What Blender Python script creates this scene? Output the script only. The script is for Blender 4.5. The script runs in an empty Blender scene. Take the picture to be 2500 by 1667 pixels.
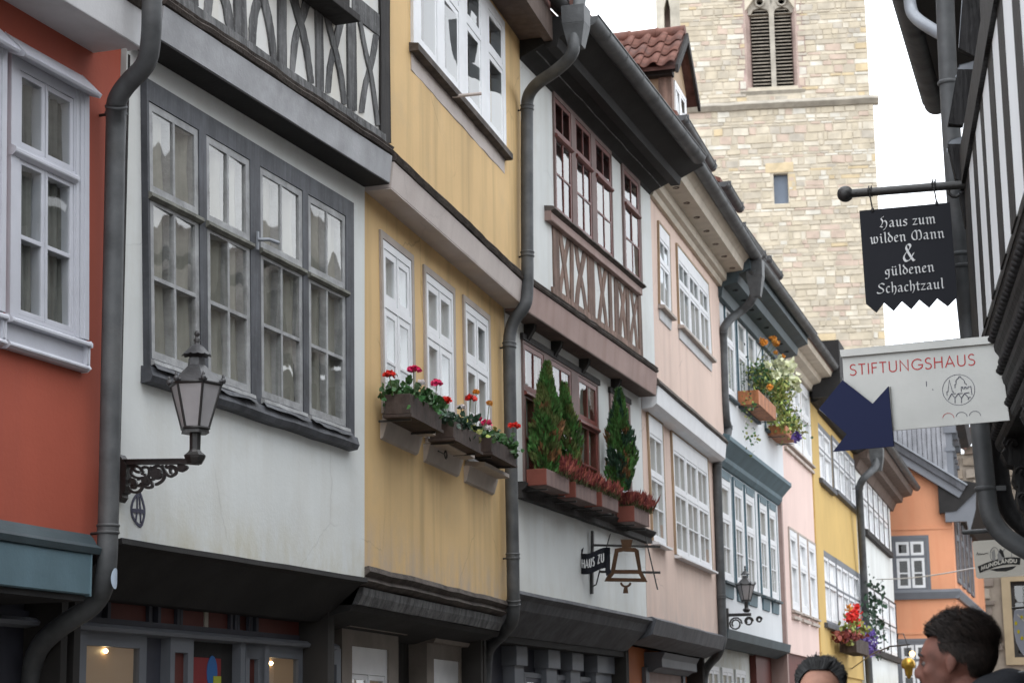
import bpy, math, random
from mathutils import Vector, Matrix, noise
from mathutils.geometry import tessellate_polygon
random.seed(7)
R = random.random
def U(a, b): return a + (b - a) * random.random()

# ------------------------------------------------------------ camera, sky, sun, exposure
FOC, CX, CY = 4826.0, 1250.0, 833.5          # lens measured on the 2500 px wide photograph
EYE = 1.6
up = Vector((903.5 - CX, CY + 23600, -FOC)).normalized()      # world up seen from the camera
def horizon(x): return CY + (up.x * (x - CX) - FOC * up.z) / up.y
ya = Vector((2700 - CX, CY - horizon(2700), -FOC)).normalized()   # direction of the street
xa = ya.cross(up)
sc = bpy.context.scene
cam = bpy.data.objects.new('camera', bpy.data.cameras.new('camera'))
sc.collection.objects.link(cam)
cam.matrix_world = Matrix(((xa.x, xa.y, xa.z, 0), (ya.x, ya.y, ya.z, 0), (up.x, up.y, up.z, EYE), (0, 0, 0, 1)))
cam.data.sensor_width = 36; cam.data.lens = 36 * FOC / 2500
cam.data.clip_start = 0.1; cam.data.clip_end = 3000
cam.data.dof.use_dof = True; cam.data.dof.focus_distance = 11.5; cam.data.dof.aperture_fstop = 7.0
sc.camera = cam
sc.view_settings.view_transform = 'Standard'; sc.view_settings.look = 'None'
sc.view_settings.gamma = 1; sc.view_settings.use_curve_mapping = False
sc.view_settings.exposure = 0.2
w = bpy.data.worlds.new('World'); sc.world = w; w.use_nodes = True
nt = w.node_tree; nt.nodes.clear()
sky = nt.nodes.new('ShaderNodeTexSky'); sky.sky_type = 'NISHITA'; sky.sun_disc = False
SUN_EL, SUN_AZ = math.radians(58), math.radians(150)
sky.sun_elevation = SUN_EL; sky.sun_rotation = SUN_AZ
tc = nt.nodes.new('ShaderNodeTexCoord'); nz = nt.nodes.new('ShaderNodeTexNoise')
nz.inputs['Scale'].default_value = 2.2; nz.inputs['Detail'].default_value = 5
rp = nt.nodes.new('ShaderNodeValToRGB')
rp.color_ramp.elements[0].position = .3; rp.color_ramp.elements[0].color = (18.5, 20, 22, 1)
rp.color_ramp.elements[1].position = .62; rp.color_ramp.elements[1].color = (25, 25.6, 26.2, 1)
mx = nt.nodes.new('ShaderNodeMix'); mx.data_type = 'RGBA'; mx.inputs[0].default_value = .9
bg = nt.nodes.new('ShaderNodeBackground'); bg.inputs[1].default_value = 0.10
ow = nt.nodes.new('ShaderNodeOutputWorld')
L = nt.links.new
L(tc.outputs['Generated'], nz.inputs['Vector']); L(nz.outputs[0], rp.inputs[0])
L(sky.outputs[0], mx.inputs[6]); L(rp.outputs[0], mx.inputs[7]); L(mx.outputs[2], bg.inputs[0]); L(bg.outputs[0], ow.inputs[0])
sun = bpy.data.objects.new('sun', bpy.data.lights.new('sun', 'SUN'))
sc.collection.objects.link(sun)
sun.data.energy = 0.9; sun.data.angle = math.radians(25); sun.data.color = (1, .965, .92)
sd = Vector((math.sin(SUN_AZ) * math.cos(SUN_EL), math.cos(SUN_AZ) * math.cos(SUN_EL), math.sin(SUN_EL)))
sun.rotation_euler = sd.to_track_quat('Z', 'Y').to_euler()
sun.location = (0, 0, 60)

# ------------------------------------------------------------ helpers: measuring
def ray(px, py):
    d = Vector((px - CX, CY - py, -FOC))
    return Vector((d.dot(xa), d.dot(ya), d.dot(up)))
def heading(vp):
    r = ray(vp, horizon(vp)); return Vector((r.x, r.y)).normalized()
def far(px, py, dist):                         # a point at a horizontal distance
    r = ray(px, py); return r * (dist / math.hypot(r.x, r.y)) + Vector((0, 0, EYE))
ZM = dict(A=(0,0,2.8), B=(0,500,2.614), C=(0,1067,2.614), D=(350,0,2.614), E=(350,500,2.614), F=(600,1067,2.614),
          G=(900,0,2.8), H=(880,500,2.241), I=(1240,200,2.6125), J=(1220,760,3.136), K=(1180,1200,3.358), L=(1400,0,2.8),
          M=(1550,480,2.904), N=(1550,960,2.904), O=(1900,900,2.044), P=(2000,400,3.92), Q=(1980,780,3.919),
          R=(2150,0,2.8), S=(2150,1080,2.671), T=(1900,1460,4.2), a=(360,0,3.92), b=(1330,500,3.92), c=(280,1080,7.127),
          d=(380,820,4.9), e=(2300,560,1.96), g=(1780,820,5.225), h=(2360,1300,4.271), k=(2130,1020,6.533), n=(0,0,1.0))
def q(z, *pts):
    o = ZM[z]; r = [(o[0] + x / o[2], o[1] + y / o[2]) for x, y in pts]
    return r if len(r) > 1 else r[0]
class Face:                                    # a vertical plane: s along it, z up, n out of it
    def __init__(f, p0, p1=None, t=None):
        f.p = Vector((p0[0], p0[1]))
        f.t = (Vector((p1[0], p1[1])) - f.p).normalized() if t is None else Vector(t).normalized()
        f.n = Vector((f.t.y, -f.t.x))
        f.len = (Vector((p1[0], p1[1])) - f.p).length if p1 is not None else 0
    def W(f, s, n, z):
        v = f.p + f.t * s + f.n * n; return Vector((v.x, v.y, z))
    def at(f, px, py, n=0):
        r = ray(px, py); k = (f.p + f.n * n).dot(f.n) / (r.x * f.n.x + r.y * f.n.y)
        return ((Vector((r.x, r.y)) * k - f.p).dot(f.t), r.z * k + EYE)
    def qd(f, z, pts, n=0): return [f.at(*q(z, p), n) for p in pts]
    def side(f, s, n=0): return Face((f.W(s, n, 0).x, f.W(s, n, 0).y), t=f.n)   # plane standing out from the wall at s

# ------------------------------------------------------------ helpers: meshes and objects
col = sc.collection
class MB:
    def __init__(m): m.v = []; m.f = []; m.mi = []; m.cur = 0; m.sm = []; m.smooth = False
    def add(m, vs, fs):
        o = len(m.v); m.v += [tuple(x) for x in vs]
        for f in fs: m.f.append([i + o for i in f]); m.mi.append(m.cur); m.sm.append(m.smooth)
    def hexa(m, p):                            # 4 bottom, 4 top
        m.add(p, [(3,2,1,0),(4,5,6,7),(0,1,5,4),(1,2,6,5),(2,3,7,6),(3,0,4,7)])
    def box(m, F, s0, s1, n0, n1, z0, z1):
        W = F.W; m.hexa([W(s0,n0,z0),W(s1,n0,z0),W(s1,n1,z0),W(s0,n1,z0),W(s0,n0,z1),W(s1,n0,z1),W(s1,n1,z1),W(s0,n1,z1)])
    def wbox(m, c, s):
        x,y,z=c; a,b,h=s[0]/2,s[1]/2,s[2]/2
        m.hexa([(x-a,y-b,z-h),(x+a,y-b,z-h),(x+a,y+b,z-h),(x-a,y+b,z-h),(x-a,y-b,z+h),(x+a,y-b,z+h),(x+a,y+b,z+h),(x-a,y+b,z+h)])
    def prism(m, F, out, n0, n1, holes=()):
        loops = [list(out)] + [list(h) for h in holes]
        tri = tessellate_polygon([[Vector((s, z, 0)) for s, z in l] for l in loops])
        flat = [p for l in loops for p in l]; N = len(flat)
        vs = [F.W(s, n1, z) for s, z in flat] + [F.W(s, n0, z) for s, z in flat]
        fs = [tuple(t) for t in tri] + [tuple(i + N for i in reversed(t)) for t in tri]
        o = 0
        for l in loops:
            k = len(l)
            for i in range(k):
                j = (i + 1) % k; fs.append((o + i, o + j, N + o + j, N + o + i))
            o += k
        m.add(vs, fs)
    def sweep(m, F, prof, a, b, seg=1, jit=0):  # profile of (n, dz) run from a=(s,z) to b=(s,z)
        vs = []; P = len(prof)
        for i in range(seg + 1):
            u = i / seg; s = a[0] + (b[0]-a[0])*u; z = a[1] + (b[1]-a[1])*u
            j = U(-jit, jit) if 0 < i < seg else 0; j2 = U(-jit, jit) * .5
            vs += [F.W(s, n + j2, z + dz + j) for n, dz in prof]
        fs = []
        for i in range(seg):
            for k in range(P):
                l = (k + 1) % P; fs.append((i*P+k, i*P+l, (i+1)*P+l, (i+1)*P+k))
        fs += [tuple(range(P)), tuple(reversed(range(seg*P, seg*P+P)))]
        m.add(vs, fs)
    def tube(m, pts, r, seg=12, cap=True):
        pts = [Vector(p) for p in pts]; n = len(pts)
        rr = r if isinstance(r, (list, tuple)) else [r] * n
        sm = m.smooth; m.smooth = True
        ref = None; vs = []
        for i, p in enumerate(pts):
            d = (pts[min(i+1, n-1)] - pts[max(i-1, 0)]).normalized()
            if ref is None: ref = d.orthogonal().normalized()
            ref = (ref - d * ref.dot(d)).normalized(); b = d.cross(ref)
            vs += [p + (ref * math.cos(2*math.pi*k/seg) + b * math.sin(2*math.pi*k/seg)) * rr[i] for k in range(seg)]
        fs = [(i*seg+k, i*seg+(k+1)%seg, (i+1)*seg+(k+1)%seg, (i+1)*seg+k) for i in range(n-1) for k in range(seg)]
        m.add(vs, fs); m.smooth = sm
        if cap: m.add(vs[:seg], [tuple(range(seg))]); m.add(vs[-seg:], [tuple(range(seg))])
    def lathe(m, c, prof, seg=16, rot=0, wob=0, smooth=True):  # profile of (r, z) about a vertical axis
        c = Vector(c); vs = []
        sm = m.smooth; m.smooth = smooth
        for r, z in prof:
            for k in range(seg):
                a = rot + 2*math.pi*k/seg; q_ = r * (1 + (wob if k % 2 else 0)); vs.append(c + Vector((math.cos(a)*q_, math.sin(a)*q_, z)))
        fs = [(i*seg+k, i*seg+(k+1)%seg, (i+1)*seg+(k+1)%seg, (i+1)*seg+k) for i in range(len(prof)-1) for k in range(seg)]
        fs += [tuple(reversed(range(seg))), tuple(range((len(prof)-1)*seg, len(prof)*seg))]
        m.add(vs, fs); m.smooth = sm
    def ball(m, c, r, seg=12, rings=8, M3=None):
        c = Vector(c); r = Vector(r) if not isinstance(r, (int, float)) else Vector((r, r, r)); vs = []
        sm = m.smooth; m.smooth = True
        for i in range(rings + 1):
            t = math.pi * i / rings
            for k in range(seg):
                a = 2*math.pi*k/seg; p = Vector((r.x*math.sin(t)*math.cos(a), r.y*math.sin(t)*math.sin(a), r.z*math.cos(t)))
                vs.append(c + (M3 @ p if M3 else p))
        m.add(vs, [(i*seg+k, i*seg+(k+1)%seg, (i+1)*seg+(k+1)%seg, (i+1)*seg+k) for i in range(rings) for k in range(seg)]); m.smooth = sm
    def bar(m, F, a, b, wd, n0, n1):
        d = Vector((b[0]-a[0], b[1]-a[1])).normalized(); o = Vector((-d.y, d.x)) * wd / 2
        m.prism(F, [(a[0]+o.x, a[1]+o.y), (b[0]+o.x, b[1]+o.y), (b[0]-o.x, b[1]-o.y), (a[0]-o.x, a[1]-o.y)], n0, n1)
    def ribbon(m, F, pts, wd, n0, n1, nib=None, closed=False):   # flat stroke; nib = pen angle for broad-nib lettering
        P = [Vector(p) for p in pts]; n = len(P)
        lf, rt = [], []
        for i in range(n):
            if closed: d0 = (P[i]-P[i-1]).normalized(); d1 = (P[(i+1)%n]-P[i]).normalized()
            else: d0 = (P[i]-P[i-1]).normalized() if i else (P[1]-P[0]).normalized(); d1 = (P[i+1]-P[i]).normalized() if i < n-1 else d0
            if nib is None:
                t = (d0 + d1); t = t.normalized() if t.length > 1e-6 else d0
                k = 1 / max(.5, t.dot(d1)); o = Vector((-t.y, t.x)) * wd / 2 * k
            else:
                t = (d0 + d1).normalized() if (d0+d1).length > 1e-6 else d0
                o = Vector((math.cos(nib), math.sin(nib))) * wd / 2
                c = t.x * o.y - t.y * o.x
                if c < 0: o = -o
                pn = Vector((-t.y, t.x)); lo = o.dot(pn)
                if lo < wd * .14: o = pn * wd * .14
            lf.append(P[i] + o); rt.append(P[i] - o)
        vs = []; 
        for i in range(n):
            for p in (lf[i], rt[i]):
                vs.append(F.W(p.x, n1, p.y))
            for p in (lf[i], rt[i]):
                vs.append(F.W(p.x, n0, p.y))
        fs = []
        for i in range(n if closed else n - 1):
            a = 4*i; b = 4*((i+1) % n)
            fs += [(a, b, b+1, a+1), (a+2, a+3, b+3, b+2), (a, a+2, b+2, b), (a+1, b+1, b+3, a+3)]
        if not closed: fs += [(0,1,3,2), (4*n-4, 4*n-2, 4*n-1, 4*n-3)]
        m.add(vs, fs)
    def obj(m, name, mats, parent=None, label=None, cat=None, group=None, kind=None, bevel=0, loc=None):
        me = bpy.data.meshes.new(name)
        root = parent
        while root is not None and root.parent: root = root.parent
        given = loc is not None
        if loc is None: loc = Vector(root.location) if root is not None else Vector((0, 0, 0))
        if root is None and not given and m.v:
            xs = [v[0] for v in m.v]; ys = [v[1] for v in m.v]; zs = [v[2] for v in m.v]
            loc = Vector(((min(xs)+max(xs))/2, (min(ys)+max(ys))/2, min(zs)))
        me.from_pydata([(v[0]-loc[0], v[1]-loc[1], v[2]-loc[2]) for v in m.v], [], m.f)
        if not isinstance(mats, (list, tuple)): mats = [mats]
        for x in mats: me.materials.append(x)
        if len(mats) > 1:
            for p, i in zip(me.polygons, m.mi): p.material_index = i
        if any(m.sm):
            for p, i in zip(me.polygons, m.sm): p.use_smooth = i
        me.update()
        o = bpy.data.objects.new(name, me); col.objects.link(o)
        if parent is not None: o.parent = parent
        else: o.location = loc
        if bevel:
            b = o.modifiers.new('bevel', 'BEVEL'); b.width = bevel; b.segments = 2; b.limit_method = 'ANGLE'; b.angle_limit = .7
        tag(o, label, cat, group, kind)
        return o
def tag(o, label=None, cat=None, group=None, kind=None):
    if label: o['label'] = label
    if cat: o['category'] = cat
    if group: o['group'] = group
    if kind: o['kind'] = kind
    return o
def empty(name, loc, label, cat, group=None):
    o = bpy.data.objects.new(name, None); o.location = loc; o.empty_display_size = .2; col.objects.link(o)
    return tag(o, label, cat, group)

# ------------------------------------------------------------ materials
def rgb(r, g, b, k=1.0):                       # sRGB 0-255 to linear
    f = lambda c: (c/255/12.92 if c <= 10 else ((c/255+.055)/1.055)**2.4)
    return (min(f(r)*k, .9), min(f(g)*k, .9), min(f(b)*k, .9))
def mat(name, c, rough=.8, var=.12, scale=1.6, bump=.15, bs=60, streak=0, sc_col=None, metal=0, grain=0, dirt=0, dcol=(.16,.14,.12), isl=0, spec=.35, vivid=None, crack=0, band=None):
    m = bpy.data.materials.new(name); m.use_nodes = True; t = m.node_tree; N = t.nodes; L = t.links.new
    p = N['Principled BSDF']; p.inputs['Roughness'].default_value = rough; p.inputs['Metallic'].default_value = metal
    p.inputs['Specular IOR Level'].default_value = spec
    g = N.new('ShaderNodeNewGeometry')
    def noise_(s, det=4, mapsc=None, rg=.55):
        n = N.new('ShaderNodeTexNoise'); n.inputs['Scale'].default_value = s; n.inputs['Detail'].default_value = det; n.inputs['Roughness'].default_value = rg
        if mapsc:
            mp = N.new('ShaderNodeMapping'); mp.inputs['Scale'].default_value = mapsc; L(g.outputs['Position'], mp.inputs[0]); L(mp.outputs[0], n.inputs['Vector'])
        else: L(g.outputs['Position'], n.inputs['Vector'])
        return n
    def mixc(f, a, b):
        x = N.new('ShaderNodeMix'); x.data_type = 'RGBA'
        if isinstance(f, float): x.inputs[0].default_value = f
        else: L(f, x.inputs[0])
        for i, k in ((6, a), (7, b)):
            if isinstance(k, tuple): x.inputs[i].default_value = (*k[:3], 1)
            else: L(k, x.inputs[i])
        return x.outputs[2]
    def ramp(o, lo, hi, a=0., b=1.):
        r = N.new('ShaderNodeMapRange'); L(o, r.inputs[0]); r.inputs[1].default_value = lo; r.inputs[2].default_value = hi
        r.inputs[3].default_value = a; r.inputs[4].default_value = b; return r.outputs[0]
    n1 = noise_(scale, 6)
    lo = tuple(x*(1-var) for x in c); hi = tuple(min(x*(1+var), .95) for x in c)
    cc = mixc(ramp(n1.outputs[0], .32, .68), lo, hi)
    if streak:
        n2 = noise_(3.2, 4, (1.6, 1.6, .12)); cc = mixc(ramp(n2.outputs[0], .48, .72, 0, streak), cc, sc_col or tuple(x*.6 for x in c))
    if grain:
        n3 = noise_(14, 5, (1, 1, .09)); n4 = noise_(30, 3)
        cc = mixc(ramp(n3.outputs[0], .42, .6, 0, grain), cc, tuple(x*.32 for x in c)); cc = mixc(ramp(n4.outputs[0], .55, .7, 0, grain*.6), cc, tuple(min(x*1.5,.8) for x in c))
    if dirt:
        n5 = noise_(2.3, 8, None, .7); cc = mixc(ramp(n5.outputs[0], .52, .7, 0, dirt), cc, dcol)
    if crack:                                  # hairline cracks in the render
        vd = N.new('ShaderNodeTexVoronoi'); vd.feature = 'DISTANCE_TO_EDGE'; vd.inputs['Scale'].default_value = .55
        nd = noise_(3.5, 4); ad = N.new('ShaderNodeMixRGB'); ad.inputs[0].default_value = .12; L(g.outputs['Position'], ad.inputs[1]); L(nd.outputs['Color'], ad.inputs[2]); L(ad.outputs[0], vd.inputs['Vector'])
        ms = N.new('ShaderNodeMath'); ms.operation = 'MULTIPLY'; L(ramp(vd.outputs[0], .0, .0035, .8, 0), ms.inputs[0]); L(ramp(noise_(1.1, 2).outputs[0], .5, .58, 0, crack), ms.inputs[1])
        cc = mixc(ms.outputs[0], cc, tuple(x*.45 for x in c))
        np_ = noise_(.9, 7, (1,1,.6), .62); cc = mixc(ramp(np_.outputs[0], .5, .62, 0, .22), cc, tuple(x*.78 for x in c))   # patchy repainting
    if band:                                   # splashed dirt along the lower edge, ragged
        z0_, h_, bc = band; sx = N.new('ShaderNodeSeparateXYZ'); L(g.outputs['Position'], sx.inputs[0]); nb_ = noise_(5, 6, (1,1,.5), .7)
        ms = N.new('ShaderNodeMath'); ms.operation = 'MULTIPLY'; L(ramp(sx.outputs[2], z0_, z0_+h_, 1, 0), ms.inputs[0]); L(ramp(nb_.outputs[0], .38, .68, 0, .8), ms.inputs[1]); cc = mixc(ms.outputs[0], cc, bc)
    if isl:
        x = N.new('ShaderNodeHueSaturation'); r1 = ramp(g.outputs['Random Per Island'], 0, 1, 1-isl, 1+isl); L(r1, x.inputs['Value'])
        if vivid: L(ramp(g.outputs['Random Per Island'], 0, 1, .5-vivid, .5+vivid), x.inputs['Hue'])
        L(cc, x.inputs['Color']); cc = x.outputs[0]
    L(cc, p.inputs['Base Color'])
    if bump:
        b = N.new('ShaderNodeBump'); b.inputs['Strength'].default_value = bump; b.inputs['Distance'].default_value = .01
        nb = noise_(bs, 5) if not grain else noise_(bs*.4, 5, (1, 1, .1)); nb2 = noise_(bs*.12, 3)
        a = N.new('ShaderNodeMath'); a.operation = 'ADD'; L(nb.outputs[0], a.inputs[0]); L(nb2.outputs[0], a.inputs[1])
        L(a.outputs[0], b.inputs['Height']); L(b.outputs[0], p.inputs['Normal'])
    return m
def glass(name, tint=(.5, .53, .52), ior=1.75, wave=.5, sc_=3.0, rough=.02):
    m = bpy.data.materials.new(name); m.use_nodes = True; t = m.node_tree; N = t.nodes; L = t.links.new; N.clear()
    o = N.new('ShaderNodeOutputMaterial'); mx = N.new('ShaderNodeMixShader'); fr = N.new('ShaderNodeFresnel'); fr.inputs[0].default_value = ior
    tr = N.new('ShaderNodeBsdfTransparent'); tr.inputs[0].default_value = (*tint, 1)
    gl = N.new('ShaderNodeBsdfGlossy'); gl.inputs['Roughness'].default_value = rough
    ng = N.new('ShaderNodeTexNoise'); ng.inputs['Scale'].default_value = sc_; ng.inputs['Detail'].default_value = .6
    g = N.new('ShaderNodeNewGeometry'); mp = N.new('ShaderNodeMapping'); mp.inputs['Scale'].default_value = (2.2, 2.2, .7)
    b = N.new('ShaderNodeBump'); b.inputs['Strength'].default_value = wave; b.inputs['Distance'].default_value = .02
    L(g.outputs['Position'], mp.inputs[0]); L(mp.outputs[0], ng.inputs['Vector']); L(ng.outputs[0], b.inputs['Height'])
    io = N.new('ShaderNodeMapRange'); L(g.outputs['Backfacing'], io.inputs[0]); io.inputs[3].default_value = ior; io.inputs[4].default_value = 1/ior; L(io.outputs[0], fr.inputs[0])   # a thin pane reflects alike from both sides
    L(b.outputs[0], gl.inputs['Normal']); L(b.outputs[0], fr.inputs['Normal'])
    L(fr.outputs[0], mx.inputs[0]); L(tr.outputs[0], mx.inputs[1]); L(gl.outputs[0], mx.inputs[2]); L(mx.outputs[0], o.inputs[0])
    return m
def emit(name, c, s):
    m = bpy.data.materials.new(name); m.use_nodes = True; p = m.node_tree.nodes['Principled BSDF']
    p.inputs['Base Color'].default_value = (*c, 1); p.inputs['Emission Color'].default_value = (*c, 1); p.inputs['Emission Strength'].default_value = s
    return m
K = {}
def defm(n, *a, **k): K[n] = mat(n, *a, **k)
defm('plaster_white', (.66,.68,.67), var=.07, scale=.9, bump=0.12, bs=45, streak=0.3, sc_col=(.50,.48,.43), dirt=.25, dcol=(.5,.48,.42), crack=0.35, band=(2.6,.35,(.50,.47,.36)))
defm('plaster_blue_white', (.68,.70,.72), var=.05, scale=1.0, bump=.12, bs=90, streak=.15, sc_col=(.5,.48,.5))
defm('plaster_infill', (.64,.64,.62), var=.06, scale=2, bump=.2, bs=120, streak=.3, sc_col=(.50,.42,.28))
defm('plaster_yellow', (.66,.455,.22), var=.09, scale=.8, bump=0.12, bs=45, streak=0.5, sc_col=(.36,.25,.12), dirt=0.2, dcol=(.40,.33,.22), crack=0.7, band=(2.68,.4,(.42,.36,.32)))
defm('plaster_red', (.355,.08,.048), var=.12, scale=.8, bump=0.12, bs=45, streak=0.45, sc_col=(.29,.07,.05), crack=0.4)
defm('plaster_pink', (.70,.54,.46), var=.06, scale=1, bump=.12, bs=90, streak=0.5, sc_col=(.55,.40,.34), dirt=.15, dcol=(.5,.42,.38), crack=0.6, band=(2.8,.5,(.5,.42,.38)))
defm('plaster_rose', (.72,.55,.50), var=.05, scale=1, bump=.1, streak=.2, sc_col=(.6,.46,.42), crack=0.3)
defm('plaster_gold', (.55,.375,.13), var=.07, scale=1, bump=.12, streak=.25, sc_col=(.5,.34,.12), crack=0.3)
defm('plaster_orange', (.68,.31,.175), var=.07, scale=.7, bump=.06, streak=0.2, sc_col=(.62,.2,.09), crack=0.2)
defm('plaster_shop_orange', (.48,.15,.05), var=.1, scale=1, bump=.1)
defm('timber_grey', (.15,.15,.152), rough=.85, var=.3, scale=5, bump=.8, bs=120, grain=.75, isl=.18, dirt=0.45, dcol=(.035,.035,.035))
defm('timber_brown', (.22,.145,.115), rough=.85, var=.25, scale=4, bump=.6, bs=120, grain=.6, isl=.15, dirt=0.3, dcol=(.07,.045,.04))
defm('timber_black', (.012,.011,.012), rough=.6, var=.4, scale=6, bump=.8, bs=90, grain=.4)
defm('timber_dark', (.030,.027,.026), rough=.8, var=.3, scale=4, bump=.4, grain=.5)
defm('fascia_grey', (.35,.355,.37), rough=.7, var=0.25, scale=2.5, bump=.2, bs=50, streak=.3, sc_col=(.22,.22,.225), dirt=0.55, dcol=(.22,.22,.225))
defm('fascia_pink', (.52,.46,.43), rough=.75, var=.08, scale=2, bump=.15, streak=.3, sc_col=(.38,.31,.29), dirt=0.3, dcol=(.35,.3,.28), crack=0.3)
defm('fascia_rose', (.33,.235,.21), rough=.75, var=.1, scale=2, bump=.15, streak=.35, sc_col=(.2,.11,.09), dirt=0.25, dcol=(.17,.10,.085))
defm('fascia_white', (.56,.56,.57), rough=.65, var=.08, scale=3, bump=.15, streak=.3, sc_col=(.36,.35,.35))
defm('moulding_brown', (.085,.07,.062), rough=.85, var=.4, scale=8, bump=.8, bs=60, dirt=.4, dcol=(.2,.18,.16))
defm('paint_slate', (.078,.082,.094), rough=.6, var=0.3, scale=4, bump=.35, grain=.4, dirt=0.45, dcol=(.03,.03,.032))
defm('paint_sash_grey', (.30,.305,.31), rough=.6, var=0.25, scale=9, bump=.4, dirt=0.55, dcol=(.11,.105,.095), isl=.08)
defm('paint_ledge', (.15,.15,.13), rough=.8, var=.3, scale=12, bump=.6, dirt=.5, dcol=(.06,.06,.05))
defm('paint_white', (.72,.73,.75), rough=.45, var=.05, scale=5, bump=.06, dirt=.1, dcol=(.5,.48,.45))
defm('paint_lilac_white', (.50,.51,.56), rough=.45, var=.06, scale=5, bump=.08)
defm('paint_stone', (.43,.375,.335), rough=.8, var=.12, scale=4, bump=.2, dirt=.3, dcol=(.2,.17,.15))
defm('grey_stone_paint', (.22,.19,.165), rough=.8, var=.15, scale=4, bump=.2, dirt=.3, dcol=(.12,.10,.09))
defm('paint_red_brown', (.15,.045,.036), rough=.45, var=.2, scale=6, bump=.15, dirt=.15, dcol=(.3,.22,.2))
defm('paint_mauve', (.185,.13,.12), rough=.7, var=.15, scale=4, bump=.2, dirt=.2, dcol=(.1,.07,.06))
defm('paint_teal', (.095,.155,.185), rough=.6, var=.14, scale=3, bump=.1, streak=.3, sc_col=(.06,.1,.12))
defm('paint_teal_dark', (.045,.065,.075), rough=.6, var=.2, scale=3, bump=.1)
defm('paint_tan', (.36,.26,.17), rough=.7, var=.12, scale=4, bump=.1)
defm('paint_cream', (.50,.44,.36), rough=.7, var=.08, scale=3, bump=.1, streak=.3, sc_col=(.3,.24,.2))
defm('paint_wine', (.11,.028,.022), rough=.6, var=.15, scale=4, bump=.1)
defm('paint_shop_blue', (.05,.052,.068), rough=.55, var=.15, scale=4, bump=.1)
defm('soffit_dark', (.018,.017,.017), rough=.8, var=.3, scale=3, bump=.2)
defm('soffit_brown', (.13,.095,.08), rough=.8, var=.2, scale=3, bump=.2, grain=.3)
defm('interior', (.035,.032,.030), rough=1, var=.4, scale=1.5, bump=0)
defm('curtain', (.24,.235,.205), rough=.95, var=.2, scale=4, bump=.1)
defm('curtain_white', (.70,.71,.72), rough=.95, var=.12, scale=6, bump=.1)
defm('curtain_lace', (.16,.16,.15), rough=.95, var=.5, scale=3, bump=.1)
defm('curtain_reflect_peach', (.62,.45,.28), rough=.95, var=.1, scale=5, bump=.05)  # curtain tone, also painted in for a yellow reflection in panes
defm('zinc', (.082,.086,.09), rough=.55, var=0.3, scale=6, bump=0.25, bs=30, metal=.15, streak=.35, sc_col=(.05,.05,.052), dirt=0.45, dcol=(.13,.128,.125))
defm('zinc_light', (.26,.28,.31), rough=.45, var=.12, scale=6, bump=.1, bs=30, metal=.2, dirt=.2, dcol=(.18,.18,.18))
defm('iron', (.016,.015,.015), rough=.45, var=.3, scale=20, bump=.3, bs=80, dirt=.3, dcol=(.06,.05,.04), spec=.6)
defm('iron_cap', (.045,.045,.048), rough=.4, var=.3, scale=14, bump=.2, dirt=.35, dcol=(.10,.1,.1), spec=.6)
defm('rust', (.065,.032,.014), rough=.75, var=.3, scale=12, bump=.3)
defm('lamp_glass', (.34,.33,.34), rough=.35, var=.12, scale=5, bump=.05, streak=.4, sc_col=(.24,.2,.18))
defm('tile_red', (.15,.068,.052), rough=.8, var=.3, scale=8, bump=.3, dirt=0.65, dcol=(.10,.08,.08), isl=.25)
defm('tile_grey', (.26,.235,.21), rough=.85, var=.3, scale=5, bump=.3, dirt=.4, dcol=(.16,.13,.12))
defm('tile_dark', (.12,.06,.05), rough=.85, var=.4, scale=5, bump=.3, dirt=.5, dcol=(.05,.045,.045))
defm('box_wood', (.052,.034,.028), rough=.8, var=.3, scale=8, bump=.4, grain=.5, dirt=.4, dcol=(.15,.125,.11))
defm('box_rose', (.19,.125,.112), rough=.7, var=.1, scale=6, bump=.15, grain=.3)
defm('box_end', (.17,.05,.035), rough=.7, var=.15, scale=6, bump=.15)
defm('box_orange', (.45,.17,.07), rough=.65, var=.2, scale=6, bump=.2, grain=.6)
defm('soil', (.03,.02,.015), rough=1, bump=.5)
defm('leaf', (.045,.115,.035), rough=.5, var=.25, scale=20, bump=0, isl=.5, vivid=.02)
defm('leaf_dark', (.022,.055,.03), rough=.5, var=.25, scale=20, bump=0, isl=.5)
defm('thuja', (.055,.125,.028), rough=.7, var=.35, scale=9, bump=0, isl=.6, vivid=.03)
defm('thuja_olive', (.10,.125,.035), rough=.7, var=.35, scale=7, bump=0, isl=.6, vivid=.04)
defm('thuja_brown', (.15,.075,.03), rough=.8, var=.3, scale=9, bump=0, isl=.5)
defm('heather', (.27,.07,.06), rough=.8, var=.3, scale=18, bump=0, isl=.5, vivid=.02)
defm('heather_green', (.07,.075,.03), rough=.8, var=.3, scale=18, bump=0, isl=.5)
defm('petal_red', (.72,.03,.02), rough=.5, var=.2, scale=40, bump=0, isl=.3)
defm('petal_pink', (.70,.03,.14), rough=.5, var=.2, scale=40, bump=0, isl=.3)
defm('petal_white', (.75,.70,.70), rough=.5, var=.1, bump=0)
defm('petal_cream', (.78,.80,.55), rough=.6, var=.1, bump=0, isl=.15)
defm('petal_orange', (.65,.27,.04), rough=.6, var=.2, bump=0, isl=.3)
defm('petal_violet', (.13,.08,.32), rough=.6, var=.2, bump=0, isl=.3)
defm('leaf_lime', (.26,.28,.07), rough=.6, var=.3, scale=14, bump=0, isl=.5, vivid=.04)
defm('stem', (.10,.12,.05), rough=.8, bump=0)
defm('trunk', (.08,.05,.03), rough=.9, bump=.3)
defm('sign_black', (.009,.010,.015), rough=.6, spec=.2, var=.1, bump=.03, dirt=0.15, dcol=(.035,.035,.04))
defm('sign_letter', (.62,.63,.64), rough=.6, var=.05, bump=0)
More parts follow.
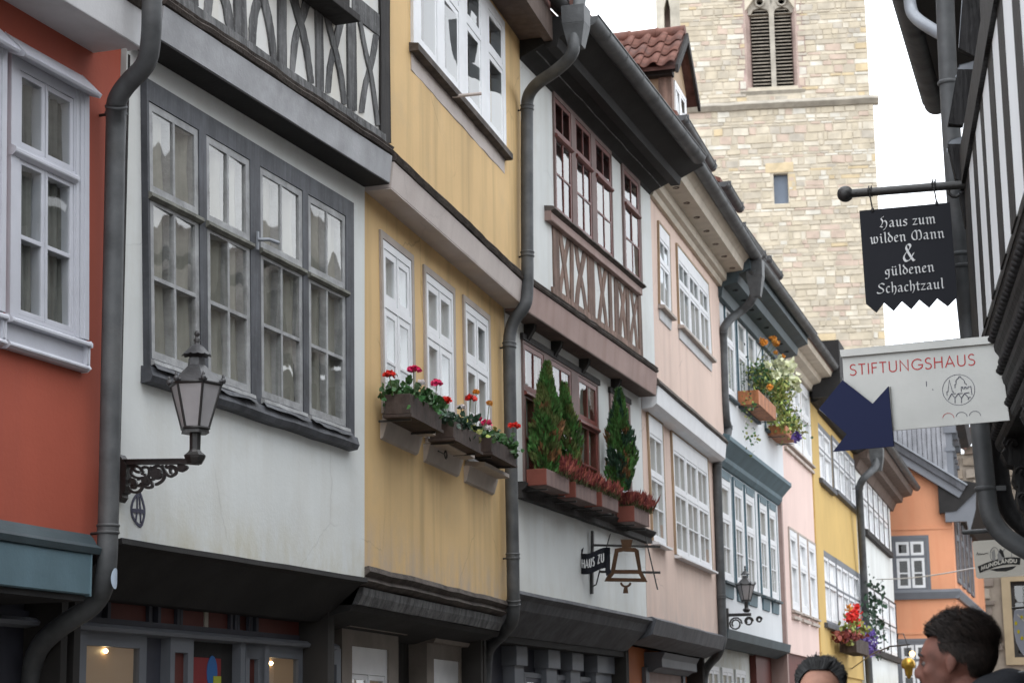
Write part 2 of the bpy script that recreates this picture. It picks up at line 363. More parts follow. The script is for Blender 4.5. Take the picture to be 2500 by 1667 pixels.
defm('steel', (.42,.42,.40), rough=.42, var=0.12, scale=2, bump=.06, metal=.35, streak=.15, sc_col=(.33,.33,.31), dirt=0.2, dcol=(.3,.29,.27))
defm('sign_red', (.42,.03,.03), rough=.5, bump=0)
defm('sign_blue', (.007,.012,.05), rough=.6, spec=.2, var=.05, bump=.02, dirt=0.12, dcol=(.03,.035,.07))
defm('sign_line', (.05,.05,.08), rough=.5, bump=0)
defm('enamel', (.62,.60,.54), rough=.4, var=.06, bump=.02, dirt=.2, dcol=(.45,.42,.36))
defm('enamel_black', (.03,.03,.03), rough=.5, bump=0)
defm('enamel_grey', (.3,.3,.29), rough=.5, bump=0)
defm('shield_grey', (.34,.35,.40), rough=.5, bump=.02)
defm('shield_yellow', (.6,.5,.02), rough=.5, bump=0)
defm('brass', (.55,.33,.06), rough=.35, metal=.8, var=.2, bump=.05)
defm('mortar', (.52,.465,.375), rough=.95, var=.15, scale=2, bump=.5, bs=25)
defm('stone_wall', (.19,.155,.125), rough=.95, var=.25, scale=1.2, bump=.6, bs=12, isl=.3)
defm('stone_surround', (.27,.215,.14), rough=.9, var=.12, bump=.2)
defm('stone_mortar', (.20,.17,.14), rough=.95, var=.2, bump=.4, bs=20)
defm('string_stone', (.38,.35,.30), rough=.9, var=.2, scale=2, bump=.3, dirt=.4, dcol=(.2,.18,.16))
defm('louver', (.30,.265,.22), rough=.85, var=.3, scale=4, bump=.3)
defm('reveal_pink', (.40,.30,.27), rough=.9, var=.25, scale=1.2, bump=.3)
defm('grey_board', (.26,.265,.285), rough=.8, var=.15, scale=3, bump=.2, grain=.35)
defm('grey_paint', (.15,.16,.18), rough=.6, var=.1, bump=.1)
defm('cobble', (.14,.13,.12), rough=.85, var=.3, scale=6, bump=.8, bs=9)
defm('skin', (.34,.18,.13), rough=0.6, var=.12, scale=25, bump=.12, bs=160, spec=0.25)
defm('skin_backlit', (.135,.058,.043), rough=0.6, var=0.3, scale=18, bump=.12, bs=160, spec=0.25)  # skin darkened in its base colour for the backlit face
defm('eye', (.07,.055,.05), rough=.3, bump=0)
defm('hair', (.016,.011,.009), rough=.62, var=.4, scale=40, bump=0, isl=0.6, spec=.22)
defm('hair_grey', (.035,.035,.036), rough=.62, var=.5, scale=40, bump=0, isl=0.55, spec=.22)
defm('hair_cap', (.008,.007,.007), rough=.7, bump=.3)
defm('coat', (.008,.009,.013), rough=.85, var=.2, scale=9, bump=.3, bs=120)
defm('coat_trim', (.22,.23,.24), rough=.85, bump=.2)
defm('trousers', (.03,.03,.035), rough=.9, bump=.2)
defm('poster_red', (.20,.012,.015), rough=.5, bump=0)
defm('poster_blue', (.015,.11,.32), rough=.5, bump=0)
defm('poster_yellow', (.35,.38,.03), rough=.5, bump=0)
defm('shop_beige', (.40,.30,.19), rough=.8, var=.15, scale=2, bump=.05)
defm('paper', (.42,.38,.33), rough=.8, bump=0)
defm('sticker', (.42,.5,.6), rough=.4, bump=0)
defm('window_blue', (.13,.16,.21), rough=.25, bump=.05)
K['glass_old'] = glass('glass_old', (.97,.98,.97), 2.1, .34, 1.5)
K['glass_flat'] = glass('glass_flat', (.85,.87,.86), 1.6, .08, 1.5)
K['glass_sky'] = glass('glass_sky', (.5,.52,.52), 2.2, .12, 1.6)
K['shop_lit'] = emit('shop_lit', (.24,.16,.10), .33)
K['window_glow'] = emit('window_glow', (1, .62, .25), 3.5)
K['bulb'] = emit('bulb', (1, .72, .35), 30)
stone_cols = [(.50,.44,.34),(.55,.49,.39),(.46,.41,.33),(.58,.53,.44),(.53,.43,.28),(.44,.40,.34),(.60,.57,.50),(.50,.40,.33)]
SK = [mat('tower_stone_%d' % i, c, rough=.95, var=.16, scale=2.2, bump=.5, bs=14, dirt=.25, dcol=(.33,.29,.23)) for i, c in enumerate(stone_cols)]

# ------------------------------------------------------------ helpers: windows and house pieces
def bil(Q, u, v):                              # Q = TL,TR,BR,BL in (s,z); v downwards
    a = Vector(Q[0]).lerp(Vector(Q[1]), u); b = Vector(Q[3]).lerp(Vector(Q[2]), u); p = a.lerp(b, v); return (p.x, p.y)
def window(house, F, Q, n, cells, fm, smt, gm='glass_flat', sw=.035, bw=.022, depth=.06, curtain=None, archi=None, aw=.07, sill=None, ledge=None, name='window', open_=None, flap=None, ptilt=0, pd=0):
    """cells: list of (u0,u1,v0,v1,nx,ny) casement openings within the quad"""
    m = MB(); holes = [[bil(Q,u0,v0),bil(Q,u1,v0),bil(Q,u1,v1),bil(Q,u0,v1)] for u0,u1,v0,v1,_,_ in cells]
    m.prism(F, Q, n - depth, n, holes)
    wo = m.obj(name, K[fm], house, bevel=.003)
    nb0 = n - .02
    wid = (Vector(Q[1]) - Vector(Q[0])).length; hei = (Vector(Q[3]) - Vector(Q[0])).length
    for u0, u1, v0, v1, nx, ny in cells:
        cw = (u1-u0)*wid; ch = (v1-v0)*hei; g = .003
        a, b = g/cw, g/ch; C = [bil(Q, u0+(u1-u0)*x, v0+(v1-v0)*y) for x, y in ((a,b),(1-a,b),(1-a,1-b),(a,1-b))]
        hs = []; fx, fy = sw/cw, sw/ch; bx, by = bw/cw, bw/ch
        W_ = (1-2*fx-(nx-1)*bx)/nx; H_ = (1-2*fy-(ny-1)*by)/ny
        for i in range(nx):
            for j in range(ny):
                x0 = fx+i*(W_+bx); y0 = fy+j*(H_+by)
                hs.append([bil(C,x0,y0),bil(C,x0+W_,y0),bil(C,x0+W_,y0+H_),bil(C,x0,y0+H_)])
        s = MB(); s.prism(F, C, n-depth+.008, n-.006, hs); s.obj('sash', K[smt], wo, bevel=.002)
        for h in hs:
            p = MB(); e = .004; tl = U(-.003, .003)*(2.2 if gm == 'glass_old' else 1); t2 = U(-.002, .002)*(2 if gm == 'glass_old' else 1)
            p.add([F.W(h[0][0]-e, n-.014-pd-ptilt+tl, h[0][1]+e), F.W(h[1][0]+e, n-.014-pd+ptilt-tl, h[1][1]+e), F.W(h[2][0]+e, n-.014-pd+ptilt-tl+t2, h[2][1]-e), F.W(h[3][0]-e, n-.014-pd-ptilt+tl+t2, h[3][1]-e)], [(0,3,2,1)])
            p.obj('pane', K[gm], wo)
        if curtain:
            c = MB(); c.smooth = True; vs = []; k = 28
            cov = 1.0
            for i in range(k+1):
                x = i/k; dn = n - .062 + .014*math.sin(x*22 + u0*40) + .007*math.sin(x*51)
                for y in (0, .5, 1.0):
                    pz = bil(C, x, y); vs.append(F.W(pz[0] + .01*math.sin(y*5+x*9), dn*1 + .01*math.sin(y*7), pz[1]))
            c.add(vs, [(i*3+j, (i+1)*3+j, (i+1)*3+j+1, i*3+j+1) for i in range(k) for j in range(2)]); c.obj('curtain', K[curtain], wo)
    if archi:
        o = [bil(Q, -aw/wid, -aw/hei), bil(Q, 1+aw/wid, -aw/hei), bil(Q, 1+aw/wid, 1), bil(Q, -aw/wid, 1)]
        m = MB(); e = .004
        m.prism(F, o, nb0-.02, nb0+.026, [[bil(Q,-e/wid,-e/hei), bil(Q,1+e/wid,-e/hei), bil(Q,1+e/wid,1-.001), bil(Q,-e/wid,1-.001)]]); m.obj('architrave', K[archi], wo, bevel=.006)
    if sill:
        sm_, pr, th = sill[:3]; m = MB(); ex = .04/wid
        a = bil(Q, -ex, 1.0); b = bil(Q, 1+ex, 1.0)
        m.sweep(F, [(nb0-.05, -.002), (nb0+pr, -.02), (nb0+pr, -th), (nb0+pr-.02, -th-.005), (nb0-.05, -th-.005)], a, b, 4, .003); m.obj('sill', K[sm_], wo)
    if ledge:
        v, lm = ledge
        for u0, u1, *_ in cells[:len(set(c[0] for c in cells))]:
            m = MB(); m.sweep(F, [(n-.02, .0), (n+.022, -.016), (n+.026, -.036), (n+.004, -.05), (n-.02, -.05)], bil(Q,u0-.006,v), bil(Q,u1+.006,v), 5, .002); m.obj('drip_ledge', K[lm], wo)
    return wo
def grid(us, rows):                            # casements us x rows (v0,v1,nx,ny)
    return [(u0,u1,v0,v1,nx,ny) for (v0,v1,nx,ny) in rows for (u0,u1) in us]
def inset(Q, du, dv=0): return [bil(Q,du,dv), bil(Q,1-du,dv), bil(Q,1-du,1-dv), bil(Q,du,1-dv)]
def wall(house, F, s0, s1, z0, z1, quads, m, th=.22, n=0, name='wall'):
    H_ = []
    for Q in quads:
        (a, t1), (c, t2), (d, b2), (e, b1) = Q; e_ = .012
        H_.append((max(a,e)+e_, min(c,d)-e_, max(b1,b2)+e_, min(t1,t2)-e_))
    H_ = [(max(a,s0),min(b,s1),max(c,z0),min(d,z1)) for a,b,c,d in H_]; H_ = [x for x in H_ if x[0] < x[1] and x[2] < x[3]]
    S = sorted({s0, s1, *[x[0] for x in H_], *[x[1] for x in H_]}); Z = sorted({z0, z1, *[x[2] for x in H_], *[x[3] for x in H_]})
    hole = lambda i, j: any(x[0] <= (S[i]+S[i+1])/2 <= x[1] and x[2] <= (Z[j]+Z[j+1])/2 <= x[3] for x in H_)
    b = MB(); ns, nz_ = len(S), len(Z)
    vs = [F.W(s, nn, z) for nn in (n, n-th) for s in S for z in Z]; id_ = lambda k, i, j: k*ns*nz_ + i*nz_ + j; fs = []
    for i in range(ns-1):
        for j in range(nz_-1):
            if hole(i, j): continue
            fs += [(id_(0,i,j),id_(0,i+1,j),id_(0,i+1,j+1),id_(0,i,j+1)), (id_(1,i,j),id_(1,i,j+1),id_(1,i+1,j+1),id_(1,i+1,j))]
            for di, dj, A, B in ((-1,0,(i,j),(i,j+1)),(1,0,(i+1,j),(i+1,j+1)),(0,-1,(i,j),(i+1,j)),(0,1,(i,j+1),(i+1,j+1))):
                a, c = i+di, j+dj
                if not (0 <= a < ns-1 and 0 <= c < nz_-1) or hole(a, c): fs.append((id_(0,*A),id_(0,*B),id_(1,*B),id_(1,*A)))
    b.add(vs, fs); return b.obj(name, K[m], house)
def shrink(Q, d=.01):
    c = sum((Vector(p) for p in Q), Vector((0,0)))/4
    return [tuple(Vector(p) + (c-Vector(p)).normalized()*d) for p in Q]
def timber(house, F, z, pts, wd, n0, n1, m, name='timber', w2=None, jit=1.0):
    """curved timber from zoom points (centre line) and widths in zoom pixels"""
    k = len(pts); P = []
    for i in range(k-1):                       # subdivide
        for j in range(4):
            t = j/4; P.append((pts[i][0]+(pts[i+1][0]-pts[i][0])*t, pts[i][1]+(pts[i+1][1]-pts[i][1])*t))
    P.append(pts[-1]); n = len(P); w2 = w2 or wd
    # smooth
    for _ in range(3): P = [P[0]] + [((P[i-1][0]+2*P[i][0]+P[i+1][0])/4, (P[i-1][1]+2*P[i][1]+P[i+1][1])/4) for i in range(1, n-1)] + [P[-1]]
    lf = []; rt = []
    for i, (x, y) in enumerate(P):
        ww = (wd + (w2-wd)*i/(n-1))/2
        lf.append((x - ww + U(-1,1)*jit*wd*.04, y)); rt.append((x + ww + U(-1,1)*jit*wd*.04, y))
    out = [F.at(*q(z, p), n1) for p in lf] + [F.at(*q(z, p), n1) for p in reversed(rt)]
    b = MB(); b.prism(F, out, n0, n1 + U(0, .002)); return b.obj(name, K[m], house, bevel=.002)
def gutter(house, F, s0, s1, n, z, r=.075, slope=0, m='zinc'):
    b = MB(); b.smooth = True; N_ = 10; k = max(2, int((s1-s0)/.5)); vs = []
    for i in range(k+1):
        u = i/k; s = s0+(s1-s0)*u; zz = z + slope*u
        for rr in (r, r-.006):
            for j in range(N_+1):
                a = math.pi + math.pi*j/N_; vs.append(F.W(s, n + rr*math.cos(a), zz + rr*math.sin(a)))
    T = 2*(N_+1); fs = []
    for i in range(k):
        for j in range(T):
            j2 = (j+1) % T
            if j in (N_, T-1): continue
            fs.append((i*T+j, i*T+j2, (i+1)*T+j2, (i+1)*T+j))
        fs.append((i*T+N_, i*T+T-1, (i+1)*T+T-1, (i+1)*T+N_)); fs.append((i*T, i*T+N_+1, (i+1)*T+N_+1, (i+1)*T))
    b.add(vs, fs)
    b.add([F.W(s0, n, z)] + vs[:N_+1], [(0, j+1, j+2) for j in range(N_)])
    e = vs[k*T:k*T+N_+1]; b.add([F.W(s1, n, z+slope)] + e, [(0, j+2, j+1) for j in range(N_)])
    b.tube([F.W(s0, n+r, z+.004), F.W(s1, n+r, z+.004+slope)], .009, 8)
    g = b.obj('gutter', K[m], house)
    s = s0 + .45
    while s < s1 - .05:
        c = MB(); c.smooth = True
        vs = [F.W(s+ds, n + (r+.006)*math.cos(math.pi+math.pi*j/N_), z + slope*(s-s0)/(s1-s0) + (r+.006)*math.sin(math.pi+math.pi*j/N_)) for ds in (-.012, .012) for j in range(N_+1)]
        c.add(vs, [(j, j+1, N_+2+j, N_+1+j) for j in range(N_)]); c.obj('bracket', K[m], g); s += .62
    return g
def roof(house, F, s0, s1, n, z, pitch=50, depth=5.2, m='tile_dark', backs=True):
    c, s_ = math.cos(math.radians(pitch)), math.sin(math.radians(pitch)); b = MB()
    dz = depth*s_/c
    b.hexa([F.W(s0,n,z), F.W(s1,n,z), F.W(s1,n-depth,z+dz), F.W(s0,n-depth,z+dz), F.W(s0,n,z+.12), F.W(s1,n,z+.12), F.W(s1,n-depth,z+dz+.12), F.W(s0,n-depth,z+dz+.12)])
    b.hexa([F.W(s0,n-depth,z+dz), F.W(s1,n-depth,z+dz), F.W(s1,n-2*depth,z), F.W(s0,n-2*depth,z), F.W(s0,n-depth,z+dz+.12), F.W(s1,n-depth,z+dz+.12), F.W(s1,n-2*depth,z+.12), F.W(s0,n-2*depth,z+.12)])
    return b.obj('roof', K[m], house)
def body(house, F, s0, s1, z1, n=-.75, z0=0, m='interior'):
    b = MB(); b.box(F, s0+.01, s1-.01, n-8, n, z0, z1)
    for s in (s0+.01, s1-.07): b.box(F, s, s+.06, n, -.23, z0, z1)
    return b.obj('interior', K[m], house)
# ------------------------------------------------------------ plan of the left row (metres, first-floor fronts)
PL = [(-4.881,7.644),(-4.799,9.131),(-4.600,12.220),(-4.798,16.221),(-4.688,21.130),(-4.809,26.060),(-4.830,31.739),(-4.864,36.253),(-4.934,43.648),(-5.067,52.517)]
FC = [Face(PL[i], PL[i+1]) for i in range(9)]
def house(i, name, label):
    return empty(name, (PL[i][0], PL[i][1], 0), label, 'house', 'houses of the left row')
# ground
g = MB(); N_ = 40
for i in range(1):
    g.add([(-400,-200,0),(400,-200,0),(400,900,0),(-400,900,0)], [(0,1,2,3)])
g.obj('ground', K['stone_mortar'], kind='structure', loc=Vector((0,0,0)))
g = MB(); g.add([(-4.6,-6,.004),(2.2,-6,.004),(2.2,56,.004),(-4.6,56,.004)], [(0,1,2,3)])
g.obj('road', K['cobble'], kind='structure', loc=Vector((0,0,0)))
random.seed(11); g = MB()
for iy in range(150):
    for ix in range(34):
        x = -4.5 + ix*.19 + (iy % 2)*.09 + U(-.01,.01); y = -1 + iy*.19 + U(-.01,.01)
        if ix*150+iy > 0: g.wbox((x, y, .012), (.165+U(-.02,.01), .165+U(-.02,.01), .03))
tag(g.obj('cobblestones', K['cobble'], kind='stuff', loc=Vector((0,0,0))), 'grey cobblestones paving the lane', 'paving')

def jetty(h, F, s0, s1, nb, zb, zt, zm, fm, mm='moulding_brown', off=.2, name='fascia', zs=None):
    """fascia board under a jettied storey, with a weathered drip moulding on top, and its soffit"""
    m = MB(); m.sweep(F, [(nb, zb), (off-.01, zb), (off+.01, zt-.01), (nb, zt-.01)], (s0, 0), (s1, 0), 10, .0015); m.obj(name, K[fm], h)
    m = MB(); k = 24
    m.sweep(F, [(nb, zt), (off+.02, zt), (off+.035, zt+.02), (off+.02, zt+.035), (off+.03, zt+.05), (off-.01, zm), (nb, zm)], (s0, 0), (s1, 0), k, .006); m.obj('drip_moulding', K[mm], h)

# ============================================================ red house (leftmost)
F = FC[0]; h = house(0, 'red_house', 'red plastered house with grey-white windows, leftmost, cut by the left edge'); S1 = 1.43
Q1 = F.qd('n', [(29,128),(211,228),(210,835),(25,765)], .03)
zt_, zb_ = (Q1[0][1]+Q1[1][1])/2, (Q1[2][1]+Q1[3][1])/2
Q1 = [(Q1[0][0],zt_),(Q1[1][0],zt_),(Q1[2][0],zb_),(Q1[3][0],zb_)]
dS = F.at(8,700,.03)[0] - F.at(210,835,.03)[0]; Q0 = [(s+dS, z) for s, z in Q1]
wall(h, F, -1.2, S1, 2.55, 5.25, [shrink(Q1), shrink(Q0)], 'plaster_red')
for Q in (Q1, Q0):
    xs = [F.at(x, 450, .02)[0] for x in (34, 99.5, 100.5, 170)]; u = [(x-Q[0][0]) / (Q[1][0]-Q[0][0]) if Q is Q1 else (x-Q1[0][0])/(Q1[1][0]-Q1[0][0]) for x in xs]
    w_ = window(h, F, Q, .03, grid([(u[0],u[1]),(u[2],u[3])], [(.05,.345,1,1),(.39,.985,1,2)]), 'paint_lilac_white','paint_lilac_white', sw=.024, bw=.022, depth=.08, curtain='curtain_lace')
    # profiled architrave right, drip ledge, hood and panelled sill
    m = MB()
    for a, b, nn in ((u[3]+.02,u[3]+.06,.036),(u[3]+.07,.94,.042),(.94,1.0,.048)): m.prism(F, [bil(Q,a,0),bil(Q,b,0),bil(Q,b,1),bil(Q,a,1)], .025, nn)
    m.obj('architrave', K['paint_lilac_white'], w_, bevel=.004)
    m = MB(); m.sweep(F, [(.02,0),(.055,-.02),(.055,-.04),(.035,-.055),(.02,-.055)], bil(Q,.0,.35), bil(Q,u[3]+.02,.35)); m.obj('drip_ledge', K['paint_lilac_white'], w_, bevel=.003)
    a, b = bil(Q,-.03,0), bil(Q,1.03,0)
    m = MB(); m.sweep(F, [(-.05,.10),(.0,.10),(.12,-.02),(.11,-.035),(-.05,.02)], (a[0],zt_), (b[0]-.02,zt_)); m.obj('hood', K['paint_lilac_white'], w_, bevel=.003)
    a, b = bil(Q,-.04,1), bil(Q,1.02,1)
    m = MB(); m.sweep(F, [(-.02,0),(.05,-.008),(.06,-.02),(.06,-.035),(-.02,-.035)], a, b); m.sweep(F, [(-.02,-.035),(.025,-.035),(.025,-.125),(-.02,-.125)], a, b)
    m.sweep(F, [(-.02,-.125),(.04,-.125),(.055,-.145),(.035,-.16),(-.02,-.16)], a, (b[0],b[1])); m.sweep(F, [(.0,-.035),(.045,-.035),(.045,-.125),(0,-.125)], (b[0]-.03,b[1]), b)
    m.obj('sill', K['paint_lilac_white'], w_, bevel=.004)
tb_ = F.at(0,1428,.08)[1]; tt_ = F.at(229,1352,.08)[1]; te = F.at(222,1400,.08)[0]; ce = F.at(233,1306,.06)[0]; ct = F.at(229,1306,.03)[1]
m = MB(); m.sweep(F, [(-.1,tb_),(.08,tb_),(.08,tt_),(-.1,tt_)], (-1.2,0), (te,0)); o = m.obj('fascia', K['paint_teal'], h, bevel=.006)
m = MB(); m.sweep(F, [(-.1,tt_),(.09,tt_),(.10,tt_+.03),(.07,tt_+.05),(.05,ct-.02),(.03,ct),(-.1,ct)], (-1.2,0), (ce,0), 6, .002); m.obj('cornice', K['paint_teal_dark'], h)
fb = F.at(346,114,.28); ft = F.at(345,30,.28)[1]
m = MB(); m.box(F, -1.2, fb[0]-.01, -.2, .26, fb[1]-.002, fb[1]+.03); m.obj('soffit', K['fascia_white'], h)
m = MB(); m.sweep(F, [(.2,fb[1]-.01),(.28,fb[1]-.01),(.30,ft),(.2,ft)], (-1.2,0), (fb[0],0), 6, .002); m.obj('fascia', K['fascia_white'], h, label='pale grey jetty board of the upper storey, paint worn', bevel=.005)
m = MB(); m.sweep(F, [(.1,ft),(.31,ft),(.33,ft+.02),(.3,ft+.035),(.1,ft+.05)], (-1.2,0), (fb[0]-.02,0), 10, .004); m.obj('drip_moulding', K['moulding_brown'], h)
m = MB(); m.box(F, -1.2, fb[0]-.05, .1, .25, ft+.05, 7.6); m.obj('wall', K['plaster_red'], h)
m = MB(); m.box(F, -1.2, 1.45, -.8, -.55, 0, 2.23); m.obj('shop_front', K['paint_shop_blue'], h)
m = MB(); m.box(F, -1.2, te-.02, -.55, .06, tb_-.03, tb_-.001); m.obj('soffit', K['soffit_dark'], h)
Q = F.qd('C', [(-300,1195),(125,1200),(125,1700),(-300,1700)], -.5)
window(h, F, Q, -.5, [(.02,.93,.05,.98,2,1)], 'paint_stone','paint_shop_blue', sw=.03, curtain='curtain_reflect_peach')
body(h, F, -1.2, 1.45, 7.6); roof(h, F, -1.2, 1.43, .5, 7.7); gutter(h, F, -1.2, 1.43, .6, 7.7)

# ============================================================ white half-timbered house with the big grey window
F = FC[1]; h = house(1, 'half_timbered_house', 'white house with a large grey four-bay window and grey timber bracing above'); S1 = 3.096
Qw = [(.20,5.08),(2.87,5.08),(2.95,3.49),(.31,3.50)]
Qw = [F.at(358,190,.04), F.at(864,496,.04), F.at(866,1076,.04), F.at(366,905,.04)]
wall(h, F, .0, S1, 2.6, 5.3, [shrink(Qw, .03)], 'plaster_white')
m = MB(); m.box(F, .012, .03, .001, .004, 2.7, 5.2); m.obj('edge_strip', K['timber_dark'], h)
def U_(x, y): s = F.at(x, y)[0]; t = (y-Qw[0][1]); return s
us = []
for x0, x1, y in ((367,489,560),(506,613,640),(637,741,700),(754,846,760)):
    s0, s1 = F.at(x0,y,.04)[0], F.at(x1,y,.04)[0]; L0, L1 = (Qw[0][0]+Qw[3][0])/2, (Qw[1][0]+Qw[2][0])/2
    us.append(((s0-L0)/(L1-L0), (s1-L0)/(L1-L0)))
big = window(h, F, Qw, .04, grid(us, [(.075,.39,2,1),(.40,.955,2,2)]), 'paint_slate', 'paint_sash_grey', gm='glass_old', sw=.042, bw=.022, depth=.10, curtain='curtain', ledge=(.385,'paint_ledge'))
big['label'] = 'large weathered slate grey window of four casements'
m = MB(); m.sweep(F, [(-.02,.03),(.06,.02),(.075,-.03),(.06,-.06),(-.02,-.07)], bil(Qw,-.01,1.0), bil(Qw,1.0,1.0), 14, .004); m.obj('sill', K['paint_slate'], big)
m = MB()
for u in us: m.sweep(F, [(.03,.0),(.062,-.008),(.066,-.03),(.035,-.04)], bil(Qw,u[0]-.004,.957), bil(Qw,u[1]+.004,.957), 6, .002)
m.obj('drip_ledge', K['paint_sash_grey'], big)
random.seed(5)
for u in us:                                   # flashing sheets curling below the sashes
    m = MB(); k = 14; vs = []
    for i in range(k+1):
        x = u[0]-.006 + (u[1]-u[0]+.012)*i/k; a = bil(Qw, x, .972); wv = noise.noise(Vector((x*14, 3, 1)))*.022
        vs += [F.W(a[0], .058, a[1]), F.W(a[0], .085+wv, a[1]-.035+wv*.5)]
    m.add(vs, [(2*i,2*i+1,2*i+3,2*i+2) for i in range(k)]); m.obj('flashing', K['paint_slate'], big)
mh = MB(); p = F.at(*q('D',(735,1530)), .06)   # stay hook on the middle mullion
mh.bar(F, (p[0], p[1]+.05), (p[0], p[1]-.06), .02, .05, .06); mh.tube([F.W(p[0], .06, p[1]), F.W(p[0]+.02,.12,p[1]), F.W(p[0]+.1,.14,p[1]-.005)], .012, 8); mh.obj('window_stay', K['zinc_light'], big)
jetty(h, F, .02, S1-.012, -.1, 5.265, 5.46, 5.52, 'fascia_grey', off=.2)
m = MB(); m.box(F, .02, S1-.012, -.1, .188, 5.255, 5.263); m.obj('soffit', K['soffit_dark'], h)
# upper storey: infill and oak-grey timbers
m = MB(); m.box(F, -.05, S1-.02, -.1, .158, 5.5, 7.7); m.obj('infill', K['plaster_infill'], h)
A1, A2 = .158, .170
F_ = F
def T(pts, w_, w2=None, z='a', m='timber_grey', n1=A2, nm='post'): return timber(h, F, z, pts, w_, .15, n1, m, nm, w2)
T([(435,-120),(432,60)],108); T([(600,-80),(583,60),(573,175)],72,66,nm='brace',n1=.166)
T([(725,-60),(770,90),(795,300)],78,66,nm='brace',n1=.166); T([(890,-80),(895,400)],112)
T([(1075,-40),(1028,100),(1005,270),(1003,460)],85,58,nm='brace',n1=.164); T([(1105,-40),(1145,110),(1185,320),(1212,580)],72,52,nm='brace',n1=.168)
T([(1290,-60),(1294,650)],76); T([(1545,-60),(1490,170),(1415,350),(1388,690)],82,46,nm='brace',n1=.164); T([(1395,-60),(1440,130),(1505,360),(1545,600),(1570,800)],72,46,nm='brace',n1=.168)
T([(1642,-60),(1655,880)],64); T([(1855,180),(1800,430),(1745,640),(1728,890)],66,46,nm='brace',n1=.164); T([(1705,40),(1740,250),(1800,480),(1860,740),(1888,1000)],52,42,nm='brace',n1=.168)
T([(1955,190),(1965,1060)],82); T([(2192,330),(2150,600),(2080,830),(2052,1080)],52,48,nm='brace',n1=.164); T([(2038,210),(2085,480),(2150,740),(2208,1200)],34,34,nm='brace',n1=.168)
T([(2275,-80),(2282,1370)],88,m='timber_dark',nm='corner_post',n1=.175)
a0 = F.at(*q('a',(120,-70)),A2); a1 = F.at(*q('a',(2300,1385)),A2)
m = MB(); m.sweep(F, [(.15,5.515),(.185,5.515),(.178,5.60),(.15,5.60)], (.0,0), (S1-.05,0), 16, .005); m.obj('sill_beam', K['timber_grey'], h, bevel=.004)
zr = F.at(*q('a',(2135,160)),A2)
for s0, s1 in ((zr[0]-.28, S1-.12),):
    m = MB(); m.box(F, s0, s1, .15, .169, zr[1]-.09, zr[1]+.07); m.obj('rail', K['timber_grey'], h, bevel=.005)
pw = F.at(*q('a',(2038,215)),.34); pw0 = F.at(*q('a',(2038,215)),.186)
m = MB(); m.box(F, 1.2, pw[0], .16, .34, pw[1], pw[1]+.05); m.box(F, 1.25, pw[0]-.03, .16, .28, pw[1]+.05, pw[1]+1.3); m.obj('window_box', K['timber_dark'], h, bevel=.005, label='projecting dark window case of the upper storey')
m = MB(); m.box(F, -.05, S1-.02, -.1, .18, 7.5, 7.9); m.obj('eaves', K['soffit_dark'], h)
# ground floor
zc = F.at(*q('C',(750,930)), -.28)[1]
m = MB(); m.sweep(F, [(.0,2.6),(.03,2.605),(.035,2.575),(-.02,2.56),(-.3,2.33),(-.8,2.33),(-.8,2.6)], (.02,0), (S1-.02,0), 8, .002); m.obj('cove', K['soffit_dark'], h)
GF = -.42
m = MB(); m.box(F, -1.45, S1, -.75, GF-.03, 0, 2.33); m.obj('shop_front', K['paint_shop_blue'], h)
m = MB(); zl = F.at(*q('C',(1000,1245)), GF+.05); z1_ = F.at(*q('F',(300,1330)), GF+.05)
m.sweep(F, [(GF-.02,.0),(GF+.06,.01),(GF+.07,.03),(GF+.04,.05),(GF-.02,.05)], (-1.2,zl[1]-.025), (F.at(*q('F',(585,1355)),GF+.05)[0],zl[1]-.025)); m.obj('shop_moulding', K['grey_paint'], h)
zpt = F.at(*q('C',(1320,1070)),GF)[1]; zpb = F.at(*q('C',(1320,1205)),GF)[1]; zpt2 = F.at(*q('F',(230,1125)),GF)[1]; zpb2 = F.at(*q('F',(230,1258)),GF)[1]; zpt = (zpt+zpt2)/2; zpb = (zpb+zpb2)/2
m = MB(); m.box(F, -1.3, S1-.1, GF-.05, GF+.0, zpt, zpt+.16); m.obj('shop_rail', K['paint_shop_blue'], h); m = MB(); m.box(F, -1.3, S1-.1, GF-.05, GF, zpb-.07, zpb); m.obj('shop_rail', K['paint_shop_blue'], h)
for z_, x0, y0, x1, y1 in (('C',290,1010,432,1110),('C',500,1015,560,1120),('C',705,1020,950,1160),('C',1025,1055,1130,1175),('C',1165,1080,1470,1215),('C',1512,1115,1595,1232),('F',-40,1110,20,1232),('F',80,1120,385,1272),('F',440,1165,518,1270)):
    a = F.at(*q(z_,(x0,(y0+y1)/2)),GF); b = F.at(*q(z_,(x1,(y0+y1)/2)),GF)
    m = MB(); m.box(F, a[0], b[0], GF-.05, GF-.02, zpb, zpt); m.obj('panel', K['paint_wine'], h)
    for s in (a[0], b[0]+.03): m = MB(); m.box(F, s-.03, s, GF-.05, GF+.003, zpb, zpt); m.obj('stile', K['paint_shop_blue'], h)
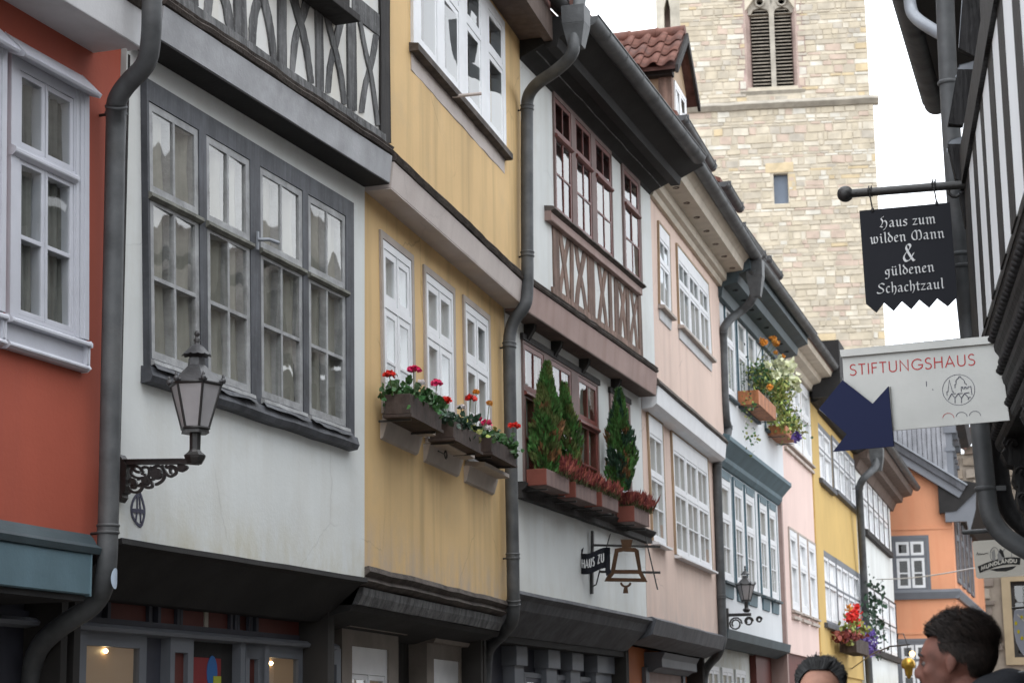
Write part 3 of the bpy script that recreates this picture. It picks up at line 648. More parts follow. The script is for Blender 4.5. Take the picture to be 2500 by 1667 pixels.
for z_, x0, x1, px0, px1, y in (('C',300,520,345,470,1330),('C',1055,1205,1090,1172,1375),('C',1505,1690,1540,1625,1412),('F',-30,92,0,55,1415),('F',470,580,490,555,1450)):
    a = F.at(*q(z_,(x0,y)),GF)[0]; b = F.at(*q(z_,(x1,y)),GF)[0]; c = F.at(*q(z_,(px0,y)),GF)[0]; d_ = F.at(*q(z_,(px1,y)),GF)[0]; zt = F.at(*q(z_,((px0+px1)/2,y)),GF)[1]
    m = MB(); zq = zpb-.07; m.prism(F, [(a,0),(b,0),(b,zq),(a,zq)], GF-.05, GF+.03, [[(c,.3),(d_,.3),(d_,zt),(c,zt)]]); pl = m.obj('pilaster', K['grey_paint'], h, bevel=.004)
    m = MB(); m.box(F, c, d_, GF-.04, GF+.0, .3, zt); m.obj('panel', K['paint_wine'], pl, label='dark red panel set in the grey pilaster')
for z_, pts, lamp in (('C',[(540,1325),(878,1345),(878,1800),(540,1800)],(675,1362)),('F',[(92,1400),(325,1420),(325,1800),(92,1800)],(162,1440))):
    Q = [F.at(*q(z_,p),GF+.0) for p in pts]; zt = Q[0][1]; Q = [(Q[0][0],zt),(Q[1][0],zt),(Q[1][0],.4),(Q[0][0],.4)]
    m = MB(); m.prism(F, [(Q[0][0]-.06,.3),(Q[1][0]+.08,.3),(Q[1][0]+.08,zt+.07),(Q[0][0]-.06,zt+.07)], GF-.04, GF+.01, [Q]); sw_ = m.obj('shop_window', K['grey_paint'], h, bevel=.004)
    m = MB(); m.prism(F, Q, GF-.028, GF-.025); m.obj('lit_interior', K['shop_lit'], sw_)
    m = MB(); m.add([F.W(s,GF-.005,z) for s,z in Q], [(0,3,2,1)]); m.obj('pane', K['glass_flat'], sw_)
    p = F.at(*q(z_,lamp),GF-.015); m = MB(); m.ball(F.W(p[0],GF-.015,p[1]), .012, 10, 6); m.obj('spot_lamp', K['bulb'], sw_)
a = F.at(*q('C',(1210,1400)),GF)[0]; b = F.at(*q('C',(1500,1400)),GF)[0]
m = MB(); m.box(F, a, b, GF-.3, GF-.02, 0, zpb-.08); m.obj('recess_shade', K['soffit_dark'], h)  # near-black slab stands for the shade inside the doorway
pc = [F.at(*q('C',p),GF-.01) for p in ((1222,1400),(1412,1405))]; m = MB(); zt = pc[0][1]; m.box(F, pc[0][0], pc[1][0], GF-.02, GF-.012, .9, zt)
po = m.obj('poster', K['poster_red'], kind=None); tag(po, 'dark red poster with blue circle, hung in the shop doorway', 'poster')
cx_ = F.at(*q('C',(1360,1500)),GF-.01)
m = MB(); m.prism(F, [(cx_[0]-.012+.065*math.cos(t*.3927), cx_[1]+.1*math.sin(t*.3927)) for t in range(16)], GF-.012, GF-.009); m.obj('blue_circle', K['poster_blue'], po)
m = MB(); m.prism(F, [(cx_[0]-.0,cx_[1]-.02),(pc[1][0]-.005,cx_[1]-.02),(pc[1][0]-.005,cx_[1]-.2),(cx_[0],cx_[1]-.2)], GF-.009, GF-.006); m.obj('yellow_block', K['poster_yellow'], po)
p = F.at(*q('C',(1330,1145)),GF); m = MB(); m.box(F, p[0]-.022, p[0]+.022, GF-.02, GF-.012, p[1]-.09, p[1]+.09); tag(m.obj('notice', K['paper']), 'small pale notice on the dark red shop panel', 'notice')
body(h, F, .0, S1, 7.7); roof(h, F, 0, S1, .75, 7.75); gutter(h, F, 0, S1, .83, 7.8)

# ============================================================ yellow house
F = FC[2]; h = house(2, 'yellow_house', 'ochre yellow house with three white windows and geranium boxes'); S1 = 4.0
QS = []
for pts in ([(113,195),(270,302),(285,1240),(128,1130)], [(350,372),(498,490),(510,1370),(362,1262)], [(565,530),(692,640),(706,1482),(580,1378)]):
    Q = F.qd('H', pts); t = (Q[0][1]+Q[1][1])/2; b_ = (Q[2][1]+Q[3][1])/2; QS.append([(Q[0][0],t),(Q[1][0],t),(Q[2][0],b_),(Q[3][0],b_)])
wall(h, F, 0, S1-.03, 2.68, 5.3, [shrink(Q) for Q in QS], 'plaster_yellow')
for Q in QS:
    window(h, F, Q, .01, grid([(.05,.49),(.51,.95)], [(.045,.345,1,1),(.385,.985,1,2)]), 'paint_white','paint_white', sw=.05, bw=.022, depth=.1, curtain='curtain_white' if Q is not QS[2] else None, archi='paint_stone', aw=.055, sill=('paint_stone',.17,.05))
    a = bil(Q,-.12,1); b = bil(Q,1.12,1)
    m = MB(); m.sweep(F, [(-.01,-.05),(.055,-.05),(.02,-.17),(-.01,-.19)], a, b, 3, .002); m.obj('apron', K['paint_stone'], h)
jetty(h, F, -.0, S1-.02, -.1, 5.24, 5.43, 5.52, 'fascia_pink', off=.2)
m = MB(); m.box(F, 0, S1-.02, -.1, .188, 5.23, 5.238); m.obj('soffit', K['fascia_pink'], h)
n2 = .17
Qs = [F.at(1009,123,n2+.02), F.at(1236,353,n2+.02)]; zsl = (Qs[0][1]+Qs[1][1])/2; zwt = 7.62
Qu = [(Qs[0][0],zwt),(Qs[1][0],zwt),(Qs[1][0],zsl),(Qs[0][0],zsl)]
wall(h, F, 0, S1-.0, 5.5, 7.75, [shrink(Qu)], 'plaster_yellow', n=n2)
cs = []
for x0, x1, y0 in ((345,462,380),(508,612,550),(668,764,700),(820,915,850)):
    a = F.at(*q('G',(x0,y0)),n2+.01)[0]; b = F.at(*q('G',(x1,y0)),n2+.01)[0]; cs.append(((a-Qu[0][0])/(Qu[1][0]-Qu[0][0]), (b-Qu[0][0])/(Qu[1][0]-Qu[0][0])))
window(h, F, Qu, n2+.02, grid(cs, [(.07,.36,1,1),(.40,.95,1,1)]), 'paint_white','paint_white', gm='glass_sky', sw=.045, depth=.1, sill=('moulding_brown',.07,.07), ptilt=.012)
m = MB(); m.sweep(F, [(n2-.01,-.07),(n2+.006,-.07),(n2+.005,-.2),(n2-.01,-.21)], bil(Qu,0,1), bil(Qu,1,1), 20, .006); m.obj('plaster_band', K['fascia_pink'], h)
p = F.at(*q('G',(640,655)),n2+.1); m = MB(); m.tube([F.W(p[0],n2+.02,p[1]), F.W(p[0]+.05,n2+.24,p[1]+.02)], .014, 8); m.obj('peg', K['fascia_pink'], h)
m = MB(); m.box(F, 0, S1, 0, .46, 7.68, 7.74); m.obj('soffit', K['soffit_brown'], h); m = MB(); m.box(F, 0, S1, .40, .48, 7.64, 7.88); m.obj('eaves_board', K['soffit_brown'], h)
m = MB(); m.sweep(F, [(.0,2.68),(.03,2.685),(.04,2.65),(.0,2.62),(.02,2.59),(-.04,2.56),(-.1,2.56),(-.1,2.68)], (.0,0), (S1-.1,0), 24, .005); m.obj('cornice', K['moulding_brown'], h)
m = MB(); m.sweep(F, [(-.05,2.555),(-.02,2.55),(-.03,2.50),(-.06,2.44),(-.1,2.44)], (.05,0), (S1-.1,0), 4, .002); m.obj('cornice_strip', K['timber_grey'], h)
m = MB(); m.sweep(F, [(-.08,2.435),(-.1,2.40),(-.5,2.30),(-.8,2.30),(-.8,2.435)], (.0,0), (S1,0)); m.obj('soffit', K['soffit_dark'], h)
m = MB(); m.box(F, -.1, S1, -.8, -.55, 0, 2.3); m.obj('ground_floor_wall', K['timber_dark'], h)
for x0, x1, y0 in ((615,972,1240),(1155,1410,1330)):
    a = F.at(*q('F',(x0,y0)),-.4); b = F.at(*q('F',(x1,y0+60)),-.4); zt = F.at(*q('F',((x0+x1)/2,y0+20)),-.4)[1]
    Q = [(a[0],zt),(b[0],zt),(b[0],.8),(a[0],.8)]
    m = MB(); m.prism(F, [bil(Q,0,-.02),bil(Q,1,-.02),bil(Q,1,1),bil(Q,0,1)], -.55, -.4, [[bil(Q,.17,.06),bil(Q,.83,.06),bil(Q,.83,.98),bil(Q,.17,.98)]])
    m.sweep(F, [(-.45,-.0),(-.34,.0),(-.32,.035),(-.45,.045)], (a[0]-.02,zt+.03), (b[0]+.03,zt+.03)); m.obj('window_case', K['grey_stone_paint'], h, bevel=.004)
    window(h, F, [bil(Q,.17,.06),bil(Q,.83,.06),bil(Q,.83,.98),bil(Q,.17,.98)], -.42, grid([(.04,.49),(.51,.96)], [(.14,.98,1,1)]), 'paint_white','paint_white', gm='glass_flat', sw=.035, depth=.08, curtain='curtain_reflect_peach')  # peach behind the glass stands for the yellow reflection
p = F.at(*q('F',(1075,1170)),-.35); m = MB(); m.tube([F.W(p[0],-.3,p[1]+.0), F.W(p[0]+.01,-.22,p[1]+.06)], .012, 8); m.obj('hook', K['zinc'], h)
p = F.at(*q('F',(1235,100)),.06); m = MB(); m.tube([F.W(p[0]-.1,.08,p[1]),F.W(p[0]+.08,.08,p[1])], .006, 6); m.tube([F.W(p[0]+.11+.03*math.cos(t*.7),.08,p[1]+.03*math.sin(t*.7)) for t in range(10)], .006, 6); m.obj('window_hook', K['iron'], h)
body(h, F, 0, S1, 7.7); roof(h, F, 0, S1, .46, 7.9); gutter(h, F, -.2, S1, .56, 7.98)

# ============================================================ white house with brown timbers
F = FC[3]; h = house(3, 'brown_timbered_house', 'white house with red-brown windows and a row of crossed brown timbers'); S1 = 4.91
WJ = []
for xl, xr, yl, yr in ((166,328,225,325),(388,540,362,455),(594,747,478,578),(842,992,612,706)):
    a = F.at(*q('J',(xl,yl+350)),.0)[0]; b = F.at(*q('J',(xr,yl+420)),0)[0]; WJ.append((a,b))
zt = sum(F.at(*q('J',p))[1] for p in ((166,225),(388,362),(594,478),(842,612)))/4; zb = 3.74
zone = [(WJ[0][0],zt),(WJ[2][1],zt),(WJ[2][1],zb),(WJ[0][0],zb)]; z4 = [(WJ[3][0],zt),(WJ[3][1],zt),(WJ[3][1],zb),(WJ[3][0],zb)]
wall(h, F, .0, S1-.02, 2.78, 5.3, [shrink(zone,.02), shrink(z4)], 'plaster_white')
L_ = zone[1][0]-zone[0][0]
u3 = [((a-WJ[0][0])/L_, (b-WJ[0][0])/L_) for a, b in WJ[:3]]; u3[0] = (.012,u3[0][1]); u3[2] = (u3[2][0],.985)
rows = [(.02,.34,2,1),(.36,.985,2,2)]
window(h, F, zone, .02, grid(u3, rows), 'paint_mauve','paint_red_brown', sw=.045, bw=.02, depth=.1, curtain='curtain', ledge=(.345,'paint_red_brown'))
window(h, F, z4, .02, grid([(.06,.94)], rows), 'paint_mauve','paint_red_brown', sw=.045, bw=.02, depth=.1, curtain='curtain', ledge=(.345,'paint_red_brown'))
m = MB(); m.box(F, WJ[0][0]-.02, WJ[2][1]+.05, .0, .03, zt, 5.1); m.box(F, WJ[3][0]-.03, WJ[3][1]+.03, .0, .03, zt, 5.1); m.obj('frieze', K['timber_dark'], h)
m = MB(); m.sweep(F, [(-.02,3.74),(.09,3.74),(.12,3.72),(.10,3.69),(.06,3.66),(.07,3.60),(-.02,3.60)], (.22,0), (S1+.05,0), 20, .003); m.obj('sill_beam', K['timber_dark'], h, label='dark sill beam under the planters, paint flaking')
jetty(h, F, .0, S1-.1, -.1, 5.21, 5.46, 5.54, 'fascia_rose', off=.2)
m = MB(); m.box(F, 0, S1-.1, -.1, .188, 5.2, 5.208); m.obj('soffit', K['soffit_brown'], h)
for x, y in ((265,140),(470,300),(680,400),(920,570)):
    p = F.at(*q('J',(x,y)),.09); m = MB(); m.sweep(F, [(0,5.2),(.10,5.2),(.09,5.15),(.03,5.06),(0,5.06)], (p[0]-.035,0), (p[0]+.035,0)); m.obj('joist_end', K['timber_dark'], h, bevel=.004)
n2 = .17
top = 7.52; WU = []
for xl, xr, y in ((287,398,450),(424,526,600),(550,656,700),(728,838,900)):
    WU.append((F.at(*q('I',(xl,y)),n2)[0], F.at(*q('I',(xr,y)),n2)[0]))
zb2 = 6.33
za = [(WU[0][0],top),(WU[2][1],top),(WU[2][1],zb2),(WU[0][0],zb2)]; zd = [(WU[3][0],top),(WU[3][1],top),(WU[3][1],zb2),(WU[3][0],zb2)]
wall(h, F, -.02, S1-.02, 5.5, 7.56, [shrink(za,.02), shrink(zd)], 'plaster_white', n=n2)
L_ = za[1][0]-za[0][0]; u3 = [((a-WU[0][0])/L_, (b-WU[0][0])/L_) for a, b in WU[:3]]; u3[0] = (.012,u3[0][1]-.01); u3[1]=(u3[1][0]+.005,u3[1][1]-.01); u3[2] = (u3[2][0]+.01,.985)
rows = [(.04,.33,2,1),(.345,.975,2,2)]
window(h, F, za, n2+.02, grid(u3, rows), 'paint_mauve','paint_red_brown', gm='glass_sky', sw=.04, bw=.02, depth=.1, ledge=(.335,'paint_red_brown'))
window(h, F, zd, n2+.02, grid([(.08,.92)], rows), 'paint_mauve','paint_red_brown', gm='glass_sky', sw=.04, bw=.02, depth=.1, ledge=(.335,'paint_red_brown'))
a = F.at(*q('I',(286,860)),n2+.08)[0]; b = F.at(*q('I',(866,1350)),n2+.08)[0]
m = MB(); m.sweep(F, [(n2-.02,6.33),(n2+.085,6.315),(n2+.10,6.29),(n2+.06,6.27),(n2-.02,6.27)], (a,0), (b+.06,0), 16, .004); m.obj('sill', K['moulding_brown'], h)
m = MB(); m.sweep(F, [(n2-.02,6.27),(n2+.06,6.27),(n2+.06,6.19),(n2-.02,6.19)], (a,0), (b,0), 6, .002); m.obj('sill_beam', K['fascia_rose'], h, bevel=.006)
def T(pts, w_, w2=None, z='b', m='timber_brown', n1=n2+.011, nm='post'): return timber(h, F, z, pts, w_, n2-.01, n1, m, nm, w2, .8)
X = 'brace'; B1, B2 = n2+.006, n2+.009
T([(103,165),(120,890)],54); T([(232,310),(190,560),(155,760),(143,890)],32,30,nm=X,n1=B1); T([(142,240),(180,500),(210,720),(238,980)],32,28,nm=X,n1=B2)
T([(260,340),(264,1000)],27); T([(388,440),(350,640),(315,850),(306,1020)],36,30,nm=X,n1=B2); T([(298,380),(325,600),(370,800),(408,1090)],30,26,nm=X,n1=B1)
T([(440,460),(455,1130)],60); T([(588,600),(555,830),(528,1050),(519,1180)],28,24,nm=X,n1=B2); T([(513,540),(545,800),(570,960),(600,1230)],26,22,nm=X,n1=B1)
T([(622,640),(638,1240)],27); T([(685,700),(697,1280)],35); T([(778,780),(745,980),(728,1140),(721,1290)],24,22,nm=X,n1=B2); T([(713,750),(745,920),(760,1080),(782,1340)],22,20,nm=X,n1=B1)
T([(795,800),(802,1350)],27); T([(890,880),(855,1080),(832,1230),(826,1350)],22,20,nm=X,n1=B2); T([(828,830),(850,1000),(868,1180),(888,1400)],20,18,nm=X,n1=B1)
T([(905,870),(926,1460)],28,nm='corner_post',n1=n2+.014)
sb0 = F.at(*q('b',(90,860)),n2+.03)[0]; sb1 = F.at(*q('b',(930,1450)),n2+.03)[0]
m = MB(); m.sweep(F, [(n2-.01,5.54),(n2+.02,5.54),(n2+.018,5.60),(n2-.01,5.60)], (sb0,0), (sb1,0), 12, .003); m.obj('sill_beam', K['timber_brown'], h)
m = MB(); m.sweep(F, [(0,7.50),(n2,7.50),(n2+.03,7.53),(.4,7.62),(.42,7.58),(.52,7.58),(.54,7.66),(.80,7.78),(.80,7.86),(0,7.86)], (0,0), (S1-.05,0), 4, .003); m.obj('eaves', K['soffit_dark'], h, label='dark boarded eaves')
m = MB(); m.tube([F.W(x, n2+.16+.004*math.sin(x*9), 7.555+.004*math.sin(x*5)) for x in [i*.25 for i in range(20)]], .006, 6); m.obj('cable', K['timber_grey'], h)
m = MB(); m.sweep(F, [(-.02,2.78),(.06,2.79),(.07,2.76),(.02,2.72),(-.02,2.64),(-.24,2.44),(-.3,2.44),(-.3,2.78)], (.03,0), (S1-.02,0), 6, .003); m.obj('cove', K['paint_slate'], h, label='grey cove under the overhanging wall')
m = MB(); m.box(F, .0, S1, -.9, -.5, 0, 2.44); m.obj('shop_front', K['paint_shop_blue'], h)
m = MB(); m.box(F, .0, S1, -.5, -.25, 2.38, 2.44); m.obj('soffit', K['soffit_dark'], h)
for x0, x1 in ((255,330),(515,600),(712,790),(918,1045)):
    a = F.at(*q('K',(x0,1250)),-.38)[0]; b = F.at(*q('K',(x1,1250)),-.38)[0]
    m = MB(); m.box(F, a, b, -.5, -.38, 0, 2.3); m.box(F, a-.03, b+.03, -.5, -.35, 2.2, 2.38); m.obj('pilaster', K['grey_paint'], h, bevel=.006)
for x0, x1 in ((330,515),(600,712),(790,918)):
    a = F.at(*q('K',(x0,1250)),-.42)[0]; b = F.at(*q('K',(x1,1250)),-.42)[0]
    window(h, F, [(a+.04,2.15),(b,2.15),(b,.6),(a+.04,.6)], -.43, [(.08,.92,.03,.27,1,1),(.08,.92,.3,.95,1,1)], 'grey_paint','paint_shop_blue', sw=.04, depth=.07)
body(h, F, 0, S1, 7.6); roof(h, F, 0, S1, .78, 7.8); gutter(h, F, .0, 4.5, .82, 7.82, r=.085, slope=-.04)

# ============================================================ pink house
F = FC[4]; h = house(4, 'pink_house', 'pale pink house with white windows between the brown-timbered and the teal-trimmed house'); S1 = 4.93
QL = []
for pts in ([(82,152),(180,218),(212,1090),(120,1038)], [(252,278),(503,462),(540,1268),(284,1125)]):
    Q = F.qd('N', pts); t = (Q[0][1]+Q[1][1])/2; b_ = (Q[2][1]+Q[3][1])/2; QL.append([(Q[0][0],t),(Q[1][0],t),(Q[2][0],b_),(Q[3][0],b_)])
QUp = []
for pts in ([(160,190),(232,285),(246,832),(168,776)], [(290,362),(508,615),(534,1120),(308,935)]):
    Q = F.qd('M', pts, .15); t = (Q[0][1]+Q[1][1])/2; b_ = (Q[2][1]+Q[3][1])/2; QUp.append([(Q[0][0],t),(Q[1][0],t),(Q[2][0],b_),(Q[3][0],b_)])
wall(h, F, 0, S1-.02, 2.8, 5.25, [shrink(Q) for Q in QL], 'plaster_pink')
wall(h, F, 0, S1-.03, 5.3, 7.6, [shrink(Q) for Q in QUp], 'plaster_pink', n=.15)
k1 = dict(sw=.035, bw=.018, depth=.08, curtain='curtain_white')
window(h, F, QL[0], .02, grid([(.04,.96)], [(.14,.455,2,1),(.485,.97,2,2)]), 'paint_white','paint_white', archi='paint_tan', aw=.04, sill=('paint_white',.09,.04), **k1)
window(h, F, QL[1], .02, grid([(.03,.33),(.36,.655),(.685,.97)], [(.14,.455,2,1),(.485,.97,2,2)]), 'paint_white','paint_white', archi='paint_tan', aw=.04, sill=('paint_white',.09,.04), **k1)
window(h, F, QUp[0], .17, grid([(.05,.95)], [(.16,.44,2,1),(.47,.97,2,1)]), 'paint_white','paint_white', archi='paint_tan', aw=.03, sill=('paint_stone',.08,.05), **k1)
window(h, F, QUp[1], .17, grid([(.03,.33),(.36,.655),(.685,.97)], [(.16,.44,2,1),(.47,.97,2,1)]), 'paint_white','paint_white', archi='paint_tan', aw=.03, sill=('paint_stone',.08,.05), **k1)
for Q in QUp:
    m = MB(); m.sweep(F, [(.14,-.05),(.175,-.05),(.165,-.17),(.14,-.18)], bil(Q,0,1), bil(Q,1,1)); m.obj('apron', K['fascia_white'], h)
m = MB(); m.sweep(F, [(-.05,5.08),(.12,5.1),(.17,5.14),(.19,5.34),(-.05,5.34)], (0,0), (S1-.1,0), 4, .002); m.obj('fascia', K['paint_white'], h, label='white jetty board with brown moulding above')
m = MB(); m.sweep(F, [(-.05,5.34),(.2,5.34),(.22,5.36),(.2,5.40),(.16,5.45),(-.05,5.45)], (-.05,0), (S1-.08,0), 12, .004); m.obj('drip_moulding', K['moulding_brown'], h)
m = MB(); m.sweep(F, [(.0,7.6),(.15,7.5),(.2,7.5),(.22,7.56),(.27,7.58),(.28,7.68),(.50,7.70),(.52,7.80),(.6,7.88),(0,7.9)], (-.05,0), (S1-.0,0)); ev = m.obj('eaves', K['paint_cream'], h, label='cream moulded eaves boards')
for i in range(7):
    m = MB(); c = F.W(.4+i*.7, .39, 7.688); m.tube([c + Vector((math.cos(t*.785)*.035, math.sin(t*.785)*.035, 0)) for t in range(9)], .007, 6); m.obj('ring', K['soffit_brown'], ev)
m = MB(); m.sweep(F, [(-.05,2.8),(.05,2.81),(.1,2.78),(.05,2.62),(-.2,2.52),(-.2,2.8)], (0,0), (S1,0), 10, .004); m.obj('cornice', K['paint_slate'], h)
m = MB(); m.box(F, -.0, S1, -.8, -.45, 0, 2.55); m.obj('ground_floor_wall', K['plaster_shop_orange'], h)
a = F.at(*q('K',(1395,1480)),-.35)[0]; b = F.at(*q('K',(1670,1480)),-.35)[0]; zt = F.at(*q('K',(1500,1490)),-.4)[1]
m = MB(); m.box(F, a, b, -.45, -.43, 0, zt); m.obj('door', K['fascia_rose'], h)
m = MB(); m.sweep(F, [(-.45,zt),(-.36,zt),(-.3,zt+.04),(-.24,zt+.05),(-.24,zt+.15),(-.2,zt+.22),(-.45,zt+.22)], (a-.05,0), (b+.1,0)); m.obj('door_hood', K['grey_paint'], h, bevel=.005)
for a_, b_, t_ in ((a-.2,a,zt+.05),(b,b+.15,zt),(a-1.0,a-.62,zt-.25)): m = MB(); m.box(F, a_, b_, -.45, -.4, 0, t_); m.obj('door_post', K['grey_paint'], h)
body(h, F, 0, S1, 7.6); roof(h, F, 0, S1, .58, 7.9); gutter(h, F, -.3, S1+.1, .66, 7.93, r=.085)

# ============================================================ white house with teal trim
F = FC[5]; h = house(5, 'teal_trimmed_house', 'white house with teal window surrounds and teal cornice'); S1 = 5.68
QL = []
for xl, xr, yt, yb in ((600,678,552,1300),(703,766,612,1345),(784,847,680,1385),(884,936,752,1432),(952,1000,806,1456)):
    a = F.at(*q('N',(xl,(yt+yb)/2)))[0]; b = F.at(*q('N',(xr,(yt+yb)/2)))[0]; QL.append((a,b))
zt = sum(F.at(*q('N',p))[1] for p in ((703,612),(784,680),(884,752)))/3; zb = sum(F.at(*q('N',p))[1] for p in ((703,1338),(784,1380),(884,1430)))/3
QL = [[(a,zt),(b,zt),(b,zb),(a,zb)] for a, b in QL]
QU = []
for xl, xr, y in ((640,700,1060),(723,782,1100),(795,850,1150),(905,955,1200),(970,1015,1250)):
    a = F.at(*q('M',(xl,y)),.12)[0]; b = F.at(*q('M',(xr,y)),.12)[0]; QU.append([(a,7.42),(b,7.42),(b,6.12),(a,6.12)])
wall(h, F, .0, S1-.1, 2.9, 5.3, [shrink(Q) for Q in QL], 'plaster_blue_white')
wall(h, F, -.1, S1-.1, 5.3, 7.55, [shrink(Q) for Q in QU], 'plaster_blue_white', n=.12)
for Q in QL: window(h, F, Q, .02, [(.1,.86,.11,.40,1 if Q is not QL[1] else 2,1),(.1,.86,.43,.95,2,2)], 'paint_white','paint_white', sw=.04, bw=.018, depth=.1, curtain='curtain_white', archi='paint_teal', aw=.045, sill=('paint_teal_dark',.08,.05))
for Q in QL:
    m = MB(); m.sweep(F, [(-.01,-.05),(.03,-.05),(.02,-.22),(-.01,-.23)], bil(Q,.05,1), bil(Q,.95,1)); m.obj('apron', K['paint_teal'], h)
    m = MB(); m.prism(F, [bil(Q,.1,-.0),bil(Q,.9,-.0),bil(Q,.9,.05),bil(Q,.1,.05)], .02, .03); m.obj('head_board', K['paint_teal'], h)
for Q in QU: window(h, F, Q, .14, [(.1,.88,.05,.40,1,1),(.1,.88,.43,.95,2,1)], 'paint_white','paint_white', sw=.04, bw=.018, depth=.1, curtain='curtain_white', archi='paint_teal', aw=.04, sill=('paint_teal_dark',.06,.05))
m = MB(); m.sweep(F, [(-.05,5.10),(.03,5.12),(.08,5.18),(.09,5.24),(.20,5.36),(.24,5.40),(.24,5.46),(.1,5.5),(-.05,5.5)], (-.1,0), (S1-.15,0)); m.obj('cornice', K['paint_teal'], h, bevel=.004)
m = MB(); m.sweep(F, [(.0,7.5),(.12,7.35),(.2,7.35),(.22,7.5),(.42,7.54),(.44,7.66),(.6,7.72),(.6,7.86),(0,7.86)], (-.1,0), (S1-.1,0)); ev = m.obj('eaves', K['paint_teal_dark'], h)
for i in range(8): m = MB(); c = F.W(.3+i*.68, .32, 7.518); m.tube([c + Vector((math.cos(t*.785)*.035, math.sin(t*.785)*.035, 0)) for t in range(9)], .009, 6); m.obj('ring', K['soffit_dark'], ev)
m = MB(); m.sweep(F, [(-.05,2.9),(.05,2.92),(.12,2.9),(.1,2.78),(-.1,2.68),(-.1,2.9)], (0,0), (S1-.05,0)); m.obj('cornice', K['paint_teal_dark'], h)
m = MB(); m.box(F, .0, S1, -.8, -.3, 0, 2.72); m.obj('ground_floor_wall', K['plaster_white'], h)
for i in range(3): window(h, F, [(.5+i*1.1,2.45),(1.35+i*1.1,2.45),(1.35+i*1.1,1.2),(.5+i*1.1,1.2)], -.27, grid([(.05,.48),(.52,.95)],[(.05,.95,1,2)]), 'paint_white','paint_white', sw=.04, depth=.05)
m = MB(); m.box(F, 4.1, S1, -.3, -.2, 0, 2.7); m.obj('shop_board', K['paint_wine'], h)
body(h, F, 0, S1, 7.6); roof(h, F, 0, S1, .58, 7.9); gutter(h, F, .2, S1+.0, .66, 7.9, r=.085)

# ============================================================ rose house
F = FC[6]; h = house(6, 'rose_house', 'rose pink house with narrow grey-white windows, beyond the teal-trimmed one'); S1 = 4.51
QL = []
for xl, xr in ((1098,1150),(1163,1217),(1228,1277)):
    a = F.at(*q('N',(xl,1250)))[0]; b = F.at(*q('N',(xr,1250)))[0]; QL.append((a,b))
zt = sum(F.at(*q('N',p))[1] for p in ((1098,960),(1163,1012),(1228,1055)))/3; zb = F.at(*q('O',(85,1205)))[1]
QL = [[(a,zt),(b,zt),(b,zb),(a,zb)] for a, b in QL]
QU = []
for xl, xr, y in ((1050,1108,200),(1115,1172,250),(1178,1245,300)):
    a = F.at(*q('N',(xl,y)))[0]; b = F.at(*q('N',(xr,y)))[0]; QU.append((a,b))
zb = sum(F.at(*q('N',p))[1] for p in ((1108,385),(1172,440),(1245,490)))/3; zt = zb+1.35
QU = [[(a,zt),(b,zt),(b,zb),(a,zb)] for a, b in QU]
wall(h, F, .0, S1-.08, 2.8, 8.0, [shrink(Q) for Q in QL+QU], 'plaster_rose')
m = MB(); m.box(F, -.12, .03, -.3, .06, 0, 7.6); m.obj('corner_pilaster', K['fascia_rose'], h, label='brownish pilaster at the left corner')
for Q in QL+QU: window(h, F, Q, .02, [(.12,.88,.08,.40,1,1),(.12,.88,.43,.93,1,1)], 'paint_white','paint_white', sw=.045, depth=.1, pd=.05, curtain='curtain_white', archi='paint_stone', aw=.04, sill=('paint_stone',.07,.05))
for Q in QL+QU: m = MB(); m.sweep(F, [(-.01,-.08),(.05,-.08),(.05,-.13),(-.01,-.13)], bil(Q,.0,1.02), bil(Q,1.0,1.02)); m.obj('apron', K['paint_stone'], h)
m = MB(); m.sweep(F, [(-.1,7.7),(.08,7.7),(.12,7.78),(.25,7.82),(.28,7.9),(.45,7.92),(.5,8.05),(-.1,8.1)], (-.2,0), (S1,0)); m.obj('eaves', K['paint_cream'], h)
m = MB(); m.box(F, .0, S1, -.6, -.05, 0, 2.8); m.obj('ground_floor_wall', K['paint_wine'], h)
body(h, F, 0, S1, 7.9); roof(h, F, 0, S1, .5, 8.0); gutter(h, F, 0, S1-.3, .52, 8.1, r=.08)

# ============================================================ gold house
F = FC[7]; h = house(7, 'gold_house', 'golden yellow house with grey-white windows, beyond the rose pink house'); S1 = 7.39
def quads(lst, n=0):
    r = []
    for z_, xl, xr, yl, yr, bl, br in lst:
        t = (F.at(*q(z_,(xl,yl)),n)[1] + F.at(*q(z_,(xr,yr)),n)[1])/2; b = (F.at(*q(z_,(xl,bl)),n)[1] + F.at(*q(z_,(xr,br)),n)[1])/2
        a = F.at(*q(z_,(xl,(yl+bl)/2)),n)[0]; c = F.at(*q(z_,(xr,(yr+br)/2)),n)[0]; r.append([(a,t),(c,t),(c,b),(a,b)])
    return r
QA = quads([('O',190,262,275,335,545,592),('O',270,382,360,445,610,685)]); QB = quads([('O',214,292,905,945,1255,1290),('O',288,410,955,1020,1295,1350)])
wall(h, F, .0, S1-.06, 2.6, 7.7, [shrink(Q) for Q in QA+QB], 'plaster_gold')
m = MB(); m.box(F, -.1, .9, -.3, .03, 2.6, 7.6); m.obj('corner_pilaster', K['plaster_gold'], h)
for i, Q in enumerate(QA+QB):
    nn = 2 if i % 2 == 0 else 4
    window(h, F, Q, .02, grid([(.03+j*.95/nn, .01+(j+1)*.95/nn) for j in range(nn)], [(.08,.42,1,1),(.45,.96,1,1)]), 'grey_paint','paint_white', sw=.055, depth=.1, pd=.055, curtain='curtain_white', sill=('paint_slate',.1,.1))
m = MB(); m.sweep(F, [(-.1,7.5),(.1,7.5),(.3,7.6),(.5,7.75),(.5,7.9),(-.1,7.9)], (-.1,0), (S1,0)); m.obj('eaves', K['soffit_dark'], h)
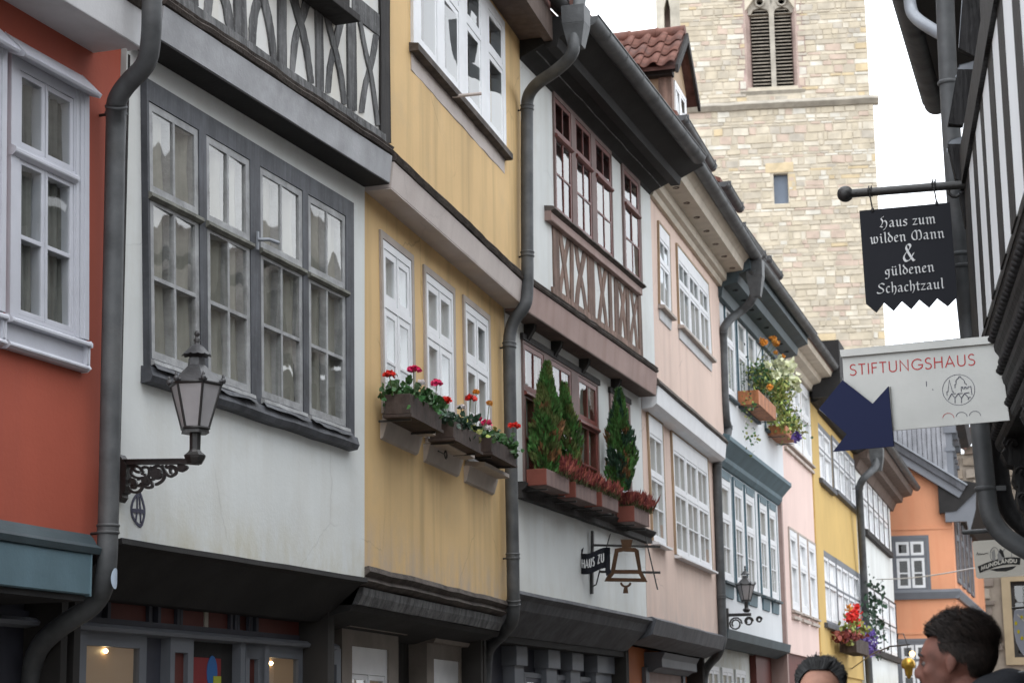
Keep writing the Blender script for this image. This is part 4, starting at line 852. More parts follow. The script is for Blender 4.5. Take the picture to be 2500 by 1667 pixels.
m = MB(); m.box(F, 0, S1, -.6, -.05, 0, 2.6); m.obj('ground_floor_wall', K['plaster_gold'], h)
body(h, F, 0, S1, 7.7); roof(h, F, 0, S1, .5, 7.8); gutter(h, F, -.2, S1+.2, .55, 7.9, r=.09)
ds = MB(); ds.box(F, -.3, .6, .1, .62, 7.55, 8.6); ds.obj('eaves_end', K['soffit_dark'], h)

# ============================================================ far white house
F = FC[8]; h = house(8, 'far_white_house', 'white house with rows of narrow windows, last of the left row'); S1 = 8.87
QA = quads([('O',418,548,545,655,795,905)]); QB = quads([('O',442,590,1090,1165,1385,1440)])
wall(h, F, .0, S1, 2.0, 7.6, [shrink(Q) for Q in QA+QB], 'plaster_white')
for Q, nn in ((QA[0],5),(QB[0],4)):
    window(h, F, Q, .02, grid([(.01+j*.98/nn, -.02+(j+1)*.98/nn) for j in range(nn)], [(.03,.45,1,1),(.47,.98,1,1)]), 'timber_dark','paint_white', sw=.09, depth=.1, pd=.07, curtain='curtain_white', sill=('timber_dark',.1,.14))
m = MB(); m.sweep(F, [(-.1,7.2),(.05,7.2),(.15,7.4),(.3,7.42),(.33,7.55),(.55,7.6),(.6,7.75),(-.1,7.8)], (-.1,0), (S1+.5,0)); m.obj('eaves', K['soffit_brown'], h); h.children[-1]['label'] = 'brown moulded eaves boards'
m = MB(); m.box(F, 0, S1, -.6, -.05, 0, 2.0); m.obj('ground_floor_wall', K['plaster_white'], h)
body(h, F, 0, S1, 7.4); roof(h, F, 0, S1+.5, .6, 7.8); gutter(h, F, -.1, S1+.9, .66, 7.85, r=.1)
# ============================================================ dormers on the left roofs
F = FC[4]
d = empty('dormer', (F.W(4.8,-.3,9)), 'tiled gable dormer on the pink house roof in front of the tower', 'dormer')
zr, ze, sa, sl, sr, nf = 11.09, 10.43, 4.82, 4.05, 5.55, -.3
m = MB(); m.prism(F, [(sl+.14,9.0),(sr-.14,9.0),(sr-.14,ze+.05),(sa,zr-.05),(sl+.14,ze+.05)], nf-2.2, nf); m.obj('cheek', K['paint_tan'], d, label='tan boarded cheek wall')
m = MB(); m.box(F, sl+.1, sl+.26, nf-.16, nf+.02, 9.0, ze+.1); m.obj('corner_post', K['timber_brown'], d)
window(d, F, [(sl+.32,ze-.1),(sr-.32,ze-.1),(sr-.32,9.35),(sl+.32,9.35)], nf+.03, grid([(.05,.48),(.52,.95)],[(.06,.94,1,2)]), 'paint_white','paint_white', gm='glass_sky')
m = MB(); m.box(F, sl+.0, sl+.16, nf-2.2, nf+.05, ze-.12, ze-.02); m.box(F, sl-.05, sl+.1, nf-2.2, nf+.12, ze-.06, ze-.03); m.obj('eaves', K['timber_dark'], d)
m = MB(); W_ = F.W
for s0, z0 in ((sl-.12, ze-.09), (sr+.12, ze-.09)):
    dx = sa - s0
    m.hexa([W_(s0,nf-2.3,z0),W_(sa,nf-2.3,zr),W_(sa,nf+.12,zr),W_(s0,nf+.12,z0),W_(s0,nf-2.3,z0+.05),W_(sa,nf-2.3,zr+.05),W_(sa,nf+.12,zr+.05),W_(s0,nf+.12,z0+.05)])
m.obj('roof', K['tile_dark'], d); rf = d.children[-1]
bb = MB()
bb.prism(F, [(sr+.14,ze-.16),(sr+.14,ze-.04),(sa,zr+.06),(sa,zr-.08)], nf+.12, nf+.16); bb.obj('barge_board', K['timber_dark'], d)
bb = MB(); bb.prism(F, [(sl-.14,ze-.04),(sl-.14,ze-.16),(sa,zr-.08),(sa,zr+.06)], nf+.12, nf+.16); bb.obj('barge_board', K['timber_dark'], d)
def pantile(o, ex, ey, ez, w_, l_, k=8):       # one S-shaped tile; ex across, ey down the slope, ez out
    m = MB(); m.smooth = True; vs = []
    for j in (0, 1):
        for i in range(k+1):
            x = i/k; h = .035*math.sin(x*2*math.pi*.95+.4) + .012
            for t in (0, -.014): vs.append(o + ex*(x*w_) + ey*(j*l_) + ez*(h + .03*j + t))
    n = 2*(k+1); fs = []
    for i in range(k): a = 2*i; fs += [(a,a+2,n+a+2,n+a),(a+1,n+a+1,n+a+3,a+3),(n+a,n+a+2,n+a+3,n+a+1)]
    fs += [(0,n,n+1,1),(2*k,2*k+1,n+2*k+1,n+2*k)]
    m.add(vs, fs); return m
A_ = Vector(W_(sl-.14,nf+.12,ze-.04)); Bv = Vector(W_(sa,nf+.12,zr+.06)); ey = (A_-Bv).normalized(); ex = (Vector(W_(sa,nf-2.3,0))-Vector(W_(sa,nf,0))).normalized(); ez = ex.cross(ey).normalized()
if ez.z < 0: ez = -ez
ln = (A_-Bv).length
base = None
for r_ in range(3):
    for c_ in range(10):
        o = Bv + ey*(ln/3*r_ - .02) + ex*(c_*.235) + ez*.02
        pantile(o, ex, ey, ez, .25, ln/3+.07).obj('tile', K['tile_red'], rf)
for c_ in range(6):
    m = MB(); o = Bv + ex*(c_*.4) + Vector((0,0,.03)); m.tube([o, o+ex*.36, o+ex*.40], [.085,.075,.10], 10); m.obj('ridge_tile', K['tile_red'], rf)
def small_dormer(F, s0, s1, n, zg, label, gut=True, hh=1.1):
    d = empty('dormer', F.W(s0,n,zg-hh), label, 'dormer', 'low dormers along the left roofs')
    m = MB(); m.box(F, s0+.08, s1-.08, n-1.8, n-.12, zg-hh, zg-.04); m.obj('cheek', K['tile_dark'], d)
    m = MB(); m.hexa([F.W(s0,n-2.2,zg+.8),F.W(s1,n-2.2,zg+.8),F.W(s1,n,zg),F.W(s0,n,zg),F.W(s0,n-2.2,zg+.88),F.W(s1,n-2.2,zg+.88),F.W(s1,n,zg+.06),F.W(s0,n,zg+.06)]); m.obj('roof', K['tile_red'], d)
    window(d, F, [(s0+.25,zg-.15),(s1-.25,zg-.15),(s1-.25,zg-hh+.15),(s0+.25,zg-hh+.15)], n-.1, grid([(.05,.48),(.52,.95)],[(.06,.94,1,1)]), 'paint_white','paint_white')
    if gut: gutter(d, F, s0-.05, s1+.05, n+.05, zg-.02, r=.07, m='zinc')
    for s in (s0+.1, s1-.1): m = MB(); m.box(F, s, s+.02, n+.0, n+.13, zg-.09, zg+.03); m.obj('gutter_strap', K['zinc'], d)
for Fd, a_, b_, lab in ((FC[4],(1666,326),(1739,432),'low dormer with grey gutter nearest behind the long eaves gutter'),(FC[4],(1771,482),(1807,532),'short low dormer with grey gutter in the middle, below the tower slit window'),
                        (FC[5],(1808,590),(1862,640),'red tiled low dormer above the teal eaves'),(FC[5],(1872,664),(1903,692),'farthest low dormer, tiny behind the gutter')):
    s0_, z0_ = Fd.at(*a_, .34); s1_, z1_ = Fd.at(*b_, .34); small_dormer(Fd, s0_, s1_, .28, (z0_+z1_)/2+.2, lab, hh=1.0)

# ============================================================ church tower
D = 80.0
pc = far(1662, horizon(1662), D); tt = heading(2700).to_3d()
th = heading(-40000); th = -th if th.x < 0 else th
TW = Face((pc.x, pc.y), t=th)                  # front wall: s from left to right, n towards the lane
if TW.n.dot(Vector((pc.x, pc.y))) > 0: TW.n = -TW.n
tx = lambda x, y, n=0: TW.at(x, y, n)
W0, W1 = tx(1662,120)[0], tx(2118,120)[0]; WL0, WL1 = tx(1656,300)[0]-.12, tx(2134,300)[0]; zs = (tx(1660,268)[1]+tx(2130,252)[1])/2; ztop = 36.0
tw = empty('church_tower', (pc.x, pc.y, 0), 'tall square rubble stone church tower with paired louvred belfry openings', 'church tower')
bl = [tx(1838,-30),tx(1874,-6),tx(1887,40),tx(1892,213),tx(1845,213),tx(1836,40)]
zsill = tx(1890,210)[1]; ztopl = tx(1880,15)[1]
s_l = [tx(x,120)[0] for x in (1836,1882,1892,1934)]
z_ap = tx(1880,22)[1]
bel = [(tx(1822,120)[0],zsill),(tx(1944,120)[0],zsill),(tx(1944,120)[0],z_ap),(tx(1885,0)[0],z_ap+1.6),(tx(1822,120)[0],z_ap)]
slit = [(tx(1888,430)[0],tx(1890,425)[1]),(tx(1923,430)[0],tx(1890,425)[1]),(tx(1923,430)[0],tx(1905,498)[1]),(tx(1888,430)[0],tx(1905,498)[1])]
m = MB(); m.prism(TW, [(W0,zs),(W1,zs),(W1,ztop),(W0,ztop)], -1.2, -.09, [bel]); m.obj('belfry_wall', K['mortar'], tw)
m = MB(); m.prism(TW, [(WL0,0),(WL1,0),(WL1,zs),(WL0,zs)], -1.2, .03, [slit]); m.obj('shaft_wall', K['mortar'], tw)
m = MB(); m.box(TW, W0+.02, W1-.02, -7.5, -1.2, 0, ztop); m.obj('core', K['mortar'], tw)
m = MB(); m.sweep(TW, [(-.2,-.12),(.12,-.12),(.30,.06),(.28,.12),(0,.28),(-.2,.28)], (WL0-.18,zs), (WL1+.22,zs), 14, .015); m.obj('string_course', K['string_stone'], tw)
# louvres, mullion and reveals
for a, b in ((s_l[0],s_l[1]-.03),(s_l[2]+.03,s_l[3])):
    zt = zsill; k = 0; z = zsill + .1
    while z < z_ap+.15:
        m = MB(); m.hexa([TW.W(a,-.75,z+.09),TW.W(b,-.75,z+.09),TW.W(b,-.42,z-.04),TW.W(a,-.42,z-.04),TW.W(a,-.75,z+.13),TW.W(b,-.75,z+.13),TW.W(b,-.42,z+.0),TW.W(a,-.42,z+.0)])
        m.obj('louver', K['louver'], tw); z += .155
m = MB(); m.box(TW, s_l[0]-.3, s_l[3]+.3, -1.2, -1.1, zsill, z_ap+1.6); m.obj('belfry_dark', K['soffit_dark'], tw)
m = MB(); m.box(TW, s_l[1]-.02, s_l[2]+.02, -.75, -.3, zsill, z_ap+.3); m.obj('mullion', K['string_stone'], tw, label='pale stone mullion between the louvres')
m.__init__(); 
for c0, c1 in ((s_l[0],s_l[1]),(s_l[2],s_l[3])):       # pointed tracery heads with a round eye
    c = (c0+c1)/2; hw = (c1-c0)/2
    o = [(c0-.12,z_ap-.1),(c1+.12,z_ap-.1),(c1+.12,z_ap+1.4),(c0-.12,z_ap+1.4)]
    hole = [(c-hw,z_ap-.1+.001),(c+hw,z_ap-.1+.001),(c+hw*.8,z_ap+.2),(c,z_ap+.42),(c-hw*.8,z_ap+.2)]
    m = MB(); m.prism(TW, o, -.62, -.34, [[(c-hw,z_ap-.09),(c+hw,z_ap-.09),(c+hw*.75,z_ap+.1),(c,z_ap+.2),(c-hw*.75,z_ap+.1)],[(c+.15*math.cos(t*.785),z_ap+.42+.15*math.sin(t*.785)) for t in range(8)]]); m.obj('tracery', K['string_stone'], tw)
    m = MB(); m.tube([TW.W(c+.19*math.cos(t*.785),-.3,z_ap+.42+.19*math.sin(t*.785)) for t in range(9)], .05, 6); m.obj('tracery_ring', K['string_stone'], tw)
m = MB()
for sgn, a0, a1 in ((1, bel[0][0], s_l[0]-.02), (-1, bel[1][0], s_l[3]+.02)):
    m.hexa([TW.W(a0-.02*sgn,-.07,zsill-.1),TW.W(a1,-.6,zsill),TW.W(a1,-.8,zsill),TW.W(a0-.4*sgn,-.09,zsill-.1),TW.W(a0-.02*sgn,-.07,z_ap+1.5),TW.W(a1,-.6,z_ap+1.5),TW.W(a1,-.8,z_ap+1.5),TW.W(a0-.4*sgn,-.09,z_ap+1.5)])
m.obj('reveal', K['reveal_pink'], tw); tw.children[-1]['kind'] = 'stuff'
m = MB(); m.hexa([TW.W(bel[0][0]-.3,-.1,zsill-.35),TW.W(bel[1][0]+.3,-.1,zsill-.35),TW.W(s_l[3]+.1,-.7,zsill-.2),TW.W(s_l[0]-.1,-.7,zsill-.2),TW.W(bel[0][0]-.3,.02,zsill-.2),TW.W(bel[1][0]+.3,.02,zsill-.2),TW.W(s_l[3]+.1,-.7,zsill+.06),TW.W(s_l[0]-.1,-.7,zsill+.06)]); m.obj('belfry_sill', K['string_stone'], tw)
m = MB(); m.prism(TW, slit, -.3, -.25); m.obj('slit_shutter', K['window_blue'], tw)
c_ = slit; ww = .3
m = MB(); m.box(TW, c_[0][0]-.33, c_[1][0]+.26, -.2, .07, c_[0][1]+.03, c_[0][1]+.47); m.obj('lintel', SK[4], tw, bevel=.03)
m = MB(); m.box(TW, c_[1][0]+.01, c_[1][0]+.33, -.2, .065, c_[2][1]+.4, c_[0][1]-.02); m.obj('jamb', SK[4], tw, bevel=.03)
m = MB(); m.box(TW, c_[0][0]-.5, c_[1][0]+.5, -.2, .075, c_[2][1]-.2, c_[2][1]-.02); m.obj('slit_sill', SK[0], tw, bevel=.03)
# stair turret on the left with a narrow lancet
TS = tx(1604,120,-2.2)[0]
m = MB(); m.prism(TW, [(TS,14),(W0+.05,14),(W0+.05,ztop),(TS,ztop)], -4.5, -2.2, [[(tx(1621,100,-2.2)[0],tx(1630,262,-2.2)[1]),(tx(1638,100,-2.2)[0],tx(1630,262,-2.2)[1]),(tx(1637,60,-2.2)[0],tx(1637,20,-2.2)[1]),(tx(1629,0,-2.2)[0],tx(1629,-12,-2.2)[1]),(tx(1622,60,-2.2)[0],tx(1622,20,-2.2)[1])]]); m.obj('stair_turret', SK[6], tw)
m = MB(); m.box(TW, TS+.1, W0, -3.6, -3.2, 14, ztop); m.obj('lancet_dark', K['reveal_pink'], tw)
# rubble courses: every stone a block of its own
random.seed(21)
def block(seed, mt):
    random.seed(seed); m = MB(); vs = []
    for x in (0,1):
        for z in (0,1):
            for y, e in ((0,0),(1,.035)):
                vs.append((x + (e if x==0 else -e) + U(-.02,.02), -y, z + (e*1.6 if z==0 else -e*1.6) + U(-.09,.09)))
    # index: x*4+z*2+y
    m.add([vs[i] for i in (0,4,5,1,2,6,7,3)], [(3,2,1,0),(4,5,6,7),(0,1,5,4),(1,2,6,5),(2,3,7,6),(3,0,4,7)])
    me = bpy.data.meshes.new('stone'); me.from_pydata(m.v, [], m.f); me.materials.append(mt); return me, m
blocks = [[block(100*j+i, SK[j]) for i in range(3)] for j in range(8)]
random.seed(33)
stones = []
def covered(s0, s1, z0, z1, P):
    xs = [p[0] for p in P]; zs_ = [p[1] for p in P]; return s1 > min(xs) and s0 < max(xs) and z1 > min(zs_) and z0 < max(zs_)
for (a, b, z0, z1, off, hol) in ((W0, W1, zs+.29, 32.5, -.09, [(bel[0][0]-.05,zsill-.35),(bel[1][0]+.05,z_ap+1.7)]), (WL0, WL1, 10.5, zs-.13, .03, [(slit[0][0]-.02,slit[2][1]-.2),(slit[1][0]+.02,slit[0][1]+.03)])):
    z = z0
    while z < z1:
        hgt = U(.10,.26) if R() < .8 else U(.26,.40); hgt = min(hgt, z1 - z)
        if hgt < .07: break
        s = a
        while s < b - .02:
            ln_ = U(.16,.6) if R() < .8 else U(.6,1.0)
            quoin = s == a or s + ln_ > b - .35
            if s + ln_ > b - .15: ln_ = b - s
            nz_ = hgt
            mi = random.choices(range(8), (6,6,5,3,.6,2,2,3))[0]
            if quoin: mi = random.choices(range(8), (3,2,2,2,2.5,1,2,1))[0]
            e = s + ln_
            if not covered(s, e, z, z+nz_, hol): stones.append((s, e, z, z+nz_, off, mi, U(.01,.04)))
            else:
                lo, hi = min(hol[0][0],hol[1][0]), max(hol[0][0],hol[1][0])
                if s < lo - .12: stones.append((s, lo, z, z+nz_, off, mi, U(.02,.06)))
                if e > hi + .12: stones.append((hi, e, z, z+nz_, off, mi, U(.02,.06)))
            s = e
        z += hgt
stones.sort(key=lambda t: -(t[1]-t[0])*(t[3]-t[2]))
ang = math.atan2(TW.t.y, TW.t.x); rest = MB(); nn_ = 0
def facing_sign(): return 1
for (s0, s1, z0, z1, off, mi, pr) in stones:
    g_ = U(.006,.016); random.seed(nn_); me, bm_ = blocks[mi][random.randrange(3)]
    sx, sz, sy = s1-s0-2*g_, z1-z0-2*g_, pr+.04
    if nn_ < 290:
        o = bpy.data.objects.new('stone', me); col.objects.link(o); o.parent = tw
        o.location = TW.W(s0+g_, off-.04, z0+g_) - tw.location; o.rotation_euler = (0,0,ang); o.scale = (sx, sy, sz)
    else:
        rest.cur = mi; rest.add([TW.W(s0+g_+v[0]*sx, off-.04-v[1]*sy, z0+g_+v[2]*sz) for v in bm_.v], bm_.f)
    nn_ += 1
tag(rest.obj('stones', SK, tw), kind='stuff')

# ============================================================ orange house across the end of the lane
OD = 54.0
pa = far(2150, 1300, OD); pb = far(2322, 1300, OD)
OF = Face((pa.x,pa.y),(pb.x,pb.y)); OF.n = -OF.n if OF.n.dot(OF.p) > 0 else OF.n
oh = empty('orange_house', (pa.x,pa.y,0), 'orange house with grey trim and steep gable, across the end of the lane', 'house')
ox = lambda z,x,y,n=0: OF.at(*q(z,(x,y)),n)
S_r = ox('S',458,400)[0]
z1f = ox('S',300,990)[1]; z2f = ox('S',300,558)[1]
def orow(lst):
    r = []
    for x0,x1,y0,y1 in lst:
        a = ox('S',x0,(y0+y1)/2); b = ox('S',x1,(y0+y1)/2); t = ox('S',(x0+x1)/2,y0)[1]; l = ox('S',(x0+x1)/2,y1)[1]; r.append([(a[0],t),(b[0],t),(b[0],l),(a[0],l)])
    return r
QW = orow([(92,300,628,965),(128,330,1300,1640)])
ridge = ox('k',150,470); eave = ox('k',1230,1110)
gl = [( -3,0),(S_r,0),(S_r,eave[1]-.1),(ridge[0]-1.6, ridge[1]+1.0),(-3,ridge[1]+1.0)]
m = MB(); m.prism(OF, gl, -.3, 0, [shrink(Q,.02) for Q in QW]); m.obj('front_wall', K['plaster_orange'], oh)
for Q in QW: window(oh, OF, Q, .03, grid([(.06,.48),(.52,.94)], [(.05,.32,1,1),(.37,.95,1,2)]), 'grey_paint','paint_white', sw=.07, bw=.035, depth=.12, archi='grey_paint', aw=.09)
sd_ = heading(2700)
ps = OF.W(S_r,0,0); FS = Face((ps.x,ps.y), t=sd_)     # right side wall running away from us
m = MB(); m.box(FS, 0, 14, -.2, 0, 0, eave[1]+.1); m.obj('side_wall', K['plaster_orange'], oh)
for i in range(4):
    s = .8 + i*1.9; Q = [(s,z1f+2.35),(s+1.0,z1f+2.35),(s+1.0,z1f+.35),(s,z1f+.35)]
    window(oh, FS, Q, .05, grid([(.05,.95)], [(.05,.36,1,1),(.4,.95,1,1)]), 'grey_paint','grey_paint', depth=.06, archi='grey_paint', aw=.12)
m = MB(); m.sweep(OF, [(-.02,-.12),(.08,-.12),(.14,.06),(.12,.12),(-.02,.14)], (-3,z1f), (S_r+.1,z1f)); m.sweep(FS, [(-.02,-.12),(.08,-.12),(.14,.06),(.12,.12),(-.02,.14)], (-.1,z1f), (14,z1f)); tag(m.obj('string_course', K['grey_paint'], oh), kind=None)
m = MB(); m.box(OF, -3, S_r+.01, -.02, .02, z2f-.03, z2f+.03); m.obj('plaster_joint', K['plaster_orange'], oh)
m = MB(); m.box(OF, -3, S_r+.01, -.02, .02, ox('S',200,1240)[1]-.04, ox('S',200,1240)[1]+.04); m.obj('plaster_joint', K['plaster_orange'], oh)
e2 = ox('k',1480,1130); tl = ox('k',330,430)
dv = Vector((e2[0]-tl[0], e2[1]-tl[1])).normalized(); nv = Vector((dv.y,-dv.x)) if dv.x < 0 else Vector((-dv.y, dv.x))
def gboard(o0, o1, n0, n1, mt, nm):
    a = Vector(tl) - dv*3.2; b = Vector(e2); m = MB(); m.prism(OF, [tuple(a+nv*o0),tuple(b+nv*o0),tuple(b+nv*o1),tuple(a+nv*o1)], n0, n1); return m.obj(nm, K[mt], oh)
gboard(-.32,-.12,-.2,.30,'grey_paint','barge_board'); gboard(-.12,.06,-.2,.36,'paint_slate','barge_board'); gboard(.06,.10,-6,.40,'zinc_light','verge_flashing')
m = MB(); c0 = ox('k',1135,1120,.2); c1 = ox('k',1400,1330,.2)
m.prism(OF, [(c0[0],c0[1]),(c0[0],c0[1]-.9),(c0[0]+.55,c0[1]-.9),(c0[0]+.6,c0[1]-1.25),(c0[0]+.8,c0[1]-.6),(c0[0]+.85,c0[1])], .01, .22); m.obj('corner_bracket', K['grey_paint'], oh)
m = MB(); m.sweep(FS, [(-.3,eave[1]-.7),(.15,eave[1]-.65),(.75,eave[1]-.1),(.8,eave[1]+.05),(-.3,eave[1]+.3)], (-.25,0), (14,0)); m.obj('eaves', K['soffit_dark'], oh); 
gutter(oh, FS, -.3, 14, .9, eave[1]+.1, r=.13)
m = MB(); m.box(OF, -3, S_r-.3, -9, -.9, 0, eave[1]+.5); m.obj('interior', K['interior'], oh)
# big boarded dormer above the verge
dz0, dz1 = ox('k',1300,900)[1]-1, ox('k',700,120)[1]+1.5
ds0, ds1 = ox('k',300,300,-1.0)[0]-1.0, ox('k',1170,300,-1.0)[0]
dm = empty('dormer', OF.W(ds0,-1,dz0), 'large grey boarded dormer rising behind the orange gable', 'dormer')
nb = 19
for i in range(nb):
    a = ds0+(ds1-ds0)*i/nb; b = ds0+(ds1-ds0)*(i+1)/nb; m = MB(); m.box(OF, a+.008, b-.008, -1.1, -1.0+U(0,.02), dz0, dz1); m.obj('board', K['grey_board'], dm)
m = MB(); m.box(OF, ds0, ds1, -6, -1.12, dz0, dz1); m.obj('core', K['timber_dark'], dm)
pd = OF.W(ds1,-1.0,0); FD = Face((pd.x,pd.y), t=heading(2500))
for i in range(4):
    s = i*1.35; m = MB(); m.box(FD, s, s+.18, -.05, .16, dz0, dz1-1.5-.0*i); m.box(FD, s-.05, s+.25, -.05, .28, dz1-1.6, dz1-1.35); m.box(FD, s-.03, s+.23, -.05, .22, dz1-2.1, dz1-2.0); m.obj('pilaster', K['grey_paint'], dm)
    m = MB(); m.box(FD, s+.2, s+.3, -.05, .1, dz0, dz1-1.5); m.obj('window_frame', K['paint_white'], dm)
    if i % 2: m = MB(); m.box(FD, s+.3, s+.9, -.05, .04, dz0, dz1); m.obj('panel', K['plaster_orange'], dm)
m = MB(); m.sweep(FD, [(-.3,dz1-1.3),(.5,dz1-1.2),(.6,dz1-1.0),(.2,dz1),(-.3,dz1)], (0,0), (6,0)); m.obj('eaves', K['paint_slate'], dm)

# ============================================================ rubble stone building at the far right
SD = 70.0
pa = far(2345, horizon(2345), SD); pb = far(2600, horizon(2600), SD)
SF = Face((pa.x,pa.y),(pb.x,pb.y)); SF.n = -SF.n if SF.n.dot(SF.p) > 0 else SF.n
sh = empty('stone_building', (pa.x,pa.y,0), 'brown rubble stone building at the far right behind the white enamel sign', 'building')
sx_ = lambda z,x,y: SF.at(*q(z,(x,y)),0)
w0 = sx_('S',805,900); w1 = sx_('S',850,1000); wt = sx_('S',850,905)[1]; wb = sx_('S',850,1400)[1]
wq = [(w1[0],wt),(w1[0]+1.6,wt),(w1[0]+1.6,wb),(w1[0],wb)]
ga = sx_('k',1530,470); gb = sx_('k',1600,370)
m = MB(); m.prism(SF, [(-4,0),(14,0),(14,ga[1]+9),(gb[0]+4,ga[1]+6),(ga[0],ga[1]-.2),(ga[0]-.2,ga[1]-.2),(-4,ga[1]-.6)], -.6, -.03, [wq]); m.obj('wall', K['stone_mortar'], sh)
m = MB(); m.prism(SF, [(ga[0]-.1,ga[1]-.1),(gb[0]+4,ga[1]+6),(gb[0]+4,ga[1]+6.4),(ga[0]-.3,ga[1]+.1)], -.6, .3); m.obj('verge', K['tile_red'], sh)
m = MB(); m.prism(SF, [(wq[0][0]-.30,wt+.22),(wq[1][0]+.3,wt+.22),(wq[1][0]+.3,wb-.25),(wq[0][0]-.30,wb-.25)], -.1, .08, [wq]); m.obj('window_surround', K['stone_surround'], sh)
window(sh, SF, wq, -.1, grid([(.04,.48),(.52,.96)], [(.03,.97,2,4)]), 'timber_dark','timber_dark', sw=.06, gm='glass_sky')
m = MB(); m.box(SF, -4, 14, -6, -1.2, 0, ga[1]-.3); m.obj('interior', K['interior'], sh)
random.seed(4); z = 1.2; cnt = 0; rest = MB(); sm_ = []
for i in range(4): sm_.append(mat('rubble_%d' % i, [(.20,.165,.13),(.16,.125,.10),(.25,.215,.18),(.17,.14,.12)][i], rough=.95, var=.3, scale=2, bump=.5, bs=10))
while z < ga[1]-.3:
    hgt = U(.22,.42); s = -.2
    while s < 4.2:
        ln_ = U(.3,.8)
        if not covered(s, s+ln_, z, z+hgt, [(wq[0][0]-.30,wb-.25),(wq[1][0]+.3,wt+.22)]):
            m = MB(); j = .05; P4 = [SF.W(s+.02+U(0,j), -.04, z+.02+U(0,j)), SF.W(s+ln_-.02-U(0,j), -.04, z+.02+U(0,j)), SF.W(s+ln_-.02-U(0,j), -.04, z+hgt-.02-U(0,j)), SF.W(s+.02+U(0,j), -.04, z+hgt-.02-U(0,j))]
            nn = SF.n.to_3d() if len(SF.n) == 2 else SF.n; nn = Vector((SF.n.x, SF.n.y, 0)); pr = U(.05,.13); c = sum(P4, Vector())/4
            Q4 = [p + (c-p)*.12 + nn*pr for p in P4]
            f6 = [(0,1,2,3),(4,5,6,7),(0,1,5,4),(1,2,6,5),(2,3,7,6),(3,0,4,7)]
            vis = 2.0 < z < 9
            if vis and cnt < 230: m.add(P4+Q4, f6); m.obj('stone', sm_[random.randrange(4)], sh); cnt += 1
            else: rest.cur = random.randrange(4); rest.add(P4+Q4, f6)
        s += ln_
    z += hgt
tag(rest.obj('stones', sm_, sh), kind='stuff')

# ============================================================ right-hand row
RH = heading(2115)                             # direction of the near right front
r0_ = ray(2370,620); ac = math.acos(RH.dot(Vector((r0_.x,r0_.y)).normalized())); d0 = .62/math.sin(ac)
pr_ = far(2370, 620, d0)
RF = Face((pr_.x, pr_.y), t=-RH)               # s runs from the far corner towards us, n points into the lane
if RF.n.x > 0: RF.n = -RF.n
rh = empty('black_timbered_house', (pr_.x,pr_.y,0), 'white house with close black timber studs over a carved black jetty, at the right edge', 'house')
sJ, zJ = RF.at(2387,888,.0); zT = RF.at(2364,407,.015)[1]
m = MB(); m.box(RF, 0, 11, -.2, 0.0, zJ, zT+.05); m.obj('core', K['timber_black'], rh)
edges = [(1430,1468),(1508,1562),(1600,1655),(1712,1780),(1838,1930)]
for x0, x1 in edges:
    a = RF.at(*q('P',(x0,120)),.02)[0]; b = RF.at(*q('P',(x1,120)),.02)[0]
ss = []; 
for x0, x1, y in ((1438,1485,300),(1522,1580,300),(1612,1680,300),(1735,1800,300),(1852,1945,150)):
    ss.append((RF.at(*q('P',(x0,y)),.02)[0], RF.at(*q('P',(x1,y)),.02)[0]))
pw_ = ss[-1][1]-ss[-1][0]; gap = ss[-1][0]-ss[-2][1]; s = ss[-1][1]+gap
while s < 9: ss.append((s, s+pw_)); s += pw_+gap
for a, b in ss:
    m = MB(); m.prism(RF, [(a,zJ+.02),(b,zJ+.02),(b,zT-.02),(a,zT-.02)], 0, .015); m.obj('infill_panel', K['plaster_blue_white'], rh)
pv = 0.0
for a, b in ss+[(99,99)]:
    if a > 50: break
    m = MB(); m.box(RF, pv, a, 0, .0168, zJ+.02, zT-.01); m.obj('stud', K['timber_black'], rh); pv = b
m = MB(); m.box(RF, -.02, 9, 0, .035, zT-.01, zT+.16); m.obj('head_beam', K['timber_black'], rh)
JS = RF.side(sJ)
if JS.n.dot(JS.p) > 0: JS.n = -JS.n
def jp(x, y): return JS.at(x, y)              # (out from the wall, height) in the section at the far end of the jetty
m = MB(); m.sweep(RF, [(-.1,zJ-.012),(.012,zJ-.014),(.014,zJ+.004),(.004,zJ+.012),(-.1,zJ+.03)], (sJ,0), (10,0)); m.obj('sill_moulding', K['timber_dark'], rh)
lo_ = jp(2440,1095); m = MB(); prof = [(.008,zJ-.012)]
for i in range(6):                             # shallow roll mouldings of the sloping carved jetty
    t0_, t1_ = i/6, (i+1)/6
    for t_, o_ in ((t0_+.02,.0),(t0_+.05,.010),(t0_+.11,.010),(t1_-.01,.0)): prof.append((lo_[0]*t_+.002+o_, zJ-.02+(lo_[1]-zJ)*t_))
prof += [(lo_[0]-.5, lo_[1]-.02), (lo_[0]-.5, zJ-.012)]
m.sweep(RF, prof, (sJ,0), (10,0), 1); m.obj('carved_jetty', K['timber_black'], rh)
kn = MB()
for r_ in range(3):
    t = (r_+.5)/3; s = sJ+.08
    while s < 6:
        kn.ball(RF.W(s, lo_[0]*t+.006, zJ-.02+(lo_[1]-zJ)*t), (.03,.02,.022), 8, 5, Matrix.Rotation(.7,3,'X')); s += .085
tag(kn.obj('carved_rope', K['timber_black'], rh), kind='stuff')
